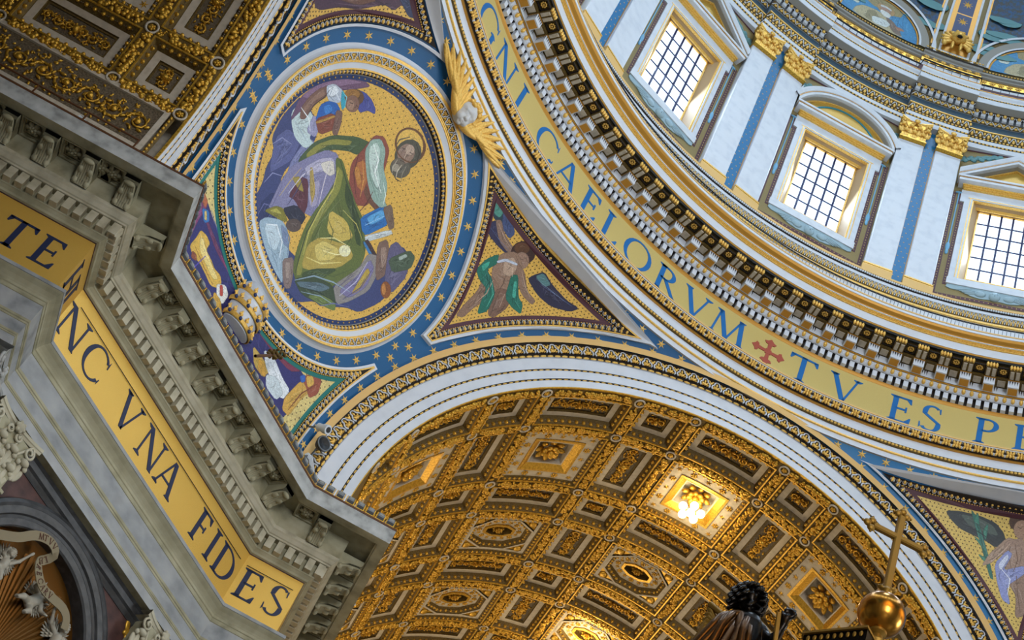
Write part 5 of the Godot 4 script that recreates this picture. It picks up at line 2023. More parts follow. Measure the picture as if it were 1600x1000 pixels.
# builds a coffer of half size hx (along the arc) by hy under a node; kinds: plain panel, square with rosette, octagon
func coffer(parent: Node3D, hx: float, hy: float, kind: String, seed_: int) -> Node3D:
	var c := node("coffer", parent)
	var rr := RandomNumberGenerator.new()
	rr.seed = seed_
	var put := func(called: String, m: MB, mm: String) -> void:
		m.bend(RI)
		part(called, c, m.done(), mm)
	var bend_all := func(ts: Array) -> Array:
		return ts.map(func(t): return bent(t, RI))
	var m := MB.new()
	for q in [[0.0, 0.05]]:
		rect_loop(m, hx, hy, 0.0, 0.0, 0.045)
		rect_loop(m, hx, hy, 0.045, 0.055, 0.045)
		rect_loop(m, hx - 0.055, hy - 0.055, 0.045, 0.0, 0.0)
	put.call("gold_line", m, "oldgold")
	if kind == "panel":
		m = MB.new()
		rect_loop(m, hx - 0.055, hy - 0.055, 0.0, 0.20, -0.30)
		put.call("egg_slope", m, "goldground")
		egg_row(c, bend_all.call(loop_units(hx - 0.15, hy - 0.15, -0.13, 0.29, 0.95)), false, "oldgold")
		stuff("egg_shell", c, U.shell, "taupe", bend_all.call(loop_units(hx - 0.15, hy - 0.15, -0.13, 0.29, 0.95)))
		m = MB.new()
		rect_loop(m, hx - 0.255, hy - 0.255, -0.30, 0.0, -0.26)
		rect_loop(m, hx - 0.255, hy - 0.255, -0.26, 0.24, -0.26)
		put.call("pale_frame", m, "taupe")
		m = MB.new()
		rect_loop(m, hx - 0.495, hy - 0.495, -0.26, 0.02, -0.38)
		rect_loop(m, hx - 0.51, hy - 0.51, -0.33, 0.06, -0.33)
		put.call("dark_step", m, "goldground")
		m = MB.new()
		var px := hx - 0.56
		var py := hy - 0.56
		m.grid(2, 9, grid_pts(px, py, -0.37), grid_nrm(18))
		put.call("panel_ground", m, "taupe" if hx < 0.0 else "panelground")
		if px >= py:
			m = scroll_mesh(px - 0.03, py - 0.03, rr)
		else:
			var o := scroll_mesh(py - 0.03, px - 0.03, rr)
			m = MB.new()
			m.merge(o, Transform3D(Basis(Vector3.BACK, PI / 2), Vector3.ZERO))
		for k in m.v.size(): m.v[k].z -= 0.37
		put.call("relief", m, "oldgold")
	else:
		m = MB.new()
		rect_loop(m, hx - 0.055, hy - 0.055, 0.0, 0.18, -0.10)
		put.call("egg_slope", m, "goldground")
		egg_row(c, bend_all.call(loop_units(hx - 0.14, hy - 0.14, -0.04, 0.21, 0.4)), false, "oldgold")
		stuff("egg_shell", c, U.shell, "taupe", bend_all.call(loop_units(hx - 0.14, hy - 0.14, -0.04, 0.21, 0.4)))
		var ix := hx - 0.235
		var iy := hy - 0.235
		if kind == "square":
			m = MB.new()
			rect_loop(m, ix, iy, -0.10, 0.42, -0.10)
			put.call("pale_band", m, "taupe")
			m = MB.new()
			rect_loop(m, ix - 0.42, iy - 0.42, -0.10, 0.0, -0.06)
			rect_loop(m, ix - 0.42, iy - 0.42, -0.06, 0.10, -0.06)
			rect_loop(m, ix - 0.52, iy - 0.52, -0.06, 0.22, -0.22)
			put.call("gold_lip", m, "oldgold")
			m = MB.new()
			rect_loop(m, ix - 0.74, iy - 0.74, -0.22, 0.05, -0.22)
			rect_loop(m, ix - 0.79, iy - 0.79, -0.22, 0.0, -0.55)
			put.call("inner_frame", m, "taupe")
			m = MB.new()
			m.grid(2, 9, grid_pts(ix - 0.79, iy - 0.79, -0.55), grid_nrm(18))
			put.call("ground", m, "grey")
			for k in 16:
				var side := k / 4
				var f := (k % 4 - 1.5) / 4.0 * 2.0 + 0.25
				var l := (ix if side % 2 == 0 else iy) - 0.21
				var d := (iy if side % 2 == 0 else ix) - 0.21
				var t := Transform3D(Basis(Vector3.BACK, side * PI / 2), Vector3.ZERO) * Transform3D(Basis.from_scale(Vector3.ONE * 0.155), Vector3(l * f, -d, -0.09))
				if k % 2: part("star", c, U.star, "oldgold", bent(t, RI))
				else: part("flower", c, U.flower, "oldgold", bent(t, RI))
			var rs := minf(ix, iy) - 0.80
			part("rosette", c, U.rosette, "oldgold", bent(Transform3D(Basis.from_scale(Vector3(rs, rs, 0.8)), Vector3(0, 0, -0.46)), RI))
		else:
			# square plate with an eight-sided hole
			var oc := PackedVector2Array()
			var oi := PackedVector2Array()
			var ol := PackedVector2Array()
			var od := PackedVector2Array()
			for k in 8:
				var a := PI / 8 + k * PI / 4
				var cc := V(cos(a) / cos(PI / 8), sin(a) / cos(PI / 8))
				oc.append(V(cc.x * (ix - 0.20), cc.y * (iy - 0.20)))
				oi.append(V(cc.x * (ix - 0.42), cc.y * (iy - 0.42)))
				ol.append(V(cc.x * (ix - 0.80), cc.y * (iy - 0.80)))
				od.append(V(cc.x * (ix - 0.92), cc.y * (iy - 0.92)))
			m = MB.new()
			rect_loop(m, ix, iy, -0.10, 0.14, -0.10)
			put.call("pale_frame", m, "taupe")
			m = MB.new()
			# corner triangles, sunk a little, each with a leaf
			for k in 4:
				var t := Transform3D(Basis(Vector3.BACK, k * PI / 2), Vector3.ZERO)
				var kx := ix if k % 2 == 0 else iy
				var ky := iy if k % 2 == 0 else ix
				var q0 := t * Vector3(kx - 0.13, ky - 0.13, -0.14)
				var q1 := t * Vector3(kx * 0.42, ky - 0.13, -0.14)
				var q2 := t * Vector3(kx - 0.13, ky * 0.42, -0.14)
				m.tri(q0, q1, q2, Vector3.BACK)
				m.blob((q0 * 1.6 + q1 + q2) / 3.6 + Vector3(0, 0, 0.03), Vector3(0.2, 0.2, 0.07), Basis(), 4, 6)
			put.call("corner_leaf", m, "oldgold")
			m = MB.new()
			for k in 8:
				var j := (k + 1) % 8
				var e0 := oc[k] * 1.07
				var e1 := oc[j] * 1.07
				m.quad(Vector3(e0.x, e0.y, -0.08), Vector3(e1.x, e1.y, -0.08), Vector3(oc[j].x, oc[j].y, -0.08), Vector3(oc[k].x, oc[k].y, -0.08), Vector3.BACK)
			put.call("octagon_rim", m, "taupe")
			m = MB.new()
			for k in 8:
				var j := (k + 1) % 8
				var p0 := Vector3(oc[k].x, oc[k].y, -0.10)
				var p1 := Vector3(oc[j].x, oc[j].y, -0.10)
				var nn := (Vector3(0, 0, 1) - (p0 + p1).normalized()).normalized()
				m.quad(p0, p1, Vector3(oi[j].x, oi[j].y, -0.30), Vector3(oi[k].x, oi[k].y, -0.30), nn)
			put.call("octagon_slope", m, "goldground")
			var ts := []
			for k in 8:
				var a := oc[k].lerp(oi[k], 0.5)
				var b := oc[(k + 1) % 8].lerp(oi[(k + 1) % 8], 0.5)
				var n := 4
				for i in n:
					var p := a.lerp(b, (i + 0.5) / n)
					var d := (b - a).normalized()
					ts.append(Transform3D(Basis(Vector3(d.x, d.y, 0), Vector3(-d.y, d.x, 0), Vector3.BACK) * Basis(Vector3.RIGHT, 0.5) * Basis.from_scale(Vector3.ONE * a.distance_to(b) / n), Vector3(p.x, p.y, -0.19)))
			egg_row(c, bend_all.call(ts), false, "oldgold")
			stuff("egg_shell", c, U.shell, "taupe", bend_all.call(ts))
			m = MB.new()
			for k in 8:
				var j := (k + 1) % 8
				m.quad(Vector3(oi[k].x, oi[k].y, -0.30), Vector3(oi[j].x, oi[j].y, -0.30), Vector3(ol[j].x, ol[j].y, -0.30), Vector3(ol[k].x, ol[k].y, -0.30), Vector3.BACK)
			put.call("octagon_field", m, "taupe")
			for k in 16:
				var a := TAU * k / 16.0
				var rx := ix - 0.60
				var t := Transform3D(Basis.from_scale(Vector3.ONE * 0.13), Vector3(cos(a) * rx, sin(a) * (iy - 0.60), -0.29))
				if k % 2: part("star", c, U.star, "oldgold", bent(t, RI))
				else: part("flower", c, U.flower, "oldgold", bent(t, RI))
			m = MB.new()
			for k in 8:
				var j := (k + 1) % 8
				m.quad(Vector3(ol[k].x, ol[k].y, -0.24), Vector3(ol[j].x, ol[j].y, -0.24), Vector3(od[j].x, od[j].y, -0.24), Vector3(od[k].x, od[k].y, -0.24), Vector3.BACK)
				m.quad(Vector3(ol[k].x, ol[k].y, -0.24), Vector3(ol[j].x, ol[j].y, -0.24), Vector3(ol[j].x, ol[j].y, -0.30), Vector3(ol[k].x, ol[k].y, -0.30), Vector3(ol[k].x + ol[j].x, ol[k].y + ol[j].y, 0).normalized())
			put.call("gold_lip", m, "oldgold")
			m = MB.new()
			for k in 8:
				var j := (k + 1) % 8
				m.quad(Vector3(od[k].x, od[k].y, -0.24), Vector3(od[j].x, od[j].y, -0.24), Vector3(od[j].x, od[j].y, -0.50), Vector3(od[k].x, od[k].y, -0.50), -Vector3(od[k].x + od[j].x, od[k].y + od[j].y, 0).normalized())
				m.tri(Vector3(od[k].x, od[k].y, -0.50), Vector3(od[j].x, od[j].y, -0.50), Vector3(0, 0, -0.50), Vector3.BACK)
			put.call("recess", m, "goldground")
			var rs := minf(ix, iy) - 0.93
			part("rosette", c, U.rosette, "oldgold", bent(Transform3D(Basis.from_scale(Vector3(rs, rs, 0.7)), Vector3(0, 0, -0.48)), RI))
	return c

func grid_pts(hx: float, hy: float, z: float) -> PackedVector3Array:
	var p := PackedVector3Array()
	for y in [-hy, hy]:
		for i in 9: p.append(Vector3(lerpf(-hx, hx, i / 8.0), y, z))
	return p

func grid_nrm(n: int) -> PackedVector3Array:
	var p := PackedVector3Array()
	for i in n: p.append(Vector3.BACK)
	return p

func vaults() -> void:
	var proto := {}
	for k in 2:
		var s := struct("ceiling" if k == 0 else "ceiling_left", "warmly lit gilded coffered barrel vault in the lower right" if k == 0 else "dim gilded coffered barrel vault in the upper left corner", "ceiling")
		s.transform = parm(k)
		var amin := 0 if k == 0 else 7
		var amax := 11 if k == 0 else 11
		var dmax := 8 if k == 0 else 6
		# rib strips: lengthwise and crosswise
		var m := MB.new()
		var rw := rad_to_deg(RW / RI)
		for a in range(maxi(0, amin - 0), amax + 1):
			vpatch(m, ANG[a] - rw, ANG[a] + rw, 21.26, 46.0, 3)
		for d in range(0, dmax + 1):
			vpatch(m, ANG[amin] - rw, ANG[amax] + rw, DEP[d] - RW, DEP[d] + RW, 60)
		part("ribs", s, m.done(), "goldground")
		m = MB.new()
		vpatch(m, -8.0, 188.0, 46.0, 65.6, 40)
		if k == 1: vpatch(m, -8.0, ANG[amin], 21.26, 46.0, 40)
		else: vpatch(m, -8.0, ANG[amin], 21.26, 46.0, 8)
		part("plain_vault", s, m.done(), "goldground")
		if k == 0:
			m = MB.new()
			vpatch(m, ANG[amax] + rw, 188.0, 21.2, 46.0, 8)
			part("plain_vault", s, m.done(), "goldground")
		else:
			foot_frieze(s)
		# coffers
		for a in range(amin, amax):
			for d in dmax:
				var t0: float = deg_to_rad(ANG[a])
				var t1: float = deg_to_rad(ANG[a + 1])
				var hx := (t1 - t0) * RI / 2.0 - RW
				var hy: float = (DEP[d + 1] - DEP[d]) / 2.0 - RW
				var big: bool = ANG[a + 1] - ANG[a] > 15.0
				var deep: bool = DEP[d + 1] - DEP[d] > 3.0
				if big: hx = 1.70
				else: hx = 0.935
				var kind := "panel"
				if big and deep: kind = "square" if d == 1 else "octagon"
				var key := "%s_%d_%d" % [kind, roundi(hx * 100), roundi(hy * 100)]
				var tr := vfr((t0 + t1) / 2.0, -(DEP[d] + DEP[d + 1]) / 2.0)
				if not proto.has(key):
					proto[key] = coffer(s, hx, hy, kind, a * 10 + d)
					(proto[key] as Node3D).transform = tr
				else:
					var c: Node3D = (proto[key] as Node3D).duplicate()
					c.name = "coffer"
					c.transform = tr
					s.add_child(c, true)
		# node medallions and garlands
		var wm := MB.new()
		var pts := []
		for j in 20: pts.append(Vector3(cos(TAU * j / 20) * 0.19, sin(TAU * j / 20) * 0.19, 0.05))
		wm.tube(pts, [0.038], 5, true)
		var gm := MB.new()
		for j in 5: gm.blob(Vector3(cos(TAU * j / 5) * 0.07, sin(TAU * j / 5) * 0.07, 0.04), Vector3(0.055, 0.055, 0.05), Basis(), 4, 5)
		gm.blob(Vector3(0, 0, 0.07), Vector3(0.05, 0.05, 0.05), Basis(), 4, 5)
		var med := two(wm, "taupe", gm, "oldgold")
		var fruits := []
		var r := RandomNumberGenerator.new()
		r.seed = 77 + k
		for a in range(amin, amax + 1):
			for d in range(0, dmax + 1):
				var w: float = DEP[d]
				part("rib_medallion", s, med, "", vfr(deg_to_rad(ANG[a]), -w))
				# garlands along both ribs from this node
				for way in 2:
					if way == 0 and a == amax: continue
					if way == 1 and d == dmax: continue
					var len_: float = deg_to_rad(ANG[a + 1] - ANG[a]) * RI if way == 0 else DEP[d + 1] - DEP[d]
					var n := int(len_ * 34.0)
					for i in n:
						var f := (r.randf() * 0.8 + 0.1)
						var t: float = deg_to_rad(lerpf(ANG[a], ANG[a + 1], f)) if way == 0 else deg_to_rad(ANG[a])
						var ww: float = w if way == 0 else lerpf(DEP[d], DEP[d + 1], f)
						var off := (r.randf() - 0.5) * 0.26
						if way == 0: ww += off
						else: t += off / RI
						var sz := 0.034 + r.randf() * 0.052
						fruits.append(vfr(t, -ww) * Transform3D(Basis(Vector3.BACK, r.randf() * TAU) * Basis.from_scale(Vector3(sz * 1.25, sz, sz)), Vector3(0, 0, sz * 0.7)))
		stuff("garland", s, U.fruit, "oldgold", fruits)
	lamp_cluster("vault_lamp", "cluster of glowing lamps hanging under the upper square coffer", vfr(deg_to_rad(90), -25.58), 0.45)
	lamp_cluster("vault_lamp", "cluster of glowing lamps at the bottom edge under an eight-sided coffer", vfr(deg_to_rad(90), -36.7), 0.45)

func vpatch(m: MB, a0: float, a1: float, d0: float, d1: float, n: int) -> void:
	var p := PackedVector3Array()
	var nn := PackedVector3Array()
	for e in [d0, d1]:
		for i in n + 1:
			var td := deg_to_rad(lerpf(a0, a1, float(i) / n))
			p.append(ap(td, RI, -e))
			nn.append(-arad(td))
	m.grid(2, n + 1, p, nn)

func foot_frieze(s: Node3D) -> void:
	# long scroll relief along the foot of the left vault, above the cornice
	var t := deg_to_rad(175.3)
	var c := node("foot_frieze", s, vfr(t, -29.0))
	var m := MB.new()
	m.grid(2, 9, grid_pts(0.9, 7.2, 0.0), grid_nrm(18))
	part("ground", c, m.done(), "panelground")
	m = MB.new()
	rect_loop(m, 0.95, 7.3, 0.0, 0.0, 0.08)
	rect_loop(m, 0.95, 7.3, 0.08, 0.16, 0.08)
	rect_loop(m, 0.79, 7.14, 0.08, 0.0, 0.0)
	part("pale_frame", c, m.done(), "taupe")
	m = MB.new()
	rect_loop(m, 1.12, 7.5, 0.0, 0.14, 0.05)
	part("gold_frame", c, m.done(), "goldground")
	var o := scroll_mesh(7.0, 0.74, rng)
	m = MB.new()
	m.merge(o, Transform3D(Basis(Vector3.BACK, PI / 2), Vector3.ZERO))
	part("relief", c, m.done(), "oldgold")
	stuff("bead", c, U.bead, "oldgold", loop_units(1.04, 7.4, 0.05, 0.16, 0.0))

func lamp_cluster(called: String, label: String, t: Transform3D, drop: float) -> void:
	var g := thing(called, label, "lamp")
	g.transform = t
	var m := MB.new()
	m.tube([Vector3(0, 0, -0.1), Vector3(0, 0, drop)], [0.03], 6)
	for k in 5:
		var a := TAU * k / 5.0 + 0.4
		m.tube([Vector3(0, 0, drop), Vector3(cos(a) * 0.26, sin(a) * 0.26, drop + 0.05)], [0.02], 5)
	part("stem", g, m.done(), "bronzegold")
	var b := MB.new()
	b.blob(Vector3.ZERO, Vector3.ONE * 0.17, Basis(), 8, 10)
	var bm := b.done()
	for k in 5:
		var a := TAU * k / 5.0 + 0.4
		part("bulb", g, bm, "bulb", Transform3D(Basis(), Vector3(cos(a) * 0.40, sin(a) * 0.40, drop + 0.08)))
	part("bulb", g, bm, "bulb", Transform3D(Basis(), Vector3(0, 0, drop + 0.14)))
	for k in 1:
		var l := OmniLight3D.new()
		l.name = called + "_glow"
		l.light_color = Color(1.0, 0.88, 0.66)
		l.light_energy = E_LAMP
		l.light_size = 0.30
		l.omni_range = 200.0
		l.omni_attenuation = 2.0
		l.shadow_enabled = true
		l.position = Vector3(0, 0, drop + 0.5)
		g.add_child(l, true)

const E_LAMP := 1.5

# ---- mosaic pictures: flat coloured patches with tessera grain, in the picture's own coordinates
var pics_made := {}

func fill_poly(im: Image, p: PackedVector2Array, c: Color, r: RandomNumberGenerator, grain: float, chunk: int) -> void:
	var y0 := 1e9
	var y1 := -1e9
	for q in p:
		y0 = minf(y0, q.y)
		y1 = maxf(y1, q.y)
	var w := im.get_width()
	for y in range(maxi(0, int(y0)), mini(im.get_height() - 1, int(y1)) + 1):
		var xs := []
		for k in p.size():
			var a := p[k]
			var b := p[(k + 1) % p.size()]
			if (a.y <= y + 0.5) != (b.y <= y + 0.5):
				xs.append(a.x + (y + 0.5 - a.y) / (b.y - a.y) * (b.x - a.x))
		xs.sort()
		for k in range(0, xs.size() - 1, 2):
			var x := maxi(0, int(xs[k]))
			var e := mini(w, int(xs[k + 1]) + 1)
			while x < e:
				var s := mini(chunk + r.randi() % 3, e - x)
				var f := 1.0 + (r.randf() - 0.5) * grain
				im.fill_rect(Rect2i(x, y, s, 1), Color(c.r * f, c.g * f, c.b * f))
				x += s

func paint(called: String, size: Vector2i, bg: Color, shapes: Array, dots: bool, metal: float) -> Material:
	if pics_made.has(called): return pics_made[called]
	var im := Image.create(size.x, size.y, false, Image.FORMAT_RGB8)
	var r := RandomNumberGenerator.new()
	r.seed = 42
	var full := PackedVector2Array([V(0, 0), V(size.x, 0), V(size.x, size.y), V(0, size.y)])
	fill_poly(im, full, bg, r, 0.28, 2)
	if dots:
		var st := size.x / 40.0
		for j in 40:
			for i in 42:
				var x := int((i + (0.5 if j % 2 else 0.0)) * st)
				var y := int((j + 0.5) * st)
				im.fill_rect(Rect2i(x, y, 4, 5), Color(0.30, 0.19, 0.06))
	for s in shapes:
		var c := Color.html(s[0])
		var p := PackedVector2Array()
		var cen := Vector2.ZERO
		for k in range(0, s[1].size(), 2):
			p.append(V(s[1][k] / 999.0 * size.x, s[1][k + 1] / 999.0 * size.y))
			cen += p[p.size() - 1]
		cen /= p.size()
		if s.size() > 2:
			# tapering brush stroke
			var wpx: float = s[2] * size.x / 700.0
			for k in p.size() - 1:
				var d := (p[k + 1] - p[k]).normalized()
				var nn := V(-d.y, d.x) * wpx * 0.5
				var w0 := 0.35 if k == 0 else 1.0
				var w1 := 0.35 if k == p.size() - 2 else 1.0
				fill_poly(im, PackedVector2Array([p[k] - nn * w0 - d, p[k + 1] - nn * w1 + d, p[k + 1] + nn * w1 + d, p[k] + nn * w0 - d]), c, r, 0.3, 3)
			continue
		# rounded outline
		var sm := PackedVector2Array()
		for k in p.size():
			var a := p[k]
			var b := p[(k + 1) % p.size()]
			sm.append(a.lerp(b, 0.16))
			sm.append(a.lerp(b, 0.84))
		# thin darker contour, then the colour, then folds as lighter and darker strokes
		var grow := Geometry2D.offset_polygon(sm, 1.1)
		for q in grow: fill_poly(im, q, c.darkened(0.3), r, 0.2, 3)
		fill_poly(im, sm, c, r, 0.30, 3)
		var ext := Rect2(sm[0], Vector2.ZERO)
		for q in sm: ext = ext.expand(q)
		if ext.get_area() > 500.0:
			var n := clampi(int(ext.get_area() / 900.0), 2, 26)
			for k in n:
				var a := sm[r.randi() % sm.size()].lerp(cen, 0.25 + r.randf() * 0.4)
				var b := sm[r.randi() % sm.size()].lerp(cen, 0.25 + r.randf() * 0.4)
				var d := (b - a)
				if d.length() < 6: continue
				var nn := V(-d.y, d.x).normalized() * (1.5 + r.randf() * 2.5)
				var mid := a.lerp(b, 0.5) + nn * 2.0
				var strip := PackedVector2Array([a, mid - nn * 0.6, b, mid + nn * 0.6])
				for q in Geometry2D.intersect_polygons(strip, sm):
					fill_poly(im, q, c.lightened(0.14) if k % 2 else c.darkened(0.22), r, 0.25, 3)
	var m := mat(called, Color.WHITE, 0.5, metal)
	m.albedo_texture = ImageTexture.create_from_image(im)
	pics_made[called] = m
	return m

const GBG := Color(0.86, 0.68, 0.30)

func pic_saint() -> Material:
	return paint("mosaic_saint", Vector2i(1000, 1000), GBG, SAINT, true, 0.15)

func pic_child() -> Material:
	return paint("mosaic_child", Vector2i(600, 500), GBG, CHILD, true, 0.15)

func pic_palm() -> Material:
	return paint("mosaic_palm", Vector2i(600, 500), Color(0.82, 0.70, 0.36), PALM, true, 0.1)

func pic_dark() -> Material:
	return paint("mosaic_dark", Vector2i(500, 400), GBG, DARK, true, 0.15)

func pic_keys() -> Material:
	return paint("mosaic_keys", Vector2i(800, 500), Color(0.85, 0.76, 0.48), KEYS, true, 0.1)

const BISHOP := [
	["3d87b4", [0, 0, 999, 0, 999, 999, 0, 999]],
	["9a8a5c", [250, 0, 750, 0, 720, 350, 300, 380]],
	["c2c8b8", [60, 420, 150, 330, 210, 430, 190, 620, 90, 620]],
	["b3a67e", [180, 760, 260, 560, 420, 470, 560, 500, 640, 640, 760, 800, 820, 999, 160, 999]],
	["8f845e", [330, 620, 430, 520, 470, 700, 420, 940, 330, 930]],
	["7a6656", [560, 520, 650, 560, 760, 760, 800, 960, 700, 940, 620, 760]],
	["cdd2cc", [400, 740, 560, 640, 640, 720, 600, 900, 430, 960]],
	["b08c5a", [440, 170, 560, 140, 640, 220, 640, 380, 560, 460, 460, 430, 410, 300]],
	["a9826a", [470, 230, 560, 220, 600, 300, 570, 400, 500, 410, 460, 330]],
	["d6d6cf", [470, 360, 560, 350, 610, 400, 600, 520, 540, 540, 480, 470]],
	["c9c9c4", [450, 210, 520, 170, 590, 200, 600, 250, 520, 230, 460, 270]],
	["a2765c", [690, 700, 780, 660, 820, 720, 740, 800]],
]

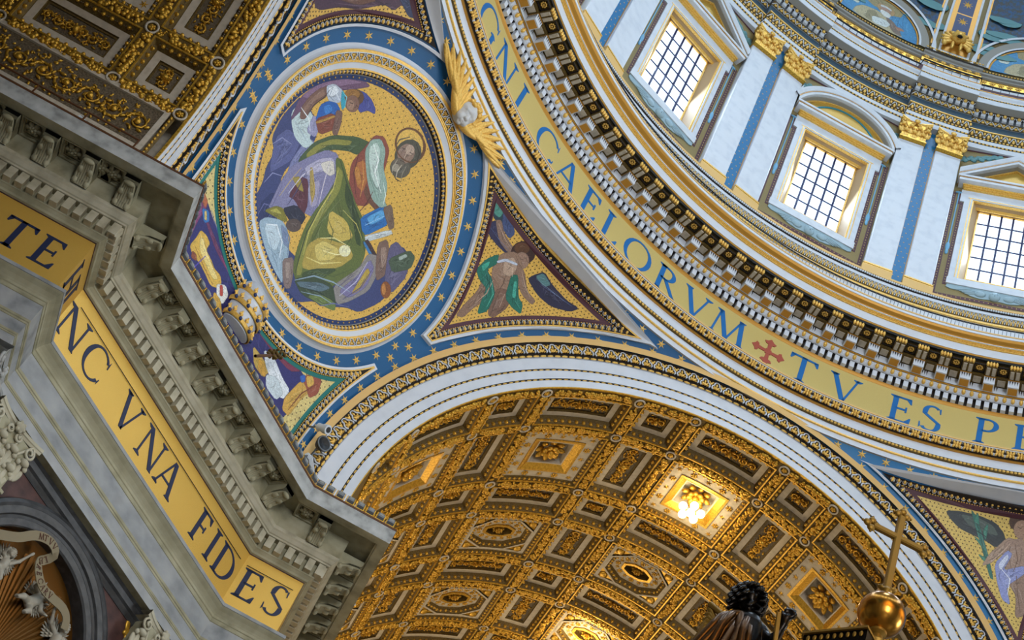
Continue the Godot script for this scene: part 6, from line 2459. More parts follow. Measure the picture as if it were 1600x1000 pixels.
func pic_bishop() -> Material:
	return paint("mosaic_bishop", Vector2i(420, 210), Color(0.2, 0.5, 0.7), BISHOP, false, 0.0)
const SAINT := [
	["3e4470", [11, 551, 22, 616, 57, 695, 115, 709, 138, 784, 174, 833, 193, 895, 267, 964, 360, 1007, 471, 1028, 580, 1023, 667, 968, 724, 886, 763, 870, 860, 754, 921, 713, 960, 602, 970, 505, 968, 396, 915, 327, 858, 331, 812, 413, 788, 580, 605, 823, 433, 883, 311, 833, 210, 711, 210, 572, 207, 460, 116, 438, 6, 474]],
	["5c5f8c", [69, 675, 79, 591, 166, 547, 200, 634, 182, 717, 165, 778]],
	["7d7fa6", [200, 634, 176, 509, 217, 478, 232, 585, 227, 684]],
	["2f3560", [234, 901, 239, 804, 303, 777, 347, 915, 332, 982]],
	["c4d2cf", [33, 548, 25, 490, 108, 442, 167, 453, 180, 502, 219, 488, 203, 545, 133, 574, 78, 568]],
	["9b97b5", [112, 436, 172, 422, 201, 470, 149, 504]],
	["6e4f68", [60, 573, 7, 482, 15, 365, 74, 229, 144, 149, 178, 135, 153, 186, 104, 276, 77, 361, 82, 423, 57, 495]],
	["8a6a83", [6, 474, 19, 359, 79, 231, 145, 156, 94, 254, 58, 353, 48, 429]],
	["4b4f92", [154, 194, 188, 165, 231, 148, 278, 146, 296, 157, 261, 180, 248, 217, 211, 223]],
	["7d5a4b", [52, 324, 88, 342, 80, 406, 86, 449, 101, 489, 83, 515, 48, 491, 35, 436, 35, 380]],
	["93705d", [48, 350, 78, 349, 65, 416, 73, 460, 79, 488, 56, 478, 47, 417]],
	["b9bfc9", [48, 331, 64, 291, 113, 261, 153, 265, 144, 307, 111, 343, 82, 343]],
	["dfe3e6", [61, 324, 75, 288, 106, 277, 106, 314, 92, 336]],
	["2a5fa8", [99, 390, 109, 346, 144, 307, 180, 302, 208, 342, 191, 406, 139, 440]],
	["3f7fc4", [114, 376, 127, 342, 158, 336, 153, 381]],
	["3aa0b4", [109, 263, 144, 255, 180, 269, 185, 294, 153, 288]],
	["844634", [134, 438, 171, 334, 238, 344, 204, 446]],
	["b98a3c", [146, 439, 181, 338, 190, 338, 155, 439]],
	["6b4a2c", [201, 177, 214, 189, 215, 209, 205, 232, 187, 251, 165, 263, 145, 262, 134, 250, 132, 230, 142, 207, 160, 188, 182, 177]],
	["9c6d33", [178, 189, 185, 197, 184, 212, 175, 230, 161, 247, 146, 257, 133, 258, 127, 249, 128, 234, 137, 216, 150, 200, 166, 190]],
	["84604f", [213, 206, 226, 217, 230, 233, 223, 250, 209, 264, 190, 271, 171, 269, 159, 258, 155, 242, 161, 225, 175, 211, 194, 204]],
	["a07c66", [203, 231, 211, 237, 214, 246, 210, 256, 202, 263, 191, 267, 180, 265, 172, 259, 169, 250, 172, 240, 180, 232, 192, 229]],
	["7a5a4d", [168, 320, 192, 293, 236, 324, 269, 371, 234, 378, 204, 348]],
	["6a4427", [533, 12, 554, 17, 572, 27, 584, 40, 591, 56, 591, 74, 585, 91, 572, 107, 555, 119, 534, 128, 511, 133, 489, 132, 468, 127, 451, 117, 439, 103, 432, 87, 432, 70, 438, 53, 450, 37, 467, 25, 487, 16, 510, 11]],
	["E0B555", [530, 19, 549, 24, 565, 33, 576, 44, 582, 58, 582, 73, 577, 88, 566, 102, 551, 113, 532, 121, 512, 125, 492, 124, 473, 119, 458, 111, 447, 99, 441, 85, 441, 70, 446, 55, 457, 42, 472, 30, 490, 23, 510, 19]],
	["4d4a3c", [597, 65, 605, 91, 601, 119, 584, 142, 560, 155, 532, 158, 507, 147, 488, 127, 480, 101, 485, 74, 500, 52, 524, 38, 552, 36, 578, 46]],
	["5d574a", [601, 112, 616, 127, 620, 149, 610, 172, 590, 189, 565, 197, 542, 192, 527, 176, 524, 154, 533, 131, 553, 114, 578, 107]],
	["8f7463", [571, 82, 576, 102, 570, 123, 555, 138, 535, 143, 514, 137, 499, 122, 494, 102, 499, 81, 514, 67, 535, 61, 556, 67]],
	["b39a86", [543, 63, 552, 70, 554, 80, 551, 89, 542, 97, 530, 99, 519, 97, 511, 90, 508, 80, 512, 71, 520, 64, 532, 61]],
	["6d6254", [566, 127, 573, 135, 574, 147, 569, 160, 558, 170, 545, 174, 533, 172, 526, 164, 525, 152, 530, 140, 541, 130, 554, 125]],
	["9d927f", [570, 154, 576, 159, 577, 168, 573, 176, 566, 183, 556, 186, 548, 184, 542, 178, 541, 170, 545, 161, 552, 154, 561, 152]],
	["4a5a38", [219, 586, 213, 485, 249, 378, 331, 270, 397, 221, 420, 262, 389, 311, 357, 333, 300, 404, 276, 476, 280, 568, 250, 632]],
	["8f8a3e", [228, 546, 232, 473, 263, 385, 330, 300, 337, 322, 271, 410, 257, 478, 254, 552]],
	["8a4a3c", [392, 255, 376, 192, 411, 156, 476, 160, 524, 207, 590, 299, 607, 377, 570, 419, 480, 406, 407, 349]],
	["b06a3a", [423, 326, 439, 280, 517, 309, 546, 360, 503, 374]],
	["c0823c", [431, 347, 443, 321, 508, 344, 507, 368]],
	["93ab9d", [404, 261, 383, 214, 409, 173, 465, 176, 521, 220, 600, 240, 648, 289, 684, 290, 676, 325, 597, 336, 528, 316, 465, 290]],
	["c3d3c8", [406, 236, 408, 197, 450, 197, 504, 244, 567, 262, 579, 292, 517, 286, 451, 264]],
	["6f4a38", [535, 329, 601, 339, 678, 318, 666, 343, 596, 360, 550, 355]],
	["8580a0", [256, 802, 231, 725, 221, 647, 251, 528, 282, 436, 330, 392, 388, 408, 438, 466, 465, 529, 506, 608, 438, 678, 359, 718, 326, 794, 276, 867]],
	["b3abc0", [269, 584, 292, 485, 330, 421, 374, 429, 337, 512, 309, 586]],
	["d8cfc0", [308, 494, 339, 426, 392, 440, 384, 475, 347, 496]],
	["a59cb4", [341, 607, 363, 529, 438, 604, 424, 647]],
	["a98f4a", [289, 555, 298, 542, 389, 583, 416, 627, 371, 609]],
	["5e2f38", [308, 730, 289, 620, 324, 591, 404, 652, 426, 704, 343, 706]],
	["a08a3c", [262, 669, 284, 626, 349, 641, 323, 662]],
	["2d2c3c", [326, 794, 364, 711, 437, 688, 447, 737, 392, 784]],
	["5b4a42", [447, 737, 454, 750, 451, 771, 440, 793, 423, 810, 406, 819, 392, 816, 386, 802, 388, 781, 400, 759, 416, 742, 434, 734]],
	["606a30", [338, 408, 369, 381, 482, 403, 570, 419, 634, 422, 730, 476, 767, 517, 790, 582, 749, 748, 724, 886, 600, 918, 548, 901, 507, 824, 467, 722, 450, 633, 441, 535, 416, 451]],
	["8b8a3e", [369, 418, 417, 404, 471, 465, 492, 596, 510, 685, 547, 791, 600, 874, 581, 900, 518, 808, 475, 698, 456, 569, 432, 466]],
	["b39a45", [531, 755, 553, 671, 682, 558, 734, 570, 717, 664, 636, 799, 577, 852]],
	["d6c06a", [560, 728, 576, 665, 661, 613, 669, 671, 617, 754]],
	["c8ad52", [499, 554, 587, 504, 672, 516, 641, 586, 559, 626]],
	["efe6b8", [703, 566, 709, 578, 709, 594, 701, 609, 689, 620, 675, 624, 663, 620, 656, 608, 657, 592, 665, 577, 677, 566, 691, 562]],
	["3c4a26", [459, 413, 509, 412, 632, 447, 723, 507, 698, 519, 615, 471, 510, 456]],
	["41502c", [596, 870, 629, 792, 716, 674, 683, 790, 648, 876]],
	["3d4a2e", [583, 924, 643, 816, 749, 748, 818, 786, 784, 848, 657, 930]],
	["5d7078", [600, 918, 694, 801, 747, 767, 721, 828, 638, 911]],
	["6b7a3c", [680, 908, 756, 809, 815, 794, 830, 819, 759, 866]],
	["9db2bf", [283, 946, 295, 898, 362, 822, 415, 819, 478, 864, 510, 909, 514, 947, 556, 999, 474, 1002, 412, 1000, 346, 984]],
	["c3d2d8", [313, 929, 351, 866, 413, 876, 432, 937, 395, 958]],
	["7b8aa6", [369, 839, 419, 822, 472, 864, 438, 876]],
	["857068", [483, 923, 518, 862, 569, 916, 597, 966, 577, 997, 534, 972]],
	["a08c80", [502, 919, 522, 893, 564, 944, 552, 961]],
	["827a2a", [268, 892, 295, 821, 326, 789, 387, 796, 364, 824, 312, 860]],
	["b0a548", [286, 865, 306, 819, 344, 808, 315, 837]],
	["2d6dac", [626, 434, 661, 299, 742, 323, 705, 455, 675, 458]],
	["5ea3d2", [647, 405, 671, 313, 704, 328, 685, 408]],
	["c3c8c6", [703, 462, 766, 333, 787, 337, 726, 472]],
	["4a3430", [719, 476, 726, 454, 862, 467, 864, 487]],
	["3f7cb0", [715, 486, 724, 475, 862, 485, 857, 500]],
	["77604f", [666, 310, 680, 264, 769, 311, 762, 338, 721, 328]],
	["8d857f", [749, 748, 788, 580, 772, 493, 812, 459, 869, 521, 890, 605, 854, 722, 818, 791]],
	["7d7498", [785, 741, 808, 599, 797, 501, 840, 512, 870, 600, 845, 712]],
	["b79a3c", [828, 618, 815, 537, 843, 544, 856, 636, 840, 692]],
	["7b5f51", [770, 423, 788, 372, 852, 407, 897, 485, 887, 538, 855, 516]],
	["9c8170", [795, 426, 808, 397, 856, 438, 870, 483]],
	["615a78", [818, 383, 825, 338, 890, 336, 970, 393, 976, 520, 915, 507]],
	["4c5a44", [856, 425, 895, 311, 935, 310, 959, 362, 912, 448]],
	["a9b5a8", [883, 377, 896, 337, 909, 339, 897, 381]],
	["8a5026", [962, 506, 973, 522, 976, 539, 971, 553, 959, 561, 943, 559, 928, 549, 917, 533, 914, 516, 919, 502, 931, 495, 947, 496]],
	["c07f3c", [943, 525, 951, 535, 955, 545, 954, 551, 949, 553, 940, 549, 930, 542, 922, 532, 918, 522, 919, 516, 924, 514, 933, 518]],
	["cfc6cf", [310, 487, 289, 610, 299, 724], 3],
	["d8cdd0", [330, 438, 385, 516, 447, 601], 3],
	["c9a95a", [295, 545, 365, 572, 418, 633], 3],
	["4a4566", [291, 579, 322, 681, 334, 754], 3],
	["4a4566", [350, 428, 414, 454, 463, 541], 3],
	["c9a95a", [259, 601, 266, 691, 276, 776], 2],
	["6b668a", [252, 739, 271, 802, 285, 844], 3],
	["39452a", [361, 392, 505, 418, 637, 442, 751, 503], 5],
	["39452a", [434, 472, 460, 596, 488, 724, 539, 833, 571, 896], 4],
	["c2b55c", [389, 421, 439, 488, 466, 610, 495, 714, 546, 806], 4],
	["c2b55c", [543, 493, 635, 467, 711, 483], 3],
	["e0d283", [565, 797, 636, 745, 706, 644], 4],
	["e6d78c", [557, 674, 606, 606, 688, 558], 4],
	["4a5228", [492, 582, 581, 595, 609, 638], 3],
	["4a5228", [615, 503, 664, 528, 671, 573], 3],
	["f0e4a8", [608, 694, 666, 643, 707, 579], 3],
	["55602e", [627, 812, 722, 721, 770, 603], 4],
	["8fa3b0", [591, 921, 650, 812, 739, 738, 828, 690], 4],
	["2c3726", [622, 923, 709, 843, 804, 787], 4],
	["8fa3b0", [649, 922, 734, 841, 806, 805], 3],
	["f0f5ec", [405, 214, 480, 223, 515, 265, 608, 283], 4],
	["6f8a7a", [426, 254, 513, 295, 626, 315], 3],
	["dfe8dc", [575, 251, 629, 269, 655, 302], 3],
	["5a2c26", [396, 295, 450, 357, 543, 401], 3],
	["d29a4a", [431, 291, 505, 326, 556, 383], 3],
	["5a2c26", [578, 316, 598, 370, 604, 417], 3],
	["6a4427", [537, 11, 558, 16, 576, 26, 588, 39, 595, 55, 595, 72, 589, 90, 577, 105, 559, 118, 538, 127, 516, 132, 493, 131, 472, 126, 455, 116, 443, 102, 436, 86, 436, 69, 442, 52, 454, 36, 471, 23, 492, 15, 514, 10, 533, 15], 3],
	["2d221c", [502, 106, 516, 96], 3],
	["2d221c", [541, 85, 557, 76], 3],
	["d0b8a0", [526, 87, 547, 117], 3],
	["3a241c", [543, 136, 565, 124], 3],
	["b9ad98", [534, 148, 550, 181, 574, 198], 3],
	["c9bda6", [566, 141, 577, 171, 597, 190], 3],
	["8f8470", [584, 126, 601, 157, 621, 175], 3],
	["3a3228", [527, 46, 572, 52, 603, 83], 4],
	["5c5240", [477, 127, 464, 100, 482, 57], 4],
	["3a3228", [562, 192, 602, 192, 626, 178], 3],
	["3c2c24", [72, 320, 83, 359, 79, 422, 96, 470], 2],
	["eef2f2", [68, 319, 106, 295, 140, 290], 3],
	["7f8a96", [73, 302, 94, 333, 129, 316], 2],
	["2d1d18", [180, 247, 194, 234], 3],
	["2d1d18", [208, 222, 225, 215], 2],
	["b58f78", [196, 231, 214, 246], 2],
	["7fd0dc", [114, 265, 151, 253, 184, 278], 3],
	["e8eef0", [316, 916, 359, 862, 429, 879, 466, 934], 4],
	["6b7d92", [387, 822, 446, 829, 494, 895], 4],
	["7d94a8", [371, 935, 438, 964, 515, 981], 3],
	["e0e6e4", [711, 460, 740, 399, 772, 334], 2],
	["1d4a80", [638, 425, 666, 302], 2],
	["a0c8e4", [668, 431, 699, 325], 3],
	["c0b8d0", [803, 748, 819, 630, 798, 522], 3],
	["5a5272", [826, 745, 852, 632, 836, 518], 3],
	["5a5272", [771, 727, 790, 622], 3],
	["f2f4f0", [48, 491, 112, 469, 161, 484], 4],
	["aebfc4", [62, 548, 132, 530, 192, 517], 4],
	["8f8fb4", [80, 703, 91, 641, 145, 603], 3],
	["8f8fb4", [179, 826, 177, 761, 220, 718], 3],
	["6a6c98", [257, 935, 246, 875, 284, 838], 3],
	["6a6c98", [763, 870, 802, 802, 871, 740], 3],
]
const CHILD := [
	["233d4a", [-37, 11, -54, -56, 77, -27, 135, 41, 105, 81, 31, 68]],
	["4f9080", [0, 16, -5, -27, 82, -1, 96, 44, 57, 59]],
	["2e2c4c", [88, 145, 98, 75, 223, 92, 311, 105, 311, 175, 228, 190, 154, 191]],
	["42507a", [70, -16, 157, -22, 239, 23, 246, 82, 158, 72]],
	["8c6f5e", [96, 79, 117, 44, 199, 89, 298, 99, 340, 101, 315, 159, 223, 154]],
	["24223e", [530, 116, 551, 37, 646, 62, 781, 67, 864, 43, 846, 114, 748, 197, 647, 209, 525, 176]],
	["557d7e", [541, 115, 555, 48, 641, 69, 627, 118]],
	["3a1f18", [417, -8, 442, 30, 447, 79, 433, 124, 402, 153, 363, 159, 327, 139, 303, 100, 297, 53, 311, 9, 341, -20, 380, -26]],
	["5d3a20", [372, 4, 384, 25, 385, 52, 375, 79, 356, 98, 335, 105, 316, 97, 304, 77, 303, 49, 313, 23, 331, 3, 353, -3]],
	["9a7a66", [434, 69, 453, 96, 459, 128, 451, 155, 432, 171, 407, 171, 382, 155, 364, 128, 357, 96, 364, 69, 383, 54, 409, 53]],
	["94755f", [294, 203, 340, 101, 427, 124, 470, 195, 487, 291, 518, 373, 471, 424, 372, 392, 324, 322]],
	["b79a82", [336, 213, 363, 142, 428, 176, 446, 270, 403, 305]],
	["8c6d59", [404, 145, 477, 157, 583, 250, 662, 256, 665, 305, 581, 306, 459, 231]],
	["8b6b56", [366, 384, 461, 404, 470, 532, 442, 695, 440, 849, 402, 886, 390, 755, 385, 584, 351, 463]],
	["7a5a48", [454, 417, 520, 353, 582, 474, 570, 636, 538, 662, 479, 553]],
	["1d6a58", [276, 455, 266, 329, 288, 223, 329, 286, 317, 386, 385, 407, 471, 478, 515, 637, 486, 728, 445, 609, 410, 498, 333, 493]],
	["3fa48a", [278, 398, 289, 318, 307, 359, 311, 422]],
	["1d6a58", [444, 255, 469, 214, 578, 346, 626, 358, 666, 436, 603, 449, 530, 434]],
	["45a890", [486, 275, 496, 259, 568, 363, 555, 384]],
	["c3c9d6", [316, 272, 338, 201, 408, 156, 415, 170, 351, 215, 328, 278]],
	["5d4638", [422, 292, 456, 368, 465, 416], 3],
	["5d4638", [363, 124, 427, 150], 2],
	["c9ad95", [364, 228, 408, 208, 453, 258], 4],
	["5d4638", [474, 428, 513, 543, 545, 640], 3],
	["b5967e", [396, 405, 431, 526, 430, 670], 4],
	["b5967e", [510, 414, 548, 529], 4],
	["c0a288", [129, 77, 226, 107, 295, 114], 3],
	["c0a288", [467, 173, 553, 236, 623, 265], 3],
	["0d3a30", [319, 446, 387, 439, 458, 516], 3],
	["62c0a4", [397, 422, 463, 491, 495, 616], 2],
	["62c0a4", [581, 387, 637, 403], 3],
	["1a0f0c", [391, 113, 407, 104], 3],
	["1a0f0c", [428, 87, 442, 82], 2],
	["5c6c9a", [605, 126, 720, 93, 823, 72], 3],
	["8a9ab0", [559, 121, 659, 102, 769, 86], 2],
	["5c6c9a", [115, 144, 232, 149, 301, 139], 2],
	["6a3c28", [309, 73, 319, 22, 356, -4], 3],
]
const DARK := [
	["4d3140", [543, 845, 397, 748, 653, -56, 1007, -123, 996, -17, 937, 37, 863, 57, 869, 130, 800, 193, 734, 415, 646, 588, 586, 783]],
	["6d4a3a", [569, 638, 581, 377, 756, 239, 713, 409]],
	["2d3350", [638, 152, 760, -32, 993, -28, 956, 32, 835, 65]],
]
const KEYS := [
	["2c2766", [23, 218, 71, 209, 186, 253, 286, 297, 392, 301, 473, 259, 566, 306, 721, 259, 849, 213, 906, 226, 914, 485, 885, 679, 717, 646, 431, 763, 117, 719, 81, 530]],
	["7c3563", [27, 280, 32, 200, 89, 220, 95, 278, 101, 370, 132, 575, 128, 654, 85, 412]],
	["b06038", [43, 199, 81, 207, 90, 254, 56, 251]],
	["6a2e55", [95, 278, 170, 296, 292, 325, 346, 311, 316, 350, 233, 348, 137, 311]],
	["2f6fb0", [80, 280, 110, 236, 138, 279, 126, 326]],
	["d4b96a", [97, 272, 103, 257, 127, 294, 119, 307]],
	["d9ad45", [142, 455, 136, 385, 167, 360, 198, 368, 202, 428, 250, 432, 278, 446, 314, 427, 338, 452, 340, 503, 308, 554, 262, 543, 220, 538, 173, 560, 142, 541]],
	["f0d27e", [154, 424, 169, 398, 188, 429, 253, 454, 317, 461, 300, 503, 233, 491, 187, 481]],
	["8c4a2a", [163, 543, 185, 529, 201, 558, 175, 582]],
	["e3e0d6", [326, 495, 359, 427, 394, 453, 395, 549, 355, 549]],
	["b8432f", [340, 475, 348, 454, 375, 501, 366, 522]],
	["cc9c36", [336, 549, 381, 541, 418, 591, 359, 629]],
	["c9a64e", [608, 485, 676, 467, 732, 477, 724, 562, 659, 573]],
	["dfe2e4", [657, 413, 718, 371, 795, 403, 857, 404, 853, 515, 776, 514, 701, 478]],
	["d9a43c", [662, 499, 701, 478, 734, 541, 689, 573]],
	["c7d0d2", [728, 520, 776, 446, 841, 473, 829, 568, 761, 583]],
	["7c3048", [533, 312, 661, 292, 781, 227, 849, 213, 807, 308, 694, 355, 579, 380]],
	["cfa044", [857, 484, 874, 262, 928, 95, 953, 124, 920, 349, 918, 543, 877, 563]],
	["9a4f38", [866, 246, 901, 120, 944, 88, 969, 193, 948, 287, 910, 253]],
	["d5a84a", [881, 198, 905, 146, 930, 175, 916, 246]],
	["2f5fae", [858, 249, 873, 201, 890, 234, 879, 271]],
	["f5e0a0", [142, 405, 212, 437, 299, 465], 3],
	["8c5a20", [160, 502, 242, 524, 315, 530], 3],
	["8c4aa0", [85, 412, 106, 572, 140, 589], 3],
	["3a50b0", [118, 214, 199, 256, 300, 284], 3],
	["b04a80", [268, 329, 371, 355, 471, 321], 3],
	["5a4ab0", [217, 462, 209, 623, 298, 607], 3],
	["a04a70", [585, 294, 721, 259, 841, 197], 4],
	["f0f0f0", [691, 398, 783, 430, 846, 442], 3],
	["7a3c20", [901, 511, 908, 326, 941, 150], 3],
]
const PALM := [
	["2d3436", [170, 55, 253, 32, 366, 32, 460, 60, 507, 126, 517, 189, 459, 256, 407, 220, 325, 195, 251, 169, 199, 115]],
	["4d5a52", [253, 51, 366, 51, 448, 87, 476, 159, 401, 151, 307, 129]],
	["2d6a5c", [318, -3, 351, 46, 378, 173, 410, 320, 443, 533, 425, 523, 388, 333, 355, 185]],
	["3a7c68", [335, 85, 360, 5, 364, 111]],
	["3a7c68", [362, 230, 333, 203, 377, 277]],
	["3a7c68", [386, 145, 418, 76, 400, 218]],
	["3a7c68", [399, 361, 354, 344, 406, 413]],
	["4a3020", [674, 7, 664, 45, 639, 76, 606, 93, 574, 90, 551, 69, 544, 34, 554, -3, 579, -34, 612, -50, 644, -47, 667, -26]],
	["a08068", [668, 65, 660, 103, 641, 134, 616, 149, 591, 145, 574, 122, 569, 87, 577, 49, 596, 18, 621, 4, 646, 8, 663, 31]],
	["a58a74", [529, 155, 596, 164, 481, 318, 421, 402, 376, 435, 421, 321]],
	["9d8270", [517, 189, 635, 130, 629, 451, 525, 428, 496, 308]],
	["8f7462", [525, 417, 630, 387, 630, 787, 571, 830, 577, 633, 532, 536]],
	["8c94c4", [451, 392, 527, 258, 556, 281, 495, 438, 630, 355, 629, 419, 517, 563, 541, 725, 496, 690, 466, 547]],
	["c9d0e4", [473, 390, 526, 289, 533, 318, 484, 441]],
	["6f5645", [573, 194, 586, 320, 562, 417], 3],
	["c9ae98", [543, 202, 493, 288, 428, 383], 3],
	["6f5645", [577, 456, 584, 619, 600, 774], 3],
	["1a0f0c", [596, 61, 611, 67], 3],
	["1a0f0c", [634, 63, 645, 65], 2],
	["3a4a48", [234, 68, 346, 97, 446, 168], 3],
	["1a2224", [251, 117, 363, 162, 460, 225], 3],
	["e4e8f2", [480, 410, 540, 495, 525, 639], 3],
	["5f68a4", [540, 467, 607, 404], 3],
]

# ---- one continuous skin round a skeleton of tapered bones: [from, to, radius, radius]
func skin(bones: Array, cell: float, blend: float) -> MB:
	var lo := Vector3.ONE * 1e9
	var hi := -lo
	for b in bones:
		for e in 2:
			var r: float = b[2 + e] + blend
			lo = lo.min(b[e] - Vector3.ONE * r)
			hi = hi.max(b[e] + Vector3.ONE * r)
	lo -= Vector3.ONE * cell * 2
	var nx := int((hi.x - lo.x) / cell) + 4
	var ny := int((hi.y - lo.y) / cell) + 4
	var nz := int((hi.z - lo.z) / cell) + 4
	var d := PackedFloat32Array()
	d.resize(nx * ny * nz)
	d.fill(9.0)
	for b in bones:
		var a: Vector3 = b[0]
		var ab: Vector3 = b[1] - a
		var l2 := maxf(ab.length_squared(), 1e-9)
		var ra: float = b[2]
		var rb: float = b[3]
		var rm := maxf(ra, rb) + blend + cell * 2
		var bl := (a.min(b[1]) - Vector3.ONE * rm - lo) / cell
		var bh := (a.max(b[1]) + Vector3.ONE * rm - lo) / cell
		for z in range(maxi(0, int(bl.z)), mini(nz, int(bh.z) + 2)):
			for y in range(maxi(0, int(bl.y)), mini(ny, int(bh.y) + 2)):
				for x in range(maxi(0, int(bl.x)), mini(nx, int(bh.x) + 2)):
					var p := lo + Vector3(x, y, z) * cell
					var t := clampf((p - a).dot(ab) / l2, 0.0, 1.0)
					var v := (p - a - ab * t).length() - lerpf(ra, rb, t)
					var i := (z * ny + y) * nx + x
					var o := d[i]
					var h := maxf(blend - absf(o - v), 0.0) / blend
					d[i] = minf(o, v) - h * h * blend * 0.25
	var m := MB.new()
	var at := {}
	var offs := [0, 1, nx, nx + 1, nx * ny, nx * ny + 1, nx * ny + nx, nx * ny + nx + 1]
	for z in nz - 1:
		for y in ny - 1:
			for x in nx - 1:
				var i := (z * ny + y) * nx + x
				var inside := 0
				for k in 8:
					if d[i + offs[k]] < 0.0: inside += 1
				if inside == 0 or inside == 8: continue
				var sum := Vector3.ZERO
				var cnt := 0
				for k in 8:
					for ax in 3:
						if k & (1 << ax): continue
						var k2 := k | (1 << ax)
						var va := d[i + offs[k]]
						var vb := d[i + offs[k2]]
						if (va < 0.0) != (vb < 0.0):
							var c := Vector3(k & 1, (k >> 1) & 1, (k >> 2) & 1)
							c[ax] += va / (va - vb)
							sum += c
							cnt += 1
				var g := Vector3(d[i + 1] - d[i], d[i + nx] - d[i], d[i + nx * ny] - d[i])
				g += Vector3(d[i + offs[7]] - d[i + offs[6]], d[i + offs[7]] - d[i + offs[5]], d[i + offs[7]] - d[i + offs[3]])
				at[i] = m.vert(lo + (Vector3(x, y, z) + sum / cnt) * cell, g.normalized())
	var st := [1, nx, nx * ny]
	for i in at:
		for ax in 3:
			if (d[i] < 0.0) == (d[i + st[ax]] < 0.0): continue
			var u: int = st[(ax + 1) % 3]
			var w: int = st[(ax + 2) % 3]
			if at.has(i - u) and at.has(i - w) and at.has(i - u - w):
				m.tri_i(at[i], at[i - u], at[i - u - w])
				m.tri_i(at[i], at[i - u - w], at[i - w])
	return m

# a chubby winged child, about 1 tall, facing +z; arms and legs given by end points
func child_bones(hand_l: Vector3, hand_r: Vector3, foot_l: Vector3, foot_r: Vector3, tilt: float) -> Array:
	var b := []
	var hip := Vector3(0, 0.42, 0)
	var chest := Vector3(0, 0.64, 0.01)
	var head := Vector3(tilt * 0.10, 0.90, 0.03)
	b.append([hip, chest, 0.115, 0.12])
	b.append([hip + Vector3(0, 0.07, 0.04), hip + Vector3(0, 0.11, 0.04), 0.11, 0.10])
	b.append([chest, head - Vector3(0, 0.10, 0.02), 0.06, 0.05])
	b.append([head, head + Vector3(0, 0.035, -0.01), 0.105, 0.11])
	b.append([head + Vector3(-0.045, -0.045, 0.07), head + Vector3(0.045, -0.045, 0.07), 0.045, 0.045])
	b.append([head + Vector3(0, -0.02, 0.105), head + Vector3(0, -0.03, 0.125), 0.016, 0.02])
	b.append([head + Vector3(0, -0.09, 0.085), head + Vector3(0, -0.095, 0.09), 0.022, 0.022])
	for q in [[-1.0, hand_l], [1.0, hand_r]]:
		var sh := chest + Vector3(0.12 * q[0], 0.06, 0)
		var ha: Vector3 = q[1]
		var mid := (sh + ha) * 0.5 + Vector3(0.04 * q[0], -0.04, -0.03)
		b.append([sh, mid, 0.058, 0.047])
		b.append([mid, ha, 0.046, 0.03])
		var dir := (ha - mid).normalized()
		var side := dir.cross(Vector3.BACK).normalized()
		b.append([ha, ha + dir * 0.05, 0.032, 0.03])
		for f in 4:
			var o := side * (f - 1.5) * 0.017
			b.append([ha + dir * 0.05 + o, ha + dir * (0.095 - 0.008 * absf(f - 1.5)) + o * 1.3 + Vector3(0, 0, 0.012), 0.010, 0.008])
		b.append([ha + dir * 0.02, ha + dir * 0.05 + side * 0.05, 0.011, 0.009])
	for q in [[-1.0, foot_l], [1.0, foot_r]]:
		var h := hip + Vector3(0.07 * q[0], -0.03, 0)
		var fo: Vector3 = q[1]
		var mid := (h + fo) * 0.5 + Vector3(0.03 * q[0], 0.0, 0.06)
		b.append([h, mid, 0.088, 0.068])
		b.append([mid, fo, 0.064, 0.038])
		b.append([fo, fo + Vector3(0.01 * q[0], -0.03, 0.09), 0.036, 0.028])
	return b

func child_hair(tilt: float) -> MB:
	var m := MB.new()
	var r := RandomNumberGenerator.new()
	r.seed = 5
	var head := Vector3(tilt * 0.10, 0.925, 0.02)
	for k in 46:
		var a := k * 2.399
		var y := 1.0 - k / 46.0 * 1.25
		var rr := sqrt(maxf(0.0, 1.0 - y * y))
		var p := Vector3(cos(a) * rr, y, sin(a) * rr)
		if p.z > 0.45 and p.y < 0.5: continue
		m.blob(head + p * 0.115, Vector3(0.035, 0.028, 0.03), Basis(Vector3.UP, a), 4, 5)
	return m

func wing(sg: float, l: float) -> MB:
	# three rows of overlapping feathers, spreading to +x (sg = 1)
	var m := MB.new()
	for row in 3:
		var n := 9 - row * 2
		for i in n:
			var f := i / (n - 1.0)
			var a := lerpf(1.25, -0.55, f)
			var len_ := l * (1.0 - 0.24 * row) * (1.0 - 0.42 * f)
			var root := Vector3(0.06 + 0.05 * f, 0.05 - 0.10 * f, 0.02 * row)
			var d := Vector3(cos(a), sin(a), 0)
			var c := root + d * len_ * (0.55 - 0.06 * row)
			c.x *= sg
			var ang := a if sg > 0 else PI - a
			m.blob(c + Vector3(0, 0, 0.03 * row), Vector3(len_ * 0.50, l * 0.062, l * 0.035), Basis(Vector3.BACK, ang), 5, 7)
	return m

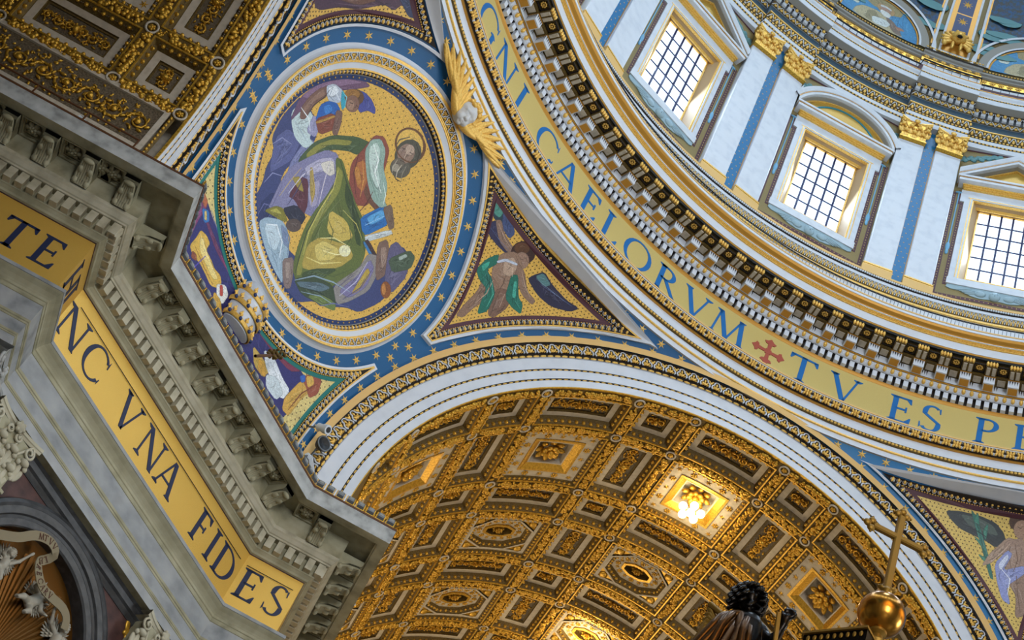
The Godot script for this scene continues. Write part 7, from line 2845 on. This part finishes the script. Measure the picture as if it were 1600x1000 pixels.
# ---- the lunette over the niche: gilded rays, scroll and three children
func niche() -> void:
	var diag0: float = (PLAN[2] as Vector2).distance_to(PLAN[3]) / 2.0
	var t := face(2, diag0 + 0.0, -0.55, 22.86)
	var w := thing("niche_relief", "gilded lunette of rays framed by dark marble arch mouldings in the lower left corner", "relief")
	w.transform = t
	var arc := func(called: String, m: String, prof: Array) -> void:
		var b := MB.new()
		for k in prof.size() - 1:
			var p0: Vector2 = prof[k]
			var p1: Vector2 = prof[k + 1]
			var d := Vector2(p1.y - p0.y, p0.x - p1.x).normalized()
			var p := PackedVector3Array()
			var nn := PackedVector3Array()
			for q in [p0, p1]:
				for i in 49:
					var a := lerpf(-0.3, PI + 0.3, i / 48.0)
					p.append(Vector3(cos(a) * q.x, sin(a) * q.x, q.y))
					nn.append(Vector3(cos(a) * d.x, sin(a) * d.x, d.y))
			b.grid(2, 49, p, nn)
		part(called, w, b.done(), m)
	arc.call("outer_moulding", "darkmarble", [V(3.55, 0.0), V(3.52, 0.14), V(3.42, 0.18), V(3.34, 0.14)])
	arc.call("grey_band", "darkmarble2", [V(3.34, 0.13), V(3.14, 0.11)])
	arc.call("middle_moulding", "darkmarble", [V(3.14, 0.12), V(3.10, 0.05), V(3.02, 0.03)])
	arc.call("inner_band", "darkmarble2", [V(3.02, 0.02), V(2.84, 0.0), V(2.80, -0.06)])
	arc.call("reveal", "darkmarble", [V(2.80, -0.06), V(2.80, -0.5)])
	var m := MB.new()
	var spand := PackedVector2Array([V(-4.2, -1.2), V(-4.2, 3.9), V(4.2, 3.9), V(4.2, -1.2), V(3.3, -1.2)])
	for i in 33:
		var a := lerpf(-0.3, PI + 0.3, i / 32.0)
		spand.append(V(cos(a), sin(a)) * 3.45)
	spand.append(V(-3.3, -1.2))
	m.plate(spand, -0.02, 0.02)
	part("red_spandrel", w, m.done(), "redmarble")
	m = MB.new()
	var dsc := PackedVector2Array()
	for i in 40: dsc.append(V(cos(TAU * i / 40.0), sin(TAU * i / 40.0)) * 2.85)
	m.plate(dsc, -0.6, -0.48)
	part("gilded_ground", w, m.done(), "darkgilt")
	m = MB.new()
	for i in 60:
		var a := lerpf(-0.35, PI + 0.35, i / 59.0)
		var l := 1.3 + 1.1 * absf(sin(i * 2.7))
		var c := Vector3(cos(a), sin(a), 0)
		var s := Vector3(-c.y, c.x, 0) * 0.055
		var o := Vector3(0, -0.9, -0.44)
		m.tri(o + c * 0.5 - s * 0.3, o + c * (0.9 + l) - s, o + c * (0.9 + l) + Vector3(0, 0, 0.07), Vector3(-s.x, -s.y, 0.12).normalized())
		m.tri(o + c * 0.5 + s * 0.3, o + c * (0.9 + l) + s, o + c * (0.9 + l) + Vector3(0, 0, 0.07), Vector3(s.x, s.y, 0.12).normalized())
	part("ray", w, m.done(), "darkgilt")
	for sg in [-1.0, 1.0]:
		m = MB.new()
		for k in 5: m.blob(Vector3(sg * (3.55 - 0.12 * k), 2.55 + 0.16 * k, 0.03), Vector3(0.2, 0.10, 0.05), Basis(Vector3.BACK, k * 1.3), 4, 6)
		part("gilt_foliage", w, m.done(), "oldgold")
	# inscribed scroll, a wavy band of marble held by the children
	var s := thing("scroll", "pale marble banderole with carved letters winding before the gilded rays", "scroll")
	s.transform = t
	var pts := [Vector3(-2.1, 1.55, 0.0), Vector3(-1.62, 1.92, 0.1), Vector3(-1.25, 2.36, 0.15), Vector3(-0.80, 2.58, 0.2), Vector3(-0.42, 2.48, 0.2), Vector3(-0.48, 2.22, 0.0), Vector3(-0.64, 2.0, 0.1), Vector3(-0.52, 1.70, 0.22), Vector3(-0.20, 1.55, 0.22), Vector3(0.15, 1.57, 0.20), Vector3(0.50, 1.66, 0.16), Vector3(0.85, 1.72, 0.14), Vector3(1.15, 1.62, 0.12), Vector3(1.28, 1.38, 0.1)]
	var cv := Curve3D.new()
	for k in pts.size():
		var d: Vector3 = (pts[mini(k + 1, pts.size() - 1)] - pts[maxi(k - 1, 0)]) * 0.18
		cv.add_point(pts[k], -d, d)
	var fr := []
	var ln := cv.get_baked_length()
	for k in 61:
		var p := cv.sample_baked(ln * k / 60.0)
		var q := cv.sample_baked(minf(ln, ln * k / 60.0 + 0.03))
		var r := cv.sample_baked(maxf(0, ln * k / 60.0 - 0.03))
		var z := (q - r).normalized()
		var x := Vector3.BACK.cross(z).normalized()
		fr.append(Transform3D(Basis(x, z.cross(x), z), p))
	m = MB.new()
	m.sweep(fr, [V(-0.13, -0.015), V(0.13, -0.015), V(0.13, 0.015), V(-0.13, 0.015), V(-0.13, -0.015)])
	part("band", s, m.done(), "scrollstone")
	var words := "MTVV  DEPRECARV"
	var at := ln * 0.25
	for k in words.length():
		var ch := words[k]
		if ch != " ":
			var p := cv.sample_baked(at)
			var z := (cv.sample_baked(at + 0.03) - cv.sample_baked(at - 0.03)).normalized()
			var y := Vector3.BACK.cross(z).normalized()
			var b := Basis(z, y, z.cross(y).normalized())
			if b.z.z < 0: b = Basis(z, -y, -b.z)
			part("letter", s, glyph(ch, 0.01), "letterbrown", Transform3D(b * Basis.from_scale(Vector3(0.16, 0.17, 1)), p + b.z * 0.018 - b.y * 0.085))
		at += 0.178
	var poses := [
		["marble winged child in the upper part of the lunette holding the top of the banderole", Vector3(-1.32, 0.75, -0.25), 1.05, -0.1, Vector3(-0.30, 0.75, 0.2), Vector3(0.30, 1.25, 0.2), Vector3(-0.20, 0.05, 0.15), Vector3(0.12, -0.02, 0.1), -0.5],
		["marble winged child diving below the banderole beside the gilded rays", Vector3(-0.12, 0.80, -0.28), 1.30, -0.48, Vector3(-0.35, 0.62, 0.2), Vector3(0.30, 0.55, 0.2), Vector3(-0.30, -0.05, 0.2), Vector3(0.05, 0.0, 0.25), 0.4],
		["marble winged child at the bottom edge reaching up under the banderole", Vector3(1.58, 0.45, -0.25), 1.30, 0.1, Vector3(-0.52, 0.92, 0.15), Vector3(0.32, 0.75, 0.2), Vector3(-0.15, 0.0, 0.1), Vector3(0.15, 0.0, 0.1), 0.3],
	]
	for q in poses:
		var o := thing("winged_child", q[0], "statue", "marble children of the lunette")
		var tt: Transform3D = t * Transform3D(Basis(Vector3.BACK, q[3]) * Basis.from_scale(Vector3.ONE * q[2]), q[1])
		o.transform = tt
		var sk := skin(child_bones(q[4], q[5], q[6], q[7], q[8]), 0.022, 0.03)
		part("body", o, sk.done(), "statue")
		part("hair", o, child_hair(q[8]).done(), "statue")
		for sg in [-1.0, 1.0]:
			part("wing", o, wing(sg, 0.42).done(), "statue", Transform3D(Basis(), Vector3(0, 0.66, -0.10)))

# ---- gilded winged head between the roundel and the ring
func cherub() -> void:
	var o := thing("cherub_head", "gilded winged cherub head with a white face over the top of the round mosaic", "sculpture")
	var n := (pn(0.0, 47.2) + Vector3(0.35, -0.25, 0.35)).normalized()
	var x := Vector3(1, 0, -1).normalized()
	var y := n.cross(x).normalized()
	o.transform = Transform3D(Basis(x, y, n) * Basis.from_scale(Vector3.ONE * 1.3), pend(0.02, 47.55) + pn(0.0, 47.2) * 0.25)
	var m := MB.new()
	var bones := [[Vector3(0, 0.06, 0.15), Vector3(0, 0.16, 0.14), 0.30, 0.33], [Vector3(-0.11, -0.10, 0.32), Vector3(0.11, -0.10, 0.32), 0.12, 0.12], [Vector3(0, 0.06, 0.44), Vector3(0, -0.05, 0.50), 0.035, 0.055], [Vector3(-0.04, -0.05, 0.48), Vector3(0.04, -0.05, 0.48), 0.035, 0.035], [Vector3(0, -0.24, 0.36), Vector3(0, -0.25, 0.37), 0.075, 0.07], [Vector3(-0.05, -0.155, 0.455), Vector3(0.05, -0.155, 0.455), 0.025, 0.025], [Vector3(-0.04, -0.195, 0.445), Vector3(0.04, -0.195, 0.445), 0.028, 0.028], [Vector3(-0.17, 0.15, 0.40), Vector3(-0.05, 0.17, 0.44), 0.035, 0.03], [Vector3(0.17, 0.15, 0.40), Vector3(0.05, 0.17, 0.44), 0.035, 0.03], [Vector3(0, 0.30, 0.30), Vector3(0, 0.22, 0.38), 0.14, 0.10]]
	for sg in [-1.0, 1.0]:
		bones.append([Vector3(0.10 * sg, 0.085, 0.40), Vector3(0.13 * sg, 0.085, 0.395), 0.035, 0.03])
		bones.append([Vector3(0.31 * sg, 0.02, 0.18), Vector3(0.33 * sg, 0.08, 0.16), 0.05, 0.06])
	part("face", o, skin(bones, 0.022, 0.045).done(), "flesh")
	m = MB.new()
	for sg in [-1.0, 1.0]:
		m.blob(Vector3(0.115 * sg, 0.088, 0.425), Vector3(0.035, 0.016, 0.012), Basis(), 5, 7)
	m.blob(Vector3(0, -0.175, 0.475), Vector3(0.055, 0.010, 0.012), Basis(), 4, 7)
	part("eyes_and_lips", o, m.done(), "grey")
	m = MB.new()
	for k in 64:
		var a := k * 2.399
		var yy := 1.0 - k / 64.0 * 1.35
		var rr := sqrt(maxf(0.0, 1.0 - yy * yy))
		var p := Vector3(cos(a) * rr, yy, sin(a) * rr)
		if p.z > 0.25 and p.y < 0.62: continue
		var c := Vector3(0, 0.14, 0.14) + p * 0.37
		m.blob(c, Vector3(0.10, 0.075, 0.085), Basis(Vector3.UP, a), 4, 6)
		m.blob(c + p * 0.05 + Vector3(0.03, 0.03, 0), Vector3(0.055, 0.05, 0.05), Basis(Vector3.BACK, a), 4, 5)
	part("curly_hair", o, m.done(), "gold")
	for sg in [-1.0, 1.0]:
		# arm of the wing, coverts, then long feathers curving outwards
		var w := MB.new()
		var arm := []
		for k in 7:
			var f := k / 6.0
			arm.append(Vector3(sg * (0.15 + 0.75 * f), -0.12 - 0.05 * sin(f * PI) + 0.30 * f, 0.16 + 0.06 * sin(f * PI)))
		w.tube(arm, [0.10, 0.12, 0.12, 0.11, 0.09, 0.07, 0.05], 8)
		for row in 3:
			var cnt: int = [8, 8, 7][row]
			for k in cnt:
				var f := (k + 0.5) / cnt
				var root := Vector3(sg * (0.22 + 0.62 * f), -0.10 + 0.26 * f, 0.18 + 0.03 * (2 - row))
				var a := lerpf(1.5, 0.25, f) if row < 2 else lerpf(1.45, 0.15, f)
				var l: float = [0.28, 0.55, 0.85 + 0.55 * f][row]
				var d := Vector3(sg * cos(a), sin(a) * 0.9, -0.06)
				var c: Vector3 = root + d * (l * 0.5)
				var fp := []
				for j in 6:
					var g := j / 5.0
					fp.append(root + d * (l * g) + Vector3(0, 0.08 * l * g * g, 0))
				w.tube(fp, [0.05, 0.075, 0.08, 0.075, 0.06, 0.02], 6)
				w.blob(c, Vector3(l * 0.46, 0.095, 0.04), Basis(Vector3.BACK, a if sg > 0 else PI - a), 5, 6)
		for k in 5:
			w.blob(Vector3(sg * (0.30 + 0.10 * k), -0.02 + 0.06 * k, 0.25), Vector3(0.10, 0.09, 0.05), Basis(), 5, 6)
		part("wing", o, w.done(), "gold")

func mosaics() -> void:
	pass

# ---- domed papal crown in mosaic relief over the lower frame
func tiara() -> void:
	var o := thing("tiara", "white and gold jewelled tiara with blue stones overlapping the lower frame of the round mosaic", "relief")
	var t := pfr(V(-0.12, 35.45), V(1, 0.06), 0.12)
	o.transform = t
	var m := MB.new()
	var prof := [V(0.001, 0.0)]
	for k in 13:
		var f := k / 12.0
		prof.append(V(0.62 + 0.10 * sin(f * 2.4) if f < 0.55 else 0.70 * sqrt(maxf(0.0, 1.0 - pow((f - 0.55) / 0.45, 2.0))) + 0.001, 2.0 * f))
	m.lathe(prof, Transform3D(Basis.from_scale(Vector3(1, 1, 0.45)), Vector3.ZERO), 24)
	part("cap", o, m.done(), "white")
	for k in 3:
		m = MB.new()
		var h := 0.12 + 0.55 * k
		var r := [0.68, 0.755, 0.70][k] as float
		m.lathe([V(r, h - 0.09), V(r + 0.04, h - 0.06), V(r + 0.05, h + 0.06), V(r + 0.02, h + 0.10), V(r - 0.05, h + 0.10)], Transform3D(Basis.from_scale(Vector3(1, 1, 0.47)), Vector3.ZERO), 24)
		for j in 7:
			var a := PI * (j + 0.5) / 7.0
			var p := Vector3(cos(a) * (r + 0.03), h + 0.20, sin(a) * (r + 0.03) * 0.47)
			m.blob(p, Vector3(0.045, 0.13, 0.04), Basis(), 4, 6)
			m.blob(p + Vector3(0.05, -0.02, 0), Vector3(0.04, 0.05, 0.03), Basis(), 4, 5)
			m.blob(p - Vector3(0.05, 0.02, 0), Vector3(0.04, 0.05, 0.03), Basis(), 4, 5)
		part("gold_crown", o, m.done(), "gold")
		m = MB.new()
		for j in 4:
			var a := PI * (j + 0.5) / 4.0
			m.blob(Vector3(cos(a) * (r + 0.05), h, sin(a) * (r + 0.05) * 0.47 + 0.02), Vector3(0.07, 0.07, 0.05), Basis(), 5, 7)
		part("blue_stone", o, m.done(), "darkblue")
	m = MB.new()
	m.box(Transform3D(Basis(), Vector3(0, 2.22, 0)), Vector3(0.05, 0.5, 0.05))
	m.box(Transform3D(Basis(), Vector3(0, 2.30, 0)), Vector3(0.30, 0.05, 0.05))
	m.box(Transform3D(Basis(), Vector3(0, 2.14, 0)), Vector3(0.22, 0.05, 0.05))
	part("cross", o, m.done(), "gold")

# ---- lamps, rails and cameras on the ledge of the pier
func ledge_things() -> void:
	# row of small square lamps along the edge
	var bx := MB.new()
	bx.bevbox(Transform3D(Basis(Vector3.RIGHT, -0.5), Vector3(0, 0.17, 0)), Vector3(0.22, 0.24, 0.12), 0.02)
	var body := bx.done()
	bx = MB.new()
	bx.bevbox(Transform3D(Basis(Vector3.RIGHT, -0.5), Vector3(0, 0.17, 0) + Basis(Vector3.RIGHT, -0.5) * Vector3(0, 0, 0.115)), Vector3(0.15, 0.17, 0.02), 0.008)
	var glass := bx.done()
	bx = MB.new()
	for sg in [-1.0, 1.0]: bx.box(Transform3D(Basis(), Vector3(0.135 * sg, 0.16, 0.02)), Vector3(0.03, 0.30, 0.05))
	bx.box(Transform3D(Basis(), Vector3(0, 0.02, 0.02)), Vector3(0.30, 0.04, 0.14))
	var foot := bx.done()
	var proto: Node3D = null
	var total := 0
	for i in [1, 2, 3]:
		var f := face_len(i, 1.62)
		var l := f.y - f.x
		var n := roundi(l / 0.345)
		for j in n:
			var o: Node3D
			if proto == null:
				o = thing("ledge_lamp", "", "lamp")
				part("housing", o, body, "metalgrey")
				part("glass", o, glass, "lampglass")
				part("bracket", o, foot, "oldgold")
				proto = o
			else:
				o = proto.duplicate()
				o.name = numbered("ledge_lamp")
				add_child(o)
			o.transform = face(i, f.x + l * (j + 0.5) / n, 1.62, 33.03)
			o.set_meta("label", ["", "small square lamp in the short row on the ledge next to the upper left arch", "small square lamp in the long row along the ledge under the tiara", "small square lamp in the short row on the ledge beside the golden vault"][i])
			o.set_meta("group", ["", "ledge lamps by the upper left arch", "ledge lamps under the tiara", "ledge lamps by the golden vault"][i])
			total += 1
	# rusty rails: on the left jamb, along the lamps, along the right jamb
	for q in [[0, 6.0, 24.6, 1.50, 0.55, "rusty handrail along the ledge under the dim vault at the upper left"], [2, -1.0, 10.6, 1.05, 0.75, "rusty handrail running above the long row of ledge lamps"], [3, -0.6, 0.2, 1.10, 0.75, "short rusty handrail on the ledge at the foot of the big arch"], [4, 0.0, 7.0, 1.40, 0.55, "rusty handrail along the ledge beside the golden vault"]]:
		var o := thing("handrail", q[5], "railing")
		var m := MB.new()
		m.tube([face(q[0], q[1], q[3], 33.03 + q[4]).origin, face(q[0], q[2], q[3], 33.03 + q[4]).origin], [0.03], 6)
		part("rail", o, m.done(), "rail")
		m = MB.new()
		m.box(Transform3D(Basis(), Vector3(0, q[4] * 0.5, 0)), Vector3(0.04, q[4], 0.04))
		var pm := m.done()
		var n := maxi(2, int((q[2] - q[1]) / 1.5))
		for j in n + 1:
			part("post", o, pm, "rail", face(q[0], lerpf(q[1], q[2], float(j) / n), q[3], 33.03))
	# floodlights with their own yokes
	var spots := [[2, 9.55, 0.95, 0.95, "long white floodlight on the ledge at the foot of the starred blue band", 0.85, 0.3], [2, 10.0, 1.15, 0.35, "blue-white floodlight low on the ledge near the inner corner", 0.55, 0.25], [3, 0.45, 1.2, 0.55, "grey floodlight standing on the ledge in front of the white arch foot", 0.75, 0.28], [0, 23.2, 1.2, 0.25, "white floodlight on the ledge under the dim vault", 0.8, 0.22], [4, 3.6, 1.55, 0.45, "small white floodlight at the right end of the ledge by the golden vault", 0.35, 0.25]]
	for q in spots:
		var o := thing("floodlight", q[4], "floodlight")
		o.transform = face(q[0], q[1], q[2], 33.03) * Transform3D(Basis(Vector3.UP, 0.4), Vector3.ZERO)
		var m := MB.new()
		m.bevbox(Transform3D(Basis(Vector3.RIGHT, -0.9), Vector3(0, q[3], 0)), Vector3(q[5], q[6], 0.16), 0.03)
		for k in 5: m.box(Transform3D(Basis(Vector3.RIGHT, -0.9), Vector3(q[5] * (k - 2) * 0.2, q[3] - 0.02, -0.03)), Vector3(0.02, q[6] * 0.9, 0.08))
		part("housing", o, m.done(), "lampwhite")
		m = MB.new()
		for sg in [-1.0, 1.0]: m.box(Transform3D(Basis(), Vector3(sg * (q[5] * 0.5 + 0.02), q[3] * 0.5, 0)), Vector3(0.03, q[3] + 0.1, 0.05))
		m.box(Transform3D(Basis(), Vector3(0, 0.02, 0)), Vector3(q[5] + 0.08, 0.04, 0.12))
		part("yoke", o, m.done(), "metalgrey")
		m = MB.new()
		m.bevbox(Transform3D(Basis(Vector3.RIGHT, -0.9), Vector3(0, q[3], 0) + Basis(Vector3.RIGHT, -0.9) * Vector3(0, 0, 0.16)), Vector3(q[5] * 0.88, q[6] * 0.8, 0.012), 0.005)
		part("lens", o, m.done(), "lampglass")
	# surveillance camera, loudspeaker and the ornate lamp arm
	var c := thing("surveillance_camera", "white bullet camera fixed by the lower end of the starred band", "camera")
	c.transform = pfr(V(4.55, 35.75), V(1, 0.4), 0.05)
	var m := MB.new()
	m.lathe([V(0.001, 0.0), V(0.10, 0.0), V(0.13, 0.05), V(0.13, 0.30), V(0.16, 0.32), V(0.16, 0.52), V(0.001, 0.52)], Transform3D(Basis(Vector3.RIGHT, 1.9), Vector3(0, 0.25, 0.5)), 14)
	part("housing", c, m.done(), "lampwhite")
	m = MB.new()
	m.tube([Vector3(0, 0.3, 0.0), Vector3(0, 0.25, 0.3), Vector3(0, 0.25, 0.48)], [0.035], 6)
	part("arm", c, m.done(), "metalgrey")
	m = MB.new()
	m.lathe([V(0.001, 0.0), V(0.10, 0.0), V(0.10, 0.012), V(0.001, 0.012)], Transform3D(Basis(Vector3.RIGHT, 1.9), Vector3(0, 0.25, 0.5) + Basis(Vector3.RIGHT, 1.9) * Vector3(0, 0.52, 0)), 12)
	part("lens", c, m.done(), "black")
	var sp := thing("loudspeaker", "round dark loudspeaker on the foot of the big white arch", "speaker")
	sp.transform = Transform3D(Basis(Vector3.UP, 0.5), ap(0.055, 13.55, -20.4))
	m = MB.new()
	m.lathe([V(0.001, -0.2), V(0.16, -0.2), V(0.27, 0.0), V(0.27, 0.05), V(0.22, 0.06), V(0.05, 0.0), V(0.001, 0.0)], Transform3D(Basis(Vector3.RIGHT, PI / 2), Vector3(0, 0, 0.2)), 18)
	part("horn", sp, m.done(), "black")
	m = MB.new()
	var rp := []
	for k in 18: rp.append(Vector3(cos(TAU * k / 18) * 0.25, sin(TAU * k / 18) * 0.25, 0.26))
	m.tube(rp, [0.03], 5, true)
	m.tube([Vector3(0, -0.1, 0.0), Vector3(0.1, -0.3, -0.4)], [0.03], 5)
	part("rim", sp, m.done(), "metalgrey")
	var la := thing("lamp_arm", "rusty pole with a scrolled gilded head leaning out over the ledge lamps", "lamp arm")
	m = MB.new()
	var a0 := face(2, 4.55, 2.10, 33.2).origin
	var a1 := pend(1.75, 36.4) + pn(1.75, 36.4) * 0.35
	m.tube([a0, a1], [0.05], 6)
	part("pole", la, m.done(), "rail")
	m = MB.new()
	for k in 9:
		var f := 0.62 + 0.045 * k
		var pc := a0.lerp(a1, f)
		for j in 4:
			var ang := TAU * j / 4.0 + k
			m.blob(pc + Vector3(cos(ang), sin(ang), 0.3) * (0.10 + 0.07 * sin(k * 1.1)), Vector3(0.09, 0.05, 0.05), Basis(Vector3.UP, ang), 4, 5)
	part("scrolls", la, m.done(), "goldground")

# ---- top of the bronze canopy in front: orb with cross, angel, beam
func canopy() -> void:
	var o := thing("orb_and_cross", "gilded globe carrying a tall cross with lobed ends at the lower right", "sculpture")
	var right := Vector3(0.92306, 0, 0.38465)
	var near := Vector3(-0.38465, 0, 0.92306)
	o.transform = Transform3D(Basis(right, Vector3.UP, near), Vector3(0.0576, 26.478, -5.127))
	var m := MB.new()
	m.blob(Vector3.ZERO, Vector3.ONE * 0.537, Basis(), 24, 36)
	part("globe", o, m.done(), "gilt")
	m = MB.new()
	m.lathe([V(0.22, -0.95), V(0.26, -0.85), V(0.16, -0.75), V(0.12, -0.62), V(0.20, -0.56), V(0.20, -0.48)], Transform3D(), 20)
	part("neck", o, m.done(), "giltrough")
	m = MB.new()
	m.lathe([V(0.001, 0.80), V(0.10, 0.80), V(0.13, 0.72), V(0.09, 0.66), V(0.16, 0.60), V(0.12, 0.52)], Transform3D(), 16)
	for sg in [-1.0, 1.0]: m.blob(Vector3(0.12 * sg, 0.78, 0), Vector3(0.12, 0.06, 0.10), Basis(Vector3.BACK, 0.4 * sg), 5, 7)
	part("cross_foot", o, m.done(), "giltrough")
	var c := node("cross", o, Transform3D(Basis(Vector3.UP, 0.36), Vector3.ZERO))
	m = MB.new()
	m.bevbox(Transform3D(Basis(), Vector3(0, 1.95, -0.06)), Vector3(0.17, 2.36, 0.12), 0.03)
	m.bevbox(Transform3D(Basis(), Vector3(0, 2.43, -0.058)), Vector3(1.30, 0.16, 0.116), 0.03)
	for q in [[Vector3(0, 3.14, 0), 0.0], [Vector3(-0.66, 2.43, 0), PI / 2], [Vector3(0.66, 2.43, 0), -PI / 2]]:
		var b := Basis(Vector3.BACK, q[1])
		for e in [Vector3(-0.11, 0.02, 0), Vector3(0.11, 0.02, 0), Vector3(0, 0.13, 0)]: m.blob(q[0] + b * e, Vector3(0.10, 0.10, 0.07), Basis(), 6, 9)
		for e in [Vector3(-0.22, 0.02, 0), Vector3(0.22, 0.02, 0), Vector3(0, 0.25, 0)]: m.blob(q[0] + b * e, Vector3(0.035, 0.035, 0.035), Basis(), 5, 7)
	part("bars", c, m.done(), "giltrough")
	# beam of the canopy behind the globe
	var bm := thing("canopy_beam", "black bronze beam with a gilded upper edge behind the globe", "canopy")
	bm.transform = Transform3D(Basis(right, Vector3.UP, near), Vector3(0.0576, 26.478, -5.127)) * Transform3D(Basis(Vector3.UP, -0.5), Vector3(-0.75, -0.98, 0.0))
	m = MB.new()
	m.box(Transform3D(Basis(), Vector3(0, -0.25, 0)), Vector3(1.5, 0.5, 0.5))
	part("beam", bm, m.done(), "bronze")
	m = MB.new()
	m.box(Transform3D(Basis(), Vector3(0, 0.03, 0.03)), Vector3(1.54, 0.06, 0.56))
	for k in 9: m.blob(Vector3(-0.62 + 0.155 * k, -0.12, 0.26), Vector3(0.05, 0.08, 0.03), Basis(), 5, 6)
	part("gilded_edge", bm, m.done(), "giltrough")
	# bronze angel seen from below
	var a := thing("bronze_angel", "dark bronze angel with curly hair and a raised hand at the bottom edge", "statue")
	var r2 := Vector3(0.9575, 0, 0.28844)
	a.transform = Transform3D(Basis(r2, Vector3.UP, Vector3(-0.28844, 0, 0.9575)), Vector3(-3.5986, 22.9886, -3.0428))
	var bones := [
		[Vector3(0.02, 0.08, 0.02), Vector3(0.0, 0.22, 0.0), 0.22, 0.24], [Vector3(0.08, -0.02, 0.14), Vector3(0.06, 0.10, 0.16), 0.10, 0.12],
		[Vector3(0.04, -0.05, 0), Vector3(0.08, -0.45, -0.05), 0.14, 0.16], [Vector3(0.12, -0.55, 0), Vector3(0.10, -1.6, 0), 0.34, 0.46], [Vector3(-0.18, -0.62, 0), Vector3(0.40, -0.55, 0), 0.18, 0.17],
		[Vector3(0.40, -0.55, 0), Vector3(0.68, -0.86, 0.15), 0.15, 0.12], [Vector3(0.68, -0.86, 0.15), Vector3(0.80, -0.42, 0.28), 0.115, 0.075], [Vector3(0.80, -0.42, 0.28), Vector3(0.82, -0.26, 0.30), 0.07, 0.09],
		[Vector3(-0.25, -0.65, 0), Vector3(-0.45, -1.25, 0.15), 0.16, 0.15]]
	for q in [[0.76, -0.24, 0.78, 0.0], [0.82, -0.20, 0.90, 0.04], [0.86, -0.21, 0.97, -0.02], [0.88, -0.26, 1.0, -0.12]]:
		var k0 := Vector3(q[0], q[1], 0.30)
		var k2 := Vector3(q[2], q[3], 0.33)
		var k1 := k0.lerp(k2, 0.5) + Vector3(0, 0.0, 0.03)
		bones.append([k0, k1, 0.032, 0.028])
		bones.append([k1, k2, 0.028, 0.02])
	bones.append([Vector3(0.76, -0.33, 0.32), Vector3(0.69, -0.20, 0.40), 0.035, 0.022])
	part("body", a, skin(bones, 0.035, 0.06).done(), "bronze")
	m = MB.new()
	for k in 90:
		var an := k * 2.399
		var yy := 1.0 - k / 90.0 * 1.7
		var rr := sqrt(maxf(0.0, 1.0 - yy * yy))
		var p := Vector3(cos(an) * rr, yy, sin(an) * rr)
		if p.z > 0.55 and absf(p.y) < 0.5 and p.x > -0.2: continue
		var cc := Vector3(0.0, 0.16, 0.0) + p * Vector3(0.28, 0.30, 0.28)
		m.tube([cc, cc + p * 0.07 + Vector3(0.05, -0.05, 0.02), cc + p * 0.10 + Vector3(0.0, -0.12, 0.0), cc + p * 0.06 + Vector3(-0.05, -0.13, 0)], [0.055, 0.05, 0.04, 0.02], 6)
	part("curly_hair", a, m.done(), "bronze")
	m = MB.new()
	# gathered cloak: deep folds falling from the shoulder
	for k in 11:
		var f := k / 10.0
		var top := Vector3(-0.30 + 0.45 * f, -0.55 - 0.05 * sin(k * 1.7), 0.22 + 0.08 * sin(k * 2.3))
		var bot := Vector3(-0.72 + 0.95 * f, -1.75, 0.42 + 0.12 * sin(k * 2.9))
		var mid := top.lerp(bot, 0.45) + Vector3(0.06 * sin(k * 1.3), 0, 0.12)
		m.tube([top, top.lerp(mid, 0.5) + Vector3(0, 0, 0.05), mid, bot], [0.07, 0.085, 0.08, 0.10], 7)
	m.blob(Vector3(-0.10, -0.52, 0.16), Vector3(0.26, 0.14, 0.2), Basis(Vector3.BACK, 0.3), 7, 9)
	part("cloak", a, m.done(), "bronzelight")
	m = MB.new()
	for k in 9:
		var f := k / 8.0
		var q0 := Vector3(-0.40, -0.62, -0.12)
		var q1 := Vector3(-0.68 - 0.10 * f, -0.16 - 1.35 * f, -0.25)
		m.tube([q0, q0.lerp(q1, 0.5) + Vector3(-0.06, 0.10, 0), q1], [0.05, 0.075, 0.045], 6)
	m.tube([Vector3(-0.30, -0.50, 0.05), Vector3(-0.66, -0.10, -0.2)], [0.06, 0.07], 7)
	part("wing", a, m.done(), "giltrough")
	var st := thing("staff", "slim gilded staff held upright in the raised hand of the bronze angel", "staff")
	st.transform = a.transform
	m = MB.new()
	m.bevbox(Transform3D(Basis(Vector3.BACK, 0.10), Vector3(0.72, -0.95, 0.36)), Vector3(0.09, 1.35, 0.08), 0.02)
	part("shaft", st, m.done(), "giltrough")
